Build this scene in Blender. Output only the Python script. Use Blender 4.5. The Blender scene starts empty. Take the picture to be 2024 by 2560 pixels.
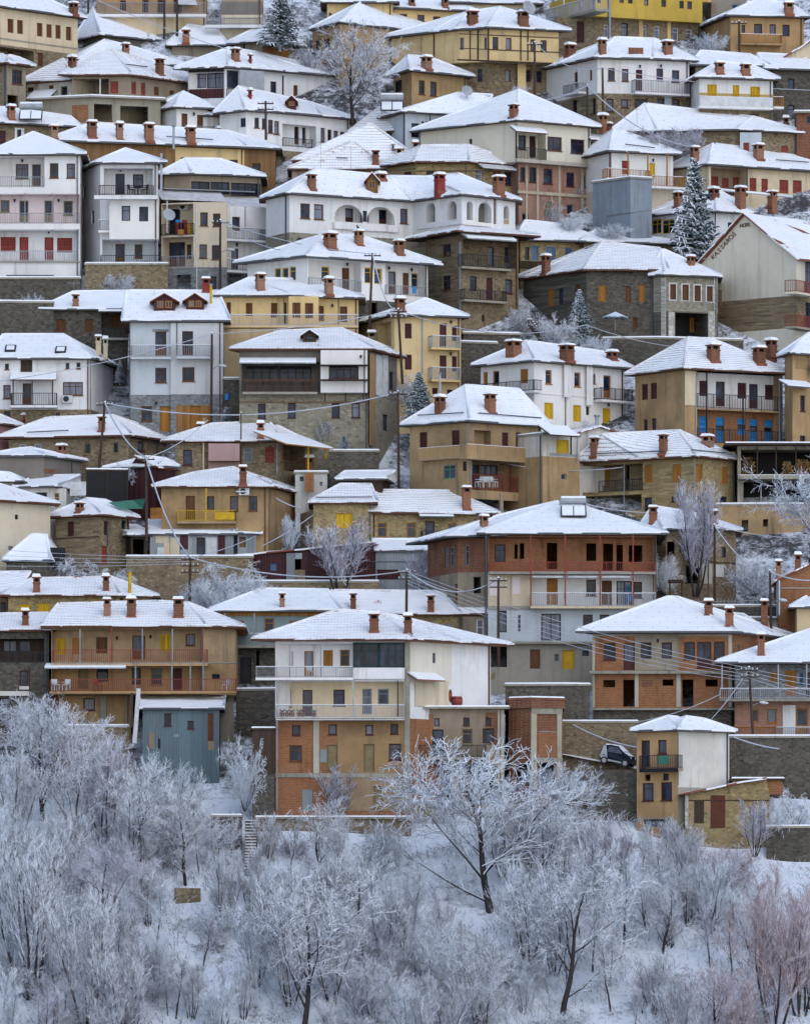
import bpy, bmesh, math, random
from mathutils import Vector, noise
from mathutils.bvhtree import BVHTree

# ---------------------------------------------------------------- camera, sky, sun, exposure
F, CX, HY = 19800.0, 1012.0, 2700.0        # focal length in photo pixels, principal column, horizon row
W0, H0 = 2024.0, 2560.0
S = bpy.context.scene
C = S.collection
cam = bpy.data.cameras.new("camera")
cam.sensor_fit = 'VERTICAL'
cam.sensor_height = 36.0
cam.lens = F / H0 * 36.0
cam.shift_y = (HY - H0 / 2) / H0
cam.clip_start = 1.0
cam.clip_end = 6000.0
cam_o = bpy.data.objects.new("camera", cam)
cam_o.rotation_euler = (math.radians(90), 0, 0)
C.objects.link(cam_o)
S.camera = cam_o
SUN_EL, SUN_AZ = math.radians(45), math.radians(156)
wd = bpy.data.worlds.new("World")
S.world = wd
wd.use_nodes = True
wt = wd.node_tree
sky = wt.nodes.new('ShaderNodeTexSky')
sky.sky_type = 'NISHITA'
sky.sun_disc = False
sky.sun_elevation = SUN_EL
sky.sun_rotation = SUN_AZ
sky.air_density = 1.0
sky.dust_density = 1.0
sky.ozone_density = 1.0
bgn = wt.nodes['Background']
bgn.inputs['Strength'].default_value = 0.115
hsv = wt.nodes.new('ShaderNodeHueSaturation')            # an overcast sky is greyer than a clear one
hsv.inputs['Saturation'].default_value = .84
wt.links.new(sky.outputs[0], hsv.inputs['Color'])
wt.links.new(hsv.outputs[0], bgn.inputs['Color'])
sl = bpy.data.lights.new("sun", 'SUN')
sl.energy = 3.1
sl.angle = math.radians(35)
sl.color = (1.0, 0.965, 0.91)
so = bpy.data.objects.new("sun", sl)
_d = Vector((math.sin(SUN_AZ) * math.cos(SUN_EL), math.cos(SUN_AZ) * math.cos(SUN_EL), math.sin(SUN_EL)))
so.rotation_euler = _d.to_track_quat('Z', 'Y').to_euler()
C.objects.link(so)
S.view_settings.view_transform = 'Standard'
S.view_settings.look = 'None'
S.view_settings.exposure = 1.0
S.view_settings.gamma = 1.0
S.cycles.max_bounces = 6
S.cycles.diffuse_bounces = 3
S.cycles.transparent_max_bounces = 8

# ---------------------------------------------------------------- small helpers
def depth(gy):
    """distance of the slope where its surface shows at photo row gy"""
    return 600.0 + (2050.0 - gy) * 108.0 / 2050.0
def row(Y):
    return 2050.0 - (Y - 600.0) * 2050.0 / 108.0
def ground(Y):
    return (HY - row(Y)) / F * Y
def at(px, py, Y):
    return Vector(((px - CX) / F * Y, Y, (HY - py) / F * Y))
def tag(o, label=None, cat=None, group=None, kind=None):
    for k, v in (('label', label), ('category', cat), ('group', group), ('kind', kind)):
        if v: o[k] = v
    return o
def empty(name, loc):
    o = bpy.data.objects.new(name, None)
    o.location = loc
    C.objects.link(o)
    ROOT[o.name] = Vector(loc)
    return o
ROOT = {}
def root_loc(o):
    while o is not None and o.parent is not None: o = o.parent
    return ROOT.get(o.name, Vector((0, 0, 0))) if o else Vector((0, 0, 0))

class MB:
    def __init__(s): s.v, s.f, s.mi, s.uv = [], [], [], {}
    def face(s, pts, m=0, uv=None):
        i = len(s.v); s.v += [tuple(p) for p in pts]
        if uv: s.uv[len(s.f)] = uv
        s.f.append(tuple(range(i, i + len(pts)))); s.mi.append(m)
    def hexa(s, p, m=0):
        i = len(s.v); s.v += [tuple(q) for q in p]
        for a in ((3, 2, 1, 0), (4, 5, 6, 7), (0, 1, 5, 4), (1, 2, 6, 5), (2, 3, 7, 6), (3, 0, 4, 7)):
            s.f.append(tuple(i + k for k in a)); s.mi.append(m)
    def box(s, fr, u0, u1, o0, o1, z0, z1, m=0):
        A, d, n = fr
        def q(u, o, z): return (A[0] + d[0] * u + n[0] * o, A[1] + d[1] * u + n[1] * o, z)
        s.hexa([q(u0, o1, z0), q(u1, o1, z0), q(u1, o0, z0), q(u0, o0, z0), q(u0, o1, z1), q(u1, o1, z1), q(u1, o0, z1), q(u0, o0, z1)], m)
    def tube(s, pts, r, n=4, m=0, cap=True):
        pts = [Vector(p) for p in pts]
        rs = r if isinstance(r, (list, tuple)) else [r] * len(pts)
        rings = []
        for k, p in enumerate(pts):
            t = (pts[min(k + 1, len(pts) - 1)] - pts[max(k - 1, 0)])
            if t.length < 1e-6: t = Vector((0, 0, 1))
            t.normalize()
            a = t.cross(Vector((0, 0, 1)) if abs(t.z) < .9 else Vector((1, 0, 0))).normalized()
            b = t.cross(a)
            i = len(s.v)
            for j in range(n):
                an = 2 * math.pi * (j + .5) / n
                s.v.append(tuple(p + (a * math.cos(an) + b * math.sin(an)) * rs[k]))
            rings.append(i)
        for k in range(len(rings) - 1):
            for j in range(n):
                s.f.append((rings[k] + j, rings[k] + (j + 1) % n, rings[k + 1] + (j + 1) % n, rings[k + 1] + j)); s.mi.append(m)
        if cap:
            s.f.append(tuple(rings[0] + j for j in range(n))); s.mi.append(m)
            s.f.append(tuple(rings[-1] + j for j in reversed(range(n)))); s.mi.append(m)
    def build(s, name, mats, parent=None, smooth=False, fix=False):
        if not s.f: return None
        L = root_loc(parent)
        me = bpy.data.meshes.new(name)
        me.from_pydata([(x - L.x, y - L.y, z - L.z) for x, y, z in s.v], [], s.f)
        for m in (mats if isinstance(mats, (list, tuple)) else [mats]): me.materials.append(m)
        if any(s.mi): me.polygons.foreach_set('material_index', s.mi)
        if s.uv:
            ul = me.uv_layers.new(name='UVMap')
            for k, uvs in s.uv.items():
                for li, c in zip(me.polygons[k].loop_indices, uvs): ul.data[li].uv = c
        if smooth: me.polygons.foreach_set('use_smooth', [True] * len(me.polygons))
        me.update()
        o = bpy.data.objects.new(name, me)
        C.objects.link(o)
        o.parent = parent
        return o

# ---------------------------------------------------------------- materials
MATS = {}
class NT:
    def __init__(s, name):
        s.m = bpy.data.materials.new(name); s.m.use_nodes = True
        s.t = s.m.node_tree; s.p = s.t.nodes['Principled BSDF']
        s.p.inputs['Roughness'].default_value = .9
        s.p.inputs['Specular IOR Level'].default_value = .2
    def n(s, ty, **kw):
        o = s.t.nodes.new('ShaderNode' + ty)
        for k, v in kw.items():
            if k[0] == '_': o.inputs[int(k[1:])].default_value = v
            else: setattr(o, k, v)
        return o
    def l(s, a, b): s.t.links.new(a, b)
    def math(s, op, a, b=None, c=None, clamp=False):
        o = s.n('Math', operation=op, use_clamp=clamp)
        for i, x in enumerate((a, b, c)):
            if x is None: continue
            if isinstance(x, (int, float)): o.inputs[i].default_value = x
            else: s.l(x, o.inputs[i])
        return o.outputs[0]
    def mix(s, fac, a, b, mode='MIX'):
        o = s.n('Mix', data_type='RGBA', blend_type=mode)
        for i, x in ((0, fac), (6, a), (7, b)):
            if isinstance(x, (int, float)): o.inputs[i].default_value = x
            elif isinstance(x, tuple): o.inputs[i].default_value = (*x, 1)
            else: s.l(x, o.inputs[i])
        return o.outputs[2]
    def pos(s, sx=1, sy=1, sz=1):
        g = s.n('NewGeometry'); v = s.n('VectorMath', operation='MULTIPLY'); v.inputs[1].default_value = (sx, sy, sz)
        s.l(g.outputs['Position'], v.inputs[0]); return v.outputs[0]
    def wallvec(s, su=1, sz=1):
        g = s.n('NewGeometry'); x = s.n('SeparateXYZ'); s.l(g.outputs['Position'], x.inputs[0])
        u = s.math('ADD', x.outputs[0], s.math('MULTIPLY', x.outputs[1], .83))
        c = s.n('CombineXYZ'); s.l(s.math('MULTIPLY', u, su), c.inputs[0]); s.l(s.math('MULTIPLY', x.outputs[2], sz), c.inputs[1])
        return c.outputs[0]
    def noise(s, vec, scale, detail=4, rough=.6):
        o = s.n('TexNoise'); o.inputs['Scale'].default_value = scale; o.inputs['Detail'].default_value = detail; o.inputs['Roughness'].default_value = rough
        s.l(vec, o.inputs['Vector']); return o.outputs[0]
    def ramp(s, x, a, b, lo=0., hi=1.):
        o = s.n('MapRange', interpolation_type='SMOOTHSTEP'); s.l(x, o.inputs[0])
        for i, v in enumerate((a, b, lo, hi)): o.inputs[i + 1].default_value = v
        return o.outputs[0]
    def bump(s, h, strength=.4, dist=.05):
        o = s.n('Bump'); o.inputs['Strength'].default_value = strength; o.inputs['Distance'].default_value = dist
        s.l(h, o.inputs['Height']); s.l(o.outputs[0], s.p.inputs['Normal'])
    def out(s, col, rough=None):
        if isinstance(col, tuple): s.p.inputs['Base Color'].default_value = (*col, 1)
        else: s.l(col, s.p.inputs['Base Color'])
        if rough is not None: s.p.inputs['Roughness'].default_value = rough
        return s.m
def sc(c, k): return tuple(min(1, x * k) for x in c)

def plaster(name, c, dirt=.5, stain=(.15, .115, .075)):
    t = NT(name)
    big = t.noise(t.pos(), .28, 7, .66)
    streak = t.noise(t.pos(1.8, 1.8, .13), 1.0, 6, .68)
    blot = t.noise(t.pos(1, 1, .7), .9, 6, .7)
    fine = t.noise(t.pos(), 4.0, 4)
    col = t.mix(t.ramp(big, .36, .66, 0, min(1, 1.0 * dirt)), c, sc(c, .6))
    col = t.mix(t.ramp(blot, .52, .70, 0, .6 * dirt), col, sc(c, .52))
    col = t.mix(t.ramp(blot, .47, .30, 0, .35 * dirt), col, sc(c, 1.18))
    col = t.mix(t.ramp(streak, .50, .74, 0, min(1, 1.25 * dirt)), col, stain)
    col = t.mix(t.ramp(fine, .3, .75, 0, .25), col, sc(c, .78))
    g = sum(c) / 3; oi = t.n('ObjectInfo')                       # no two houses limed from the same bucket
    col = t.mix(t.ramp(oi.outputs['Random'], .45, 1., 0, .42), col, (g * 1.16, g * 1.06, g * .95), 'MIX')
    col = t.mix(t.ramp(oi.outputs['Random'], .45, .0, 0, .30), col, (c[0] * 1.12, c[1] * .98, c[2] * .86), 'MIX')
    t.bump(fine, .3, .03)
    return t.out(col)
def stone(name, c1, c2, mortar, su=3.6, sz=6.4, dirt=.6):
    t = NT(name)
    v = t.wallvec(su, sz)
    vo = t.n('TexVoronoi', voronoi_dimensions='2D'); t.l(v, vo.inputs['Vector']); vo.inputs['Scale'].default_value = 1.0
    ve = t.n('TexVoronoi', voronoi_dimensions='2D', feature='DISTANCE_TO_EDGE'); t.l(v, ve.inputs['Vector']); ve.inputs['Scale'].default_value = 1.0
    sx = t.n('SeparateXYZ'); t.l(vo.outputs['Color'], sx.inputs[0])
    mid = tuple((x + y) / 2 for x, y in zip(c1, c2))
    col = t.mix(t.ramp(sx.outputs[0], .0, 1.), tuple(.6 * x + .4 * y for x, y in zip(c1, mid)), tuple(.6 * x + .4 * y for x, y in zip(c2, mid)))
    col = t.mix(t.ramp(sx.outputs[1], .78, .98, 0, .6), col, sc(c1, .55))
    col = t.mix(t.ramp(sx.outputs[2], .85, .98, 0, .5), col, sc(c2, 1.35))
    edge = t.ramp(ve.outputs['Distance'], .02, .16, 1, 0)
    big = t.noise(t.pos(), .5, 7, .7)
    mo = t.mix(t.ramp(big, .4, .6), mortar, sc(mortar, .6))
    col = t.mix(t.math('MULTIPLY', edge, .55), col, mo)
    streak = t.noise(t.pos(1.3, 1.3, .22), 1., 6, .7)
    col = t.mix(t.ramp(streak, .5, .8, 0, .75 * dirt), col, sc(c1, .4))
    fn = t.noise(t.pos(), 5., 4, .7)
    col = t.mix(t.ramp(fn, .5, .75, 0, .35), col, sc(c1, .5))
    col = t.mix(t.ramp(big, .5, .74, 0, .4), col, mo)
    t.bump(t.math('SUBTRACT', 1, edge), .5, .06)
    return t.out(col)
def brick(name, c1, c2, mortar, pl=.0):
    t = NT(name)   # each chimney of its own firing and soot when pl
    b = t.n('TexBrick'); t.l(t.wallvec(1, 1), b.inputs['Vector'])
    b.inputs['Scale'].default_value = 1.0; b.inputs['Brick Width'].default_value = .27; b.inputs['Row Height'].default_value = .13
    b.inputs['Mortar Size'].default_value = .018; b.inputs['Bias'].default_value = 0
    for k, cc in (('Color1', c1), ('Color2', c2), ('Mortar', mortar)): b.inputs[k].default_value = (*cc, 1)
    big = t.noise(t.pos(), .45, 6, .65)
    st = t.noise(t.pos(1.2, 1.2, .2), 1., 5, .7)
    col = t.mix(t.ramp(big, .45, .75, 0, .5), b.outputs[0], mortar)
    col = t.mix(t.ramp(st, .5, .78, 0, .7), col, sc(c2, .3))
    if pl:
        oi = t.n('ObjectInfo'); col = t.mix(t.ramp(oi.outputs['Random'], .25, 1., 0, pl), col, sc(c2, .35)); col = t.mix(t.ramp(oi.outputs['Random'], .3, 0., 0, pl), col, (.36, .24, .16))
    t.bump(b.outputs['Fac'], .3, -.02)
    return t.out(col)
def planks(name, c, per=.16, vertical=True, rough=.7):
    t = NT(name)
    v = t.wallvec(1, 1); x = t.n('SeparateXYZ'); t.l(v, x.inputs[0])
    q = t.math('DIVIDE', x.outputs[0 if vertical else 1], per)
    fr = t.math('FRACT', q); ln = t.ramp(fr, .02, .14, 1, 0)
    wn = t.n('TexWhiteNoise', noise_dimensions='1D'); t.l(t.math('FLOOR', q), wn.inputs['W'])
    col = t.mix(wn.outputs[0], c, sc(c, .62))
    g = t.noise(t.pos(6, 6, .7) if vertical else t.pos(.7, .7, 6), 1.5, 4)
    col = t.mix(t.ramp(g, .4, .7, 0, .45), col, sc(c, .5))
    col = t.mix(t.math('MULTIPLY', ln, .75), col, sc(c, .25))
    t.bump(fr, .3, .02)
    return t.out(col, rough)
def corrug(name, c, rust=.4):
    t = NT(name)
    x = t.n('SeparateXYZ'); t.l(t.wallvec(1, 1), x.inputs[0])
    w = t.math('SINE', t.math('MULTIPLY', x.outputs[0], 2 * math.pi / .2))
    sh = t.n('TexWhiteNoise', noise_dimensions='1D'); t.l(t.math('FLOOR', t.math('DIVIDE', x.outputs[0], .85)), sh.inputs['W'])
    col = t.mix(sh.outputs[0], c, sc(c, .6))
    r = t.noise(t.pos(1, 1, .35), .7, 6, .7)
    col = t.mix(t.ramp(r, .55, .72, 0, rust), col, (.11, .035, .015))
    t.bump(w, .5, .04)
    return t.out(col, .55)
def flat(name, c, rough=.6, metal=0., var=.25):
    t = NT(name)
    col = t.mix(t.ramp(t.noise(t.pos(), 1.7, 4), .3, .75, 0, 1), c, sc(c, 1 - var))
    t.p.inputs['Metallic'].default_value = metal
    return t.out(col, rough)
def glass(name, dark=True):
    t = NT(name)
    oi = t.n('ObjectInfo')
    x = t.n('SeparateXYZ'); t.l(t.pos(), x.inputs[0])
    fold = t.noise(t.pos(9, 9, .3), 1, 2)
    cur = t.mix(t.ramp(fold, .3, .7), (.26, .27, .33), (.12, .13, .18))
    f = t.ramp(oi.outputs['Random'], .55, 1.0) if dark else t.ramp(oi.outputs['Random'], .0, .4, .3, 1)
    refl = t.noise(t.pos(1, 1, .6), .8, 3)
    dk = t.mix(t.ramp(refl, .4, .65), (.010, .014, .028), (.045, .06, .11))
    t.p.inputs['Specular IOR Level'].default_value = .22
    return t.out(t.mix(f, dk, cur), .12)
def snow(name):
    t = NT(name)
    n1 = t.noise(t.pos(), 1.3, 5, .6)
    col = t.mix(t.ramp(n1, .3, .7), (.88, .90, .925), (.94, .945, .955))
    t.bump(t.noise(t.pos(), 2.2, 5, .6), .35, .12)
    t.p.inputs['Subsurface Weight'].default_value = .0
    return t.out(col, .85)
def roofsnow(name, rows, patch, tile=(.20, .075, .05), dots=0., fresh=.0):
    """snow lying on tiles: the rows of tile show through by `rows`, bare patches by `patch`"""
    t = NT(name)
    uv = t.n('UVMap'); x = t.n('SeparateXYZ'); t.l(uv.outputs[0], x.inputs[0])
    wob = t.noise(t.pos(), 2.5, 2)
    v = t.math('ADD', t.math('DIVIDE', x.outputs[1], .36), t.math('MULTIPLY', wob, .5))
    fv = t.math('FRACT', v)
    line = t.ramp(fv, .0, .42, 1, 0)
    fu = t.math('FRACT', t.math('DIVIDE', x.outputs[0], .25))
    colm = t.ramp(t.math('ABSOLUTE', t.math('SUBTRACT', fu, .5)), .22, .5, 0, 1)
    big = t.noise(t.pos(1, 1, 1.8), .22, 6, .62)
    med = t.noise(t.pos(), 1.1, 5, .65)
    n1 = t.noise(t.pos(), 1.0, 5, .6)
    snowc = t.mix(t.ramp(n1, .3, .7), (.90, .915, .935), (.95, .955, .965))
    tn = t.noise(t.pos(), 4, 3)
    tc = t.mix(tn, sc(tile, .55), sc(tile, 1.5))
    vis = t.ramp(t.math('ADD', t.math('MULTIPLY', big, .65), t.math('MULTIPLY', med, .35)), .36, .58, .35, 1)
    e = t.math('MULTIPLY', t.math('MULTIPLY', t.math('MULTIPLY', line, t.math('ADD', .55, t.math('MULTIPLY', colm, .45))), vis), rows, clamp=True)
    fac = e
    if patch > 0:
        pm = t.math('ADD', t.math('MULTIPLY', big, .7), t.math('MULTIPLY', med, .3))
        pf = t.ramp(pm, .66 - .22 * patch, .72 - .22 * patch)
        pf = t.math('MULTIPLY', pf, t.math('ADD', .45, t.math('MULTIPLY', t.math('MAXIMUM', line, colm), .55)))
        fac = t.math('MAXIMUM', e, pf)
    if dots:
        du = t.math('ADD', t.math('DIVIDE', x.outputs[0], 1.15), t.math('MULTIPLY', t.math('FLOOR', t.math('DIVIDE', x.outputs[1], 1.0)), .5))
        a = t.math('ABSOLUTE', t.math('SUBTRACT', t.math('FRACT', du), .5))
        b = t.math('ABSOLUTE', t.math('SUBTRACT', t.math('FRACT', t.math('DIVIDE', x.outputs[1], 1.0)), .5))
        dd = t.math('MULTIPLY', t.math('LESS_THAN', a, .06), t.math('LESS_THAN', b, .09))
        fac = t.math('MAXIMUM', fac, t.math('MULTIPLY', dd, dots))
    col = t.mix(fac, snowc, tc)
    h = t.math('SUBTRACT', t.math('MULTIPLY', n1, .8), t.math('MULTIPLY', fac, .6))
    t.bump(h, .5, .1)
    return t.out(col, .85)
def frost(name, bark, up=-.25, full=.35, icy=(.62, .64, .72), amp=1.6):
    t = NT(name)
    g = t.n('NewGeometry'); x = t.n('SeparateXYZ'); t.l(g.outputs['Normal'], x.inputs[0])
    nz = t.noise(t.pos(), 1.8, 4)
    f = t.ramp(t.math('ADD', x.outputs[2], t.math('MULTIPLY', t.math('SUBTRACT', nz, .5), amp)), up, full)
    b = t.mix(nz, sc(bark, .6), sc(bark, 1.4))
    return t.out(t.mix(f, b, icy), .9)
def soil(name, lo, hi, scale=.16):
    t = NT(name)
    n1 = t.noise(t.pos(1, 1, 1.5), scale, 8, .68); n2 = t.noise(t.pos(), 1.6, 6, .7); n3 = t.noise(t.pos(), 6., 4, .7)
    f = t.math('ADD', t.math('MULTIPLY', n1, .5), t.math('ADD', t.math('MULTIPLY', n2, .32), t.math('MULTIPLY', n3, .18)))
    x = t.n('SeparateXYZ'); t.l(t.pos(), x.inputs[0])
    f = t.math('SUBTRACT', f, t.ramp(x.outputs[2], 19, 25, 0, .085))      # less snow and darker ground from village height up
    dk = t.mix(n3, (.028, .03, .036), (.10, .095, .09))
    col = t.mix(t.ramp(f, lo, hi), dk, (.80, .84, .90))
    t.bump(f, .7, .4)
    return t.out(col)

def M(k):
    if k in MATS: return MATS[k]
    m = MDEF[k]()
    MATS[k] = m
    return m
MDEF = {
 'wh': lambda: plaster('white_plaster', (.82, .815, .81), .36),
 'wd': lambda: plaster('dirty_white_plaster', (.68, .66, .60), .8),
 'cr': lambda: plaster('cream_plaster', (.72, .595, .41), .45),
 'ye': lambda: plaster('pale_yellow_plaster', (.76, .555, .27), .45),
 'yl': lambda: plaster('strong_yellow_plaster', (.62, .42, .08), .4),
 'oc': lambda: plaster('ochre_plaster', (.49, .325, .165), .95),
 'tn': lambda: plaster('tan_render', (.37, .235, .12), 1.),
 'rd': lambda: plaster('rough_grey_render', (.34, .285, .21), 1.),
 'co': lambda: plaster('concrete', (.38, .35, .28), .9),
 'cl': lambda: plaster('light_concrete', (.52, .47, .36), .8),
 'cg': lambda: plaster('grey_concrete', (.29, .335, .395), .6),
 'gb': lambda: plaster('pale_grey_plaster', (.56, .61, .65), .35),
 'gy': lambda: plaster('grey_plaster_and_painted_shade', (.23, .21, .19), .6),  # grey walls; in the white arches, shade painted on the recess backs
 'tl': lambda: plaster('teal_grey_plaster', (.22, .30, .31), .5),
 'pk': lambda: plaster('pink_plaster', (.52, .27, .27), .35),
 'pl': lambda: plaster('pale_pink_plaster', (.80, .70, .70), .28),
 'hc': lambda: plaster('ivory_plaster', (.74, .68, .55), .2),
 'st': lambda: stone('tan_stone', (.18, .135, .08), (.36, .275, .17), (.32, .26, .19)),
 'sy': lambda: stone('yellow_stone', (.26, .185, .085), (.46, .34, .165), (.42, .35, .22)),
 'sd': lambda: stone('dark_stone', (.075, .068, .058), (.17, .15, .12), (.15, .135, .115)),
 'sg': lambda: stone('grey_stone', (.17, .18, .19), (.31, .32, .33), (.30, .30, .29)),
 'sb': lambda: stone('dressed_stone', (.25, .225, .165), (.36, .33, .25), (.30, .28, .22), 3.0, 6.0, .3),
 'br': lambda: brick('orange_brick', (.35, .13, .05), (.24, .085, .034), (.33, .20, .115)),
 'ch': lambda: brick('chimney_brick', (.36, .14, .075), (.27, .10, .055), (.33, .20, .13), .55),
 'bp': lambda: brick('pink_brick', (.42, .19, .13), (.32, .14, .10), (.40, .29, .22)),
 'bd': lambda: brick('dark_brick', (.26, .085, .04), (.16, .05, .028), (.24, .16, .11)),
 'wo': lambda: planks('brown_planks', (.30, .165, .07)),
 'wk': lambda: planks('dark_planks', (.085, .055, .04)),
 'wp': lambda: planks('orange_planks', (.42, .20, .06)),
 'gm': lambda: corrug('blue_grey_sheet_metal', (.16, .22, .25), .35),
 'mm': lambda: corrug('maroon_sheet_metal', (.085, .028, .03), .2),
 'pm': lambda: corrug('pale_sheet_metal', (.40, .44, .46), .35),
 'dk': lambda: flat('tarpaulin_and_painted_dark', (.02, .02, .025), .6),  # tarpaulin; also painted darkness inside vault, cellars, wood store and barn gable
 'gt': lambda: flat('green_tarpaulin', (.05, .20, .14), .5),
 'rust': lambda: flat('rusty_metal', (.13, .05, .028), .8),
 'red': lambda: flat('red_paint', (.30, .045, .04), .6),
 'cb': lambda: flat('terracotta_cap', (.30, .12, .06), .9),
 'sof': lambda: planks('brown_soffit', (.16, .085, .045)),
 'sofg': lambda: flat('grey_soffit', (.22, .20, .19), .8),
 'gut': lambda: flat('gutter_metal', (.11, .12, .135), .5),
 'fas': lambda: flat('brown_fascia', (.12, .055, .04), .8),
 'iron': lambda: flat('black_iron', (.035, .035, .045), .5),
 'met': lambda: flat('grey_metal', (.30, .32, .35), .4, .3),
 'vent': lambda: flat('painted_slot_dark', (.012, .011, .012), .9),  # black filling of the chimney slots, painting the darkness inside them
 'pole': lambda: planks('dark_pole_wood', (.10, .065, .05), .07),
 'cable': lambda: flat('snowy_cable', (.55, .58, .65), .8),
 'snow': lambda: snow('snow'),
 'gl': lambda: glass('window_glass'), 'gc': lambda: glass('curtained_glass', False),
 'rs': lambda: roofsnow('snow_on_roof', .26, 0, (.17, .12, .12), dots=.3),
 'rp': lambda: roofsnow('smooth_snow_on_roof', .12, 0),
 'rt': lambda: roofsnow('snow_on_tile_rows', 1.2, .14, (.14, .085, .075)),
 'rb': lambda: roofsnow('melting_snow_on_tiles', .85, .30),
 'rr': lambda: roofsnow('snow_with_red_patches', .35, .34, (.36, .07, .045)),
 'ridge': lambda: roofsnow('snowy_ridge_tiles', .5, .3),
 'tile': lambda: flat('red_roof_tile', (.30, .11, .07), .9),
 'quo': lambda: stone('pale_quoins', (.50, .48, .42), (.62, .6, .55), (.3, .28, .22), 1.8, 3.0, .2),
}
WCOL = {'b': (.15, .062, .026), 'o': (.40, .17, .035), 'y': (.66, .40, .02), 'm': (.085, .028, .03), 'd': (.035, .035, .04), 'w': (.66, .66, .66),
        'g': (.13, .36, .24), 'u': (.03, .26, .62), 'r': (.30, .06, .045), 'k': (.30, .31, .33), 'L': (.42, .44, .47), 'n': (.26, .20, .10), 'e': (.018, .06, .066)}
def paint(k):
    kk = 'paint_' + k
    if kk not in MATS: MATS[kk] = flat('painted_' + {'b': 'brown', 'o': 'orange', 'y': 'yellow', 'm': 'maroon', 'd': 'black', 'w': 'white', 'g': 'green', 'u': 'blue', 'r': 'red_brown', 'k': 'grey', 'L': 'light_grey', 'n': 'tan', 'e': 'dark_teal'}[k], WCOL[k], .55)
    return MATS[kk]
def slats(k):
    kk = 'slat_' + k
    if kk not in MATS: MATS[kk] = planks('slatted_' + k, sc(WCOL[k], 1.15), .13, k in 'ybo' )
    return MATS[kk]
# ---------------------------------------------------------------- buildings
TILE = dict(t1=(0, 0), t2=(660, 0), t3=(1324, 0), t4=(0, 330), t5=(660, 400), t6=(1324, 400), t7=(0, 700), t8=(660, 700), t9=(1324, 800),
            t10=(0, 1020), t11=(660, 1100), t12=(1324, 1180), t13=(0, 1400), t14=(600, 1480), t15=(1324, 1480), s=(0, 0))
rng = random.Random(7)

class Panel:
    """a vertical rectangle of wall; holes are openings, back a recessed panel behind one"""
    def __init__(p, A, B, z0, z1, key):
        p.A = A; dx, dy = B[0] - A[0], B[1] - A[1]; p.L = math.hypot(dx, dy)
        p.d = (dx / p.L, dy / p.L); p.n = (p.d[1], -p.d[0]); p.z0, p.z1, p.key = z0, z1, key
        p.holes, p.rec = [], []
    def hit(p, px, py, off=0.):
        rx, rz = (px - CX) / F, (HY - py) / F
        k = rx * p.n[0] + p.n[1]
        if k > -1e-3: return None
        ax, ay = p.A[0] + p.n[0] * off, p.A[1] + p.n[1] * off
        t = (ax * p.n[0] + ay * p.n[1]) / k
        return ((rx * t - ax) * p.d[0] + (t - ay) * p.d[1], rz * t, t)
    def fr(p): return (p.A, p.d, p.n)
    def pt(p, u, o, z): return Vector((p.A[0] + p.d[0] * u + p.n[0] * o, p.A[1] + p.d[1] * u + p.n[1] * o, z))

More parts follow.
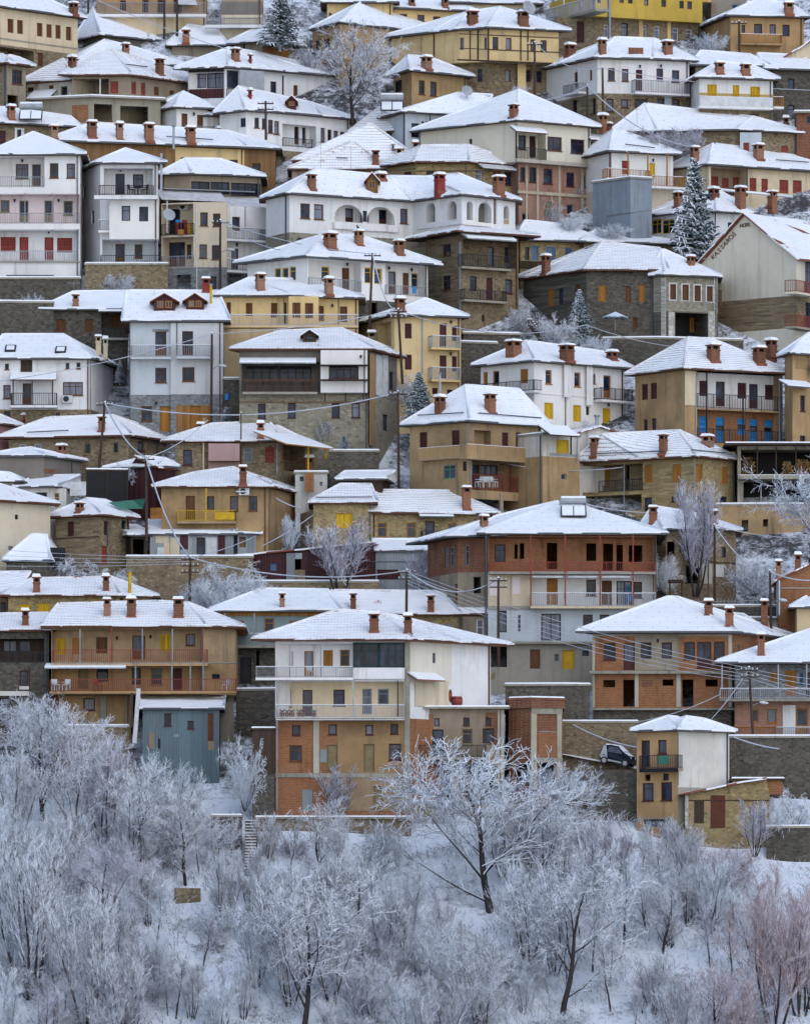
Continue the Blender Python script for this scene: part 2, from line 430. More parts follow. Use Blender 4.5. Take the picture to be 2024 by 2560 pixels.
class House:
    def __init__(h, name, cat, label, tile, gy, group=None):
        h.o = TILE[tile]; h.k = 1.0 if tile == 's' else 2.44
        h.gy = float(gy); h.Y = depth(h.gy)
        h.name, h.cat, h.label, h.group = name, cat, label, group
        h.panels, h.blocks, h.roofs, h.feats, h.extra = [], [], [], [], []
        h.root = None
        h.cell, h.low = {}, {}
        h.foot = []
    def px(h, x): return h.o[0] + float(x) / h.k
    def py(h, y): return h.o[1] + float(y) / h.k
    def mb(h, key):
        if key not in h.cell: h.cell[key] = MB()
        return h.cell[key]
    # ---- walls
    def block(h, chain, bands, bot, opts):
        pts = []
        for c in chain.split():
            x, dy = c.split(','); Y = h.Y + float(dy)
            pts.append(((h.px(x) - CX) / F * Y, Y, float(dy)))
        Yn = min(p[1] for p in pts)
        zz = lambda y: (HY - h.py(y)) / F * Yn
        bl = bands.split(); ys = [zz(v) for v in bl[0::2]]; ms = bl[1::2]
        z_bot = ground(Yn) - 3.0 if bot.strip() == '-' else zz(bot)
        if h.root is None:
            ax = sum(p[0] for p in pts) / len(pts)
            zr = min(max(z_bot, ground(Yn)), ys[0])
            h.root = empty(h.name, (ax, Yn, zr))
            tag(h.root, h.label, h.cat, h.group, 'thing')
        D = float(opts.get('D', 9)); P = [(p[0], p[1]) for p in pts]; n = len(P)
        rec = lambda a, b: (a[2] - b[2]) > 1.5 and (a[2] - b[2]) > .52 * abs(a[0] - b[0])
        fr_ = n > 2 and rec(pts[0], pts[1]); lr = n > 2 and rec(pts[-1], pts[-2])
        A, B = Vector(P[0]), Vector(P[-1])
        if n == 2:
            d = (B - A).normalized(); inn = Vector((-d.y, d.x)) * D; back = [B + inn, A + inn]
        elif fr_ and lr and n == 3: back = [A + B - Vector(P[1])]
        elif fr_ and lr:
            e = max(1.0, D - min(pts[0][2], pts[-1][2])); back = [B + Vector((0, e)), A + Vector((0, e))]
        elif lr:
            v = B - Vector(P[-2]); v = v * max(1, D / v.length); back = [Vector(P[-2]) + v] if v.length > (B - Vector(P[-2])).length + .1 else []
            back.append(A + v)
        elif fr_:
            v = A - Vector(P[1]); v = v * max(1, D / v.length); back = [B + v]
            if v.length > (A - Vector(P[1])).length + .1: back.append(Vector(P[1]) + v)
        else: back = [B + Vector((0, D)), A + Vector((0, D))]
        poly = P + [tuple(b) for b in back]
        bi = len(h.blocks)
        segs = []
        m = len(poly)
        for i in range(m):
            a, b = poly[i], poly[(i + 1) % m]
            if math.dist(a, b) < .05: continue
            for j, mt in enumerate(ms):
                z1, z0 = ys[j], (ys[j + 1] if j + 1 < len(ys) else z_bot)
                p = Panel(a, b, z0, z1, (bi, j, mt)); h.panels.append(p)
                if j == 0: segs.append(p)
        if bot.strip() != '-':
            h.mb((bi, len(ms) - 1, ms[-1])).face([(x, y, z_bot) for x, y in reversed(poly)])
        h.blocks.append(dict(poly=poly, z1=ys[0], z0=z_bot, segs=segs, mats=ms))
    def find(h, px, py, deep=True):
        best = None
        for p in h.panels:
            r = p.hit(px, py)
            if r and -.05 <= r[0] <= p.L + .05 and p.z0 - .02 <= r[1] <= p.z1 + .02 and (best is None or r[2] < best[1][2]): best = (p, r)
        if best is None:
            for p in h.panels:          # nearest panel by picture distance
                r = p.hit(px, py)
                if not r: continue
                e = max(0, -r[0], r[0] - p.L) + max(0, p.z0 - r[1], r[1] - p.z1)
                if e < 2.5 and (best is None or e < best[2]): best = (p, r, e)
            if best is None: return None
        p = best[0]
        for _ in range(3 if deep else 0):
            nx = None
            r = p.hit(px, py)
            for (rc, back) in p.rec:
                if rc[0] <= r[0] <= rc[1] and rc[2] <= r[1] <= rc[3]: nx = back
            if nx is None: break
            p = nx
        return p
    def rect(h, x0, y0, x1, y1, deep=True):
        a, b, c, d = h.px(x0), h.py(y0), h.px(x1), h.py(y1)
        if a > b * 0 + c: a, c = c, a
        xm = (a + c) / 2
        p = h.find(xm, (b + d) / 2, deep)
        if p is None: return None
        u0, u1 = p.hit(a, b)[0], p.hit(c, b)[0]
        z1, z0 = p.hit(xm, b)[1], p.hit(xm, d)[1]
        return p, max(u0, .03), min(u1, p.L - .03), max(z0, p.z0 + .02), min(z1, p.z1 - .02)
    def opening(h, p, r, dep): p.holes.append((r[0], r[1], r[2], r[3], dep))
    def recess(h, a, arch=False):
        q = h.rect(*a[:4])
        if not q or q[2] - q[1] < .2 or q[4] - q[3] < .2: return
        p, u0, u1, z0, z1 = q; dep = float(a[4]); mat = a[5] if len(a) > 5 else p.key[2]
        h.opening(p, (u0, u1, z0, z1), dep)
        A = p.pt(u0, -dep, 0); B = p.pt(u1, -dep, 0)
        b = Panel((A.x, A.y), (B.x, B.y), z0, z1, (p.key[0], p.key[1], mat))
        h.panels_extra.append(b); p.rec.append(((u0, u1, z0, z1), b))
        if arch:                                   # spandrels that round the head of the opening
            m = h.mb(p.key); N = 14; rx, uc = (u1 - u0) / 2, (u0 + u1) / 2; ry = min(rx, (z1 - z0) * .8); zc = z1 - ry
            for k in range(N):
                t0, t1 = math.pi * (1 - k / N), math.pi * (1 - (k + 1) / N)
                ua, ub = uc + rx * math.cos(t0), uc + rx * math.cos(t1); za, zb = zc + ry * math.sin(t0), zc + ry * math.sin(t1)
                m.face([p.pt(ua, 0, za), p.pt(ub, 0, zb), p.pt(ub, 0, z1), p.pt(ua, 0, z1)])
                m.face([p.pt(ua, 0, za), p.pt(ua, -.35, za), p.pt(ub, -.35, zb), p.pt(ub, 0, zb)])
    def emit_panel(h, p):
        m = h.mb(p.key)
        us = sorted({0, p.L, *[x for q in p.holes for x in q[:2]]}); zs = sorted({p.z0, p.z1, *[x for q in p.holes for x in q[2:4]]})
        for i in range(len(us) - 1):
            for j in range(len(zs) - 1):
                uc, zc = (us[i] + us[i + 1]) / 2, (zs[j] + zs[j + 1]) / 2
                if us[i + 1] - us[i] < 1e-4 or zs[j + 1] - zs[j] < 1e-4: continue
                if any(q[0] < uc < q[1] and q[2] < zc < q[3] for q in p.holes): continue
                m.face([p.pt(us[i], 0, zs[j]), p.pt(us[i + 1], 0, zs[j]), p.pt(us[i + 1], 0, zs[j + 1]), p.pt(us[i], 0, zs[j + 1])])
        for (u0, u1, z0, z1, dep) in p.holes:
            for a, b in (((u0, z0), (u1, z0)), ((u1, z0), (u1, z1)), ((u1, z1), (u0, z1)), ((u0, z1), (u0, z0))):
                m.face([p.pt(a[0], 0, a[1]), p.pt(a[0], -dep, a[1]), p.pt(b[0], -dep, b[1]), p.pt(b[0], 0, b[1])])
    # ---- windows, doors
    def window(h, kind, col, a):
        q = h.rect(*a)
        if not q: return
        p, u0, u1, z0, z1 = q
        w, hh = u1 - u0, z1 - z0
        if w < .12 or hh < .12: return
        fr = p.fr(); rec = .16
        if kind == 'V':
            h.opening(p, (u0, u1, z0, z1), .28); return
        h.opening(p, (u0, u1, z0, z1), rec + .03)
        isdoor = kind in 'DP'
        f = MB(); t = min(.085, w * .16)
        o0, o1 = -rec - .02, -rec + .05
        f.box(fr, u0, u0 + t, o0, o1, z0, z1); f.box(fr, u1 - t, u1, o0, o1, z0, z1)
        f.box(fr, u0 + t, u1 - t, o0, o1, z1 - t, z1)
        if not isdoor:
            f.box(fr, u0 + t, u1 - t, o0, o1, z0, z0 + t)
        nm = 'door' if isdoor else 'window'
        n = max(1, round((w - t) / .62)) if w > .75 else 1
        if kind in 'WD':
            for k in range(1, n):
                uc = u0 + t + (w - 2 * t) * k / n
                f.box(fr, uc - t * .4, uc + t * .4, o0, o1 - .01, z0 + t, z1 - t)
            if hh > 1.1 and kind == 'W':
                zc = z0 + hh * .68
                f.box(fr, u0 + t, u1 - t, o0, o1 - .02, zc - .025, zc + .025)
        low = z0 + t
        if kind == 'D':
            low = z0 + hh * .34
            f.box(fr, u0 + t, u1 - t, o0, o1 - .02, z0, low)
        if kind == 'W' and hh < 2.0 and col in 'bomn' and h.gy > 300:
            f.box(fr, u0 - .06, u1 + .06, -.02, .07, z0 - .07, z0)
        fo = f.build(nm, paint(col), h.root)
        if kind in 'WD':
            g = MB(); g.face([p.pt(u0 + t, -rec, low), p.pt(u1 - t, -rec, low), p.pt(u1 - t, -rec, z1 - t), p.pt(u0 + t, -rec, z1 - t)])
            g.build('pane', M('gc' if col == 'w' else 'gl'), fo)
        else:
            g = MB(); leaf = max(1, round(w / .7)) if kind == 'S' else max(1, round(w / 1.1))
            for k in range(leaf):
                a0 = u0 + t + (w - 2 * t) * k / leaf + .012; a1 = u0 + t + (w - 2 * t) * (k + 1) / leaf - .012
                zb = z0 + (t if kind == 'S' else 0)
                g.box(fr, a0, a1, -rec - .015, -rec + .025, zb, z1 - t)
                if kind == 'P':
                    for zz0, zz1 in ((zb + .15, zb + (z1 - zb) * .42), (zb + (z1 - zb) * .5, z1 - t - .15)):
                        g.box(fr, a0 + .1, a1 - .1, -rec + .025, -rec + .045, zz0, zz1)
                else:
                    st = .06; g.box(fr, a0, a0 + st, -rec + .025, -rec + .045, zb, z1 - t); g.box(fr, a1 - st, a1, -rec + .025, -rec + .045, zb, z1 - t)
                    zc = (zb + z1) / 2; g.box(fr, a0 + st, a1 - st, -rec + .025, -rec + .045, zc - .03, zc + .03)
            g.build('shutter' if kind == 'S' else 'door_leaf', slats(col) if kind == 'S' else paint(col), fo)
    # ---- balconies and rails
    def rails(h, m, p, path, z0, z1, kind):
        """path: (u, off) points on panel p"""
        for (ua, oa), (ub, ob) in zip(path[:-1], path[1:]):
            A, B = p.pt(ua, oa, 0), p.pt(ub, ob, 0); L = (B - A).length
            if L < .05: continue
            d = ((B.x - A.x) / L, (B.y - A.y) / L); fr = ((A.x, A.y), d, (d[1], -d[0]))
            if kind in 'sS': m.box(fr, 0, L, -.06, .06, z0, z1); continue
            m.box(fr, 0, L, -.03, .03, z1 - .05, z1); m.box(fr, 0, L, -.02, .02, z0 + .06, z0 + .10)
            st, wd_ = (.15, .014) if kind != 'w' else (.16, .055)
            n = max(1, int(L / st))
            for k in range(n + 1):
                u = L * k / n; ww = .03 if k % 10 == 0 else wd_
                m.box(fr, u - ww, u + ww, -ww, ww, z0, z1 - .05)
    RC = {'d': 'iron', 'g': 'met', 'L': 'L', 'y': 'y', 'o': 'o', 'r': 'r', 'w': 'wk', 'S': 'w'}
    def railmat(h, k, p):
        if k == 's': return M(p.key[2])
        c = h.RC.get(k, k); return M(c) if c in MDEF else paint(c)
    def balcony(h, a):
        x0, x1, yr, yf, pr, k = a[:6]; pr = float(pr)
        p = h.find((h.px(x0) + h.px(x1)) / 2, (h.py(yr) + h.py(yf)) / 2, False)
        if not p: return
        xa, xb, ym = h.px(x0), h.px(x1), (h.px(x0) + h.px(x1)) / 2
        r0, r1 = p.hit(xa, h.py(yf), pr), p.hit(xb, h.py(yf), pr)
        zf, zt = p.hit(ym, h.py(yf), pr)[1], p.hit(ym, h.py(yr), pr)[1]
        s = MB(); s.box(p.fr(), r0[0], r1[0], .0, pr, zf - .18, zf)
        so_ = s.build('balcony', M(p.key[2] if p.key[2] in ('wh', 'cr', 'ye', 'gb', 'oc', 'wd', 'hc') else 'co'), h.root)
        m = MB(); e = pr - .06
        h.rails(m, p, [(r0[0] + .06, .02), (r0[0] + .06, e), (r1[0] - .06, e), (r1[0] - .06, .02)], zf, zt, k)
        m.build('railing', h.railmat(k, p), so_)
        if k in 'sSgLo':
            m = MB(); m.box(p.fr(), r0[0] + .03, r1[0] - .03, e - .05, e + .05, zt, zt + .035); m.build('snow_on_rail', M('snow'), so_)
    def rail(h, a):
        x0, x1, yr, yf, k = a[:5]
        p = h.find((h.px(x0) + h.px(x1)) / 2, (h.py(yr) + h.py(yf)) / 2, False)
        if not p: return
        r0, r1 = p.hit(h.px(x0), h.py(yf), .04), p.hit(h.px(x1), h.py(yf), .04); ym = (h.px(x0) + h.px(x1)) / 2
        m = MB(); h.rails(m, p, [(r0[0], .04), (r1[0], .04)], p.hit(ym, h.py(yf), .04)[1], p.hit(ym, h.py(yr), .04)[1], k)
        m.build('railing', h.railmat(k, p), h.root)
    def feature(h, tok):
        t = tok.split()
        if not t: return
        k, a = t[0], t[1:]
        if k == 'V': h.window('V', 'd', a[:4])
        elif k[0] in 'WSDP' and len(k) == 2: h.window(k[0], k[1], a[:4])
        elif k == 'B': h.balcony(a)
        elif k == 'K': h.rail(a)
        elif k == 'O':                               # post standing `off` m in front of the wall
            x, y0, y1, off = a[:4]; kk = a[4] if len(a) > 4 else 'g'
            p = h.find(h.px(x), (h.py(y0) + h.py(y1)) / 2, False)
            if not p: return
            off = float(off); u, z1, _ = p.hit(h.px(x), h.py(y0), off); z0 = p.hit(h.px(x), h.py(y1), off)[1]
            w = .05 if len(a) < 6 else float(a[5]) / h.k / 64
            m = MB(); m.box(p.fr(), u - w, u + w, off - w, off + w, z0, z1); m.build('post', h.railmat(kk, p), h.root)
        elif k in ('H', 'VV', 'Q'):                  # string course, pier or pipe, infill panel
            pr = .05
            if k == 'H': x0, x1, y, th, mt = a[:5]; y0, y1 = float(y), float(y) + float(th); pr = float(a[5]) if len(a) > 5 else .06
            elif k == 'VV': x, y0, y1, w, mt = a[:5]; x0, x1 = float(x) - float(w) / 2, float(x) + float(w) / 2; pr = float(a[5]) if len(a) > 5 else .07
            else: x0, y0, x1, y1, mt = a[:5]; pr = float(a[5]) if len(a) > 5 else .03
            xm = (h.px(x0) + h.px(x1)) / 2
            p = h.find(xm, (h.py(y0) + h.py(y1)) / 2, k == 'Q')
            if not p: return
            u0, u1 = p.hit(h.px(x0), 0, pr)[0], p.hit(h.px(x1), 0, pr)[0]
            z1, z0 = p.hit(xm, h.py(y0), pr)[1], p.hit(xm, h.py(y1), pr)[1]
            h.npr = getattr(h, 'npr', 0) + .0023
            if k == 'Q' and pr < .2: h.panels_q.append((p, u0, u1, z0, z1, pr + h.npr, mt)); return
            m = MB(); m.box(p.fr(), u0, u1, .0 if (k == 'H' or pr < .25) else pr - .06, pr + h.npr, z0, z1)
            m.build({'H': 'string_course', 'VV': 'pier' if float(u1 - u0) > .17 else 'drainpipe', 'Q': 'infill_panel'}[k], M(mt) if mt in MDEF else paint(mt), h.root)
        elif k == 'N':                               # sloping canopy
            x0, x1, yt, yb, pr, *r = a; pr = float(pr); mt = r[0] if r else 'sof'
            p = h.find((h.px(x0) + h.px(x1)) / 2, (h.py(yt) + h.py(yb)) / 2, False)
            if not p: return
            xm = (h.px(x0) + h.px(x1)) / 2
            u0, u1 = p.hit(h.px(x0), 0, pr)[0], p.hit(h.px(x1), 0, pr)[0]
            zb = p.hit(xm, h.py(yb), pr)[1]; zt = max(p.hit(xm, h.py(yt), 0)[1], zb + .12)
            for nm, mat, da, db, par in (('canopy', M(mt) if mt in MDEF else paint(mt), -.1, 0, None), ('snow_cover', M('snow'), 0, .1, 1)):
                if nm == 'snow_cover' and mt in ('red', 'w'): continue
                m = MB(); e = .0 if nm == 'canopy' else -.02
                m.hexa([p.pt(u0 - e, .01, zt + da), p.pt(u1 + e, .01, zt + da), p.pt(u1 + e, pr, zb + da), p.pt(u0 - e, pr, zb + da),
                        p.pt(u0 - e, .01, zt + db), p.pt(u1 + e, .01, zt + db), p.pt(u1 + e, pr, zb + db), p.pt(u0 - e, pr, zb + db)][::1])
                par = m.build(nm, mat, h.root if par is None else cn)
                if nm == 'canopy': cn = par
        elif k == 'C': h.chimney(a)
        elif k == 'M': h.dormer(a)
        elif k == 'L': h.snowbar(a)
        elif k == 'Y': h.skylight(a)
        elif k == 'X': h.fitting(a)
    # ---- roofs
    def roof(h, bi, ridge, opts):
        b = h.blocks[bi]; poly = [Vector(p) for p in b['poly']]; z1 = b['z1']
        o = float(opts.get('o', .6)); n = len(poly)
        def offs(dist):
            out = []
            for i in range(n):
                d0 = (poly[i] - poly[i - 1]).normalized(); d1 = (poly[(i + 1) % n] - poly[i]).normalized()
                n0, n1 = Vector((d0.y, -d0.x)), Vector((d1.y, -d1.x)); bis = n0 + n1
                if bis.length < .2: out.append(poly[i] + n0 * dist); continue
                bis.normalize(); out.append(poly[i] + bis * (dist / max(.45, bis.dot(n1))))
            return out
        ev = offs(o)
        k = opts.get('k', 'rs'); sof = opts.get('sof', 'sof'); th = .16
        if 'flat' in opts:
            m = MB(); m.face([(p.x, p.y, z1) for p in reversed(ev)]); m.face([(p.x, p.y, z1 + th) for p in ev])
            for i in range(n):
                a, c = ev[i], ev[(i + 1) % n]; m.face([(a.x, a.y, z1), (c.x, c.y, z1), (c.x, c.y, z1 + th), (a.x, a.y, z1 + th)])
            ro = m.build('coping' if h.cat == 'wall' else 'roof', M(opts.get('cm', 'co')), h.root)
            e2 = offs(o - .03); m = MB(); zt = z1 + th + .001
            e3 = offs(o - .12)
            for i in range(n):
                a, c, c3, a3 = e2[i], e2[(i + 1) % n], e3[(i + 1) % n], e3[i]
                m.face([(a.x, a.y, zt), (c.x, c.y, zt), (c3.x, c3.y, zt + .11), (a3.x, a3.y, zt + .11)])
            m.face([(p.x, p.y, zt + .11) for p in e3]); m.build('snow_cover', M('snow'), ro)
            h.bvh_add([(p.x, p.y, zt) for p in ev], [tuple(range(n))])
            return
        R = []
        if 'shed' in opts:
            hh = float(opts['shed']); back = sorted(range(n), key=lambda i: -ev[i].y)[:2]; back.sort(key=lambda i: ev[i].x)
            R = [Vector((ev[i].x, ev[i].y, z1 + hh)) for i in back]
            closed = True
        else:
            for c in ridge.split():
                x, y, dy = c.split(','); R.append(at(h.px(x), h.py(y), h.Y + float(dy)))
        for q in R: q.z = max(q.z, z1 + .25)
        if 'own' in opts: own = [int(x) for x in opts['own']]
        else: own = [min(range(len(R)), key=lambda j: (R[j].xy - e).length) for e in ev]
        faces = []
        for i in range(n):
            a, c = i, (i + 1) % n; ra, rc = own[a], own[c]
            st = 1 if rc >= ra else -1
            mid = [R[j] for j in range(rc, ra - st, -st)] if ra != rc else [R[ra]]
            faces.append([Vector((ev[a].x, ev[a].y, z1)), Vector((ev[c].x, ev[c].y, z1))] + mid)
        tri = lambda f: len(f) >= 3
        m = MB(); up = Vector((0, 0, th))
        m.face([(p.x, p.y, z1 - .02) for p in reversed(ev)], 0)
        for i in range(n):
            a, c = Vector((ev[i].x, ev[i].y, z1 - .02)), Vector((ev[(i + 1) % n].x, ev[(i + 1) % n].y, z1 - .02))
            m.face([a, c, c + up, a + up], 1)
        sn = MB(); hips = MB(); lift = Vector((0, 0, th + .05)); edges = set()
        for f in faces:
            if f[1].z >= f[2].z - .01 and len(f) == 3 and (f[2].xy - f[0].xy).length < .05: continue
            d = (f[1] - f[0]); d.normalize(); nn = (f[1] - f[0]).cross(f[2] - f[0])
            if nn.length < 1e-4: continue
            vd = nn.normalized().cross(d)
            uv = [((p - f[0]).dot(d) + i * .37, (p - f[0]).dot(vd)) for p in f]
            sn.face([p + lift for p in f], 0, uv)
        ro = m.build('roof', [M(sof), M('fas' if k in ('rt', 'rb', 'rr') else 'gut')], h.root)
        snow_o = h.snow_mesh(sn, M(k), ro)
        # ridge and hip tiles
        seen = set()
        segs = [(R[i], R[i + 1]) for i in range(len(R) - 1)] + [(Vector((ev[i].x, ev[i].y, z1)), R[own[i]]) for i in range(n)]
        for a, c in segs:
            if (a - c).length < .3: continue
            key = tuple(round(v, 1) for v in (*a, *c))
            if key in seen: continue
            seen.add(key)
            aa = a.lerp(c, .02) + lift; cc = c + lift
            hips.tube([aa + Vector((0, 0, -.02)), cc + Vector((0, 0, -.02))], .12, 6)
        hips.build('ridge_tiles', M('ridge' if k not in ('rp', 'rs') else 'snow'), ro, smooth=True)
        vs, fs = [], []
        for f in faces:
            i = len(vs); vs += [tuple(p + lift) for p in f]; fs.append(tuple(range(i, i + len(f))))
        h.bvh_add(vs, fs)
    def bvh_add(h, vs, fs):
        t = BVHTree.FromPolygons(vs, fs); h.roofs.append(t); h.low[id(t)] = min(v[2] for v in vs)
    def snow_mesh(h, sn, mat, par):
        L = root_loc(par); bm = bmesh.new(); ul = bm.loops.layers.uv.new('UVMap')
        for k, f in enumerate(sn.f):
            vs = [bm.verts.new((sn.v[i][0] - L.x, sn.v[i][1] - L.y, sn.v[i][2] - L.z)) for i in f]
            try: ff = bm.faces.new(vs)
            except ValueError: continue
            for lp, c in zip(ff.loops, sn.uv[k]): lp[ul].uv = c
        bmesh.ops.remove_doubles(bm, verts=bm.verts, dist=.02)
        for _ in range(3):
            bmesh.ops.triangulate(bm, faces=[f for f in bm.faces if len(f.verts) > 4])
            ed = [e for e in bm.edges if e.calc_length() > 1.0]
            if ed: bmesh.ops.subdivide_edges(bm, edges=ed, cuts=1, use_grid_fill=True)
        bnd = [e for e in bm.edges if e.is_boundary]
        for v in bm.verts:
            w = v.co + L
            v.co.z += .08 * noise.noise(w * .45) + .05 * noise.noise(w * 1.1) + .03 * noise.noise(w * 2.7)
            if v.is_boundary:
                v.co.x += .10 * noise.noise(w * 1.3) + .06 * noise.noise(w * 3.1); v.co.y += .10 * noise.noise(w * 1.3 + Vector((9, 0, 0))) + .05 * noise.noise(w * 3.3)
        if bnd:
            r = bmesh.ops.extrude_edge_only(bm, edges=bnd)
            for v in [g for g in r['geom'] if isinstance(g, bmesh.types.BMVert)]: v.co.z -= .13
        bmesh.ops.recalc_face_normals(bm, faces=bm.faces)
        me = bpy.data.meshes.new('snow_cover'); bm.to_mesh(me); bm.free(); me.materials.append(mat)
        me.polygons.foreach_set('use_smooth', [False] * len(me.polygons))
        o = bpy.data.objects.new('snow_cover', me); C.objects.link(o); o.parent = par
        return o
    def gable(h, bi, seg, x, y, opts):
        """a gable over wall segment `seg`: the wall's triangle and two roof planes running back"""
        b = h.blocks[bi]; p = b['segs'][seg]; u, z, _ = p.hit(h.px(x), h.py(y))
        D = float(opts.get('D', 9)); k = opts.get('k', 'rs'); o = float(opts.get('o', .35))
        u = min(max(u, .02), p.L - .02); z1 = b['z1']
        h.mb((bi, 0, b['mats'][0])).face([p.pt(0, 0, z1), p.pt(p.L, 0, z1), p.pt(u, 0, z)])
        h.mb((bi, 0, b['mats'][0])).face([p.pt(p.L, -D, z1), p.pt(0, -D, z1), p.pt(u, -D, z)])
        m, sn = MB(), MB(); th = Vector((0, 0, .14)); vs, fs = [], []
        for ue, sg in ((0, -1), (p.L, 1)):
            run = abs(ue - u)
            if run < 1.2: continue
            sl_ = (z - z1) / run; eu = ue + sg * o; ez = z1 - sl_ * o
            q = [p.pt(eu, o, ez), p.pt(u, o, z), p.pt(u, -D, z), p.pt(eu, -D, ez)]
            if sg > 0: q = [q[1], q[0], q[3], q[2]]
            m.hexa([v + Vector((0, 0, .01)) for v in q] + [v + th for v in q])
            e0, e1 = (q[3], q[0]) if sg < 0 else (q[1], q[2])
            d = (e1 - e0).normalized(); vd = (q[1 if sg < 0 else 0] - q[0 if sg < 0 else 1]).normalized()
            l2 = Vector((0, 0, .17)); sn.face([v + l2 for v in q], 0, [((v - e0).dot(d), (v - e0).dot(vd)) for v in q])
            i = len(vs); vs += [tuple(v + l2) for v in q]; fs.append((i, i + 1, i + 2, i + 3))
        ro = m.build('roof', M(opts.get('sof', 'tile')), h.root); h.snow_mesh(sn, M(k), ro); h.bvh_add(vs, fs)
    def on_roof(h, x, y):
        d = Vector(((h.px(x) - CX) / F, 1, (HY - h.py(y)) / F)); best = None
        for t in h.roofs:
            loc, nr, i, ds = t.ray_cast(Vector((0, 0, 0)), d)
            if loc is not None and (best is None or loc.y < best[0].y): best = (loc, nr, h.low[id(t)])
        return best
    def dirs(h):
        s = h.blocks[0]['segs'][0]
        bestp = max((p for p in h.panels[:6] if p.n[1] < -.3), key=lambda p: p.L, default=s)
        return bestp.d, bestp.n
    def chimney(h, a):
        x, yt, yb, w = [float(v) for v in a[:4]]; kd = a[4] if len(a) > 4 else 'b'
        hit = h.on_roof(x, yb)
        if hit is None:
            for dy in (8, 16, 26, -8, 40):
                hit = h.on_roof(x, yb + dy)
                if hit: break
        if hit is None:
            hit = (at(h.px(x), h.py(yb), h.Y + 4.5), None)
        p = hit[0]; Y = p.y + .25; top = (HY - h.py(yt)) / F * Y; zb = max(p.z - .6, hit[2] - .22) if len(hit) > 2 else p.z - .6; wd_ = w / h.k / F * Y / 2
        X = (h.px(x) - CX) / F * Y
        d, n = h.dirs(); fr = ((X, Y), d, n)
        if kd in 'mq':
            m = MB(); m.tube([(X, Y, zb), (X, Y, top)], wd_, 8); o = m.build('flue_pipe', paint('y' if kd == 'q' else 'L'), h.root)
            m = MB(); m.tube([(X, Y, top + .02), (X, Y, top + .14)], wd_ * 1.6, 8); m.build('pipe_cowl', M('met'), o); return
        wall = {'b': M('ch'), 'd': M('bd'), 'w': M('cr'), 's': M('st'), 'r': M('red'), 'y': M('ye'), 't': M('tn')}[kd]
        m = MB(); zs = top - .42
        m.box(fr, -wd_, wd_, -wd_, wd_, zb, zs)
        q = wd_ * .38
        for su in (-1, 1):
            for sv in (-1, 1):
                m.box(fr, su * wd_ - (0 if su < 0 else q), su * wd_ + (q if su < 0 else 0), sv * wd_ - (0 if sv < 0 else q), sv * wd_ + (q if sv < 0 else 0), zs, top - .14)
        m.box(fr, -wd_ - .05, wd_ + .05, -wd_ - .05, wd_ + .05, zs - .16, zs - .06)
        m.box(fr, -wd_ * .75, wd_ * .75, -wd_ * .75, wd_ * .75, zs, top - .16, 1)
        o = m.build('chimney', [wall, M('vent')], h.root)
        e = wd_ + .10; m = MB(); m.box(fr, -e, e, -e, e, top - .14, top - .05); m.build('chimney_cap', M('cb' if kd not in 'ws' else 'co'), o)
        m = MB(); P = lambda u, v, z: (X + d[0] * u + n[0] * v, Y + d[1] * u + n[1] * v, z)
        jx = rng.uniform(-.3, .3) * wd_; hh = rng.uniform(.10, .2)
        lo = [P(-e, -e, top - .05), P(e, -e, top - .05), P(e, e, top - .05), P(-e, e, top - .05)]
        hi = [P(-e * .8 + jx * .3, -e * .75, top + hh), P(e * .75 + jx * .3, -e * .8, top + hh * .8), P(e * .75, e * .8, top + hh), P(-e * .8, e * .7, top + hh * 1.1)]
        m.hexa([lo[0], lo[3], lo[2], lo[1], hi[0], hi[3], hi[2], hi[1]]); m.build('snow_cap', M('snow'), o)
        # flashing of bare tile round the foot
        m = MB(); m.box(fr, -wd_ - .07, wd_ + .07, wd_, wd_ + .12, max(p.z - .2, zb), p.z + .05); m.build('chimney_flashing', M('tile'), o)
    def dormer(h, a):
        x0, y0, x1, y1 = [float(v) for v in a[:4]]; mt = a[4]; mat = {'r': paint('r'), 'b': M('wo'), 'k': M('wk'), 'm': paint('m')}[mt]
        hit = h.on_roof((x0 + x1) / 2, y1)
        if not hit: return
        Y = hit[0].y; sx = lambda x: (h.px(x) - CX) / F * Y; sz = lambda y: (HY - h.py(y)) / F * Y
        d, n = (1., 0.), (0., -1.); L = sx(x1) - sx(x0); ov = L * .12
        A = (sx(x0) + ov, Y - .05); fr = (A, d, n); w = L - 2 * ov; zb = sz(y1) - .15; zt = sz(y0); ze = zb + (zt - zb) * .66; Dp = 4.0
        m = MB(); m.box(fr, 0, w, -Dp, 0, zb, ze)
        P = lambda u, o_, z: Vector((A[0] + u, A[1] - o_, z))
        m.face([P(0, 0, ze), P(w, 0, ze), P(w / 2, 0, zt)])
        o = m.build('dormer', mat, h.root)
        r = MB(); s = MB()
        for ue, sg in ((0, -1), (w, 1)):
            eu = ue + sg * ov * 1.3; ez = ze - (zt - ze) * ov * 1.3 / (w / 2)
            q = [P(eu, .3, ez), P(w / 2, .3, zt), P(w / 2, -Dp, zt), P(eu, -Dp, ez)]
            if sg > 0: q = [q[1], q[0], q[3], q[2]]
            r.hexa([v + Vector((0, 0, .01)) for v in q] + [v + Vector((0, 0, .1)) for v in q])
            s.hexa([v + Vector((0, .06, .102)) for v in q] + [v + Vector((0, .1, .2)) for v in q])
        r.build('dormer_roof', M('tile') if mt != 'k' else M('wk'), o); s.build('snow_cover', M('snow'), o)
        nW = 2 if L > 1.7 else 1
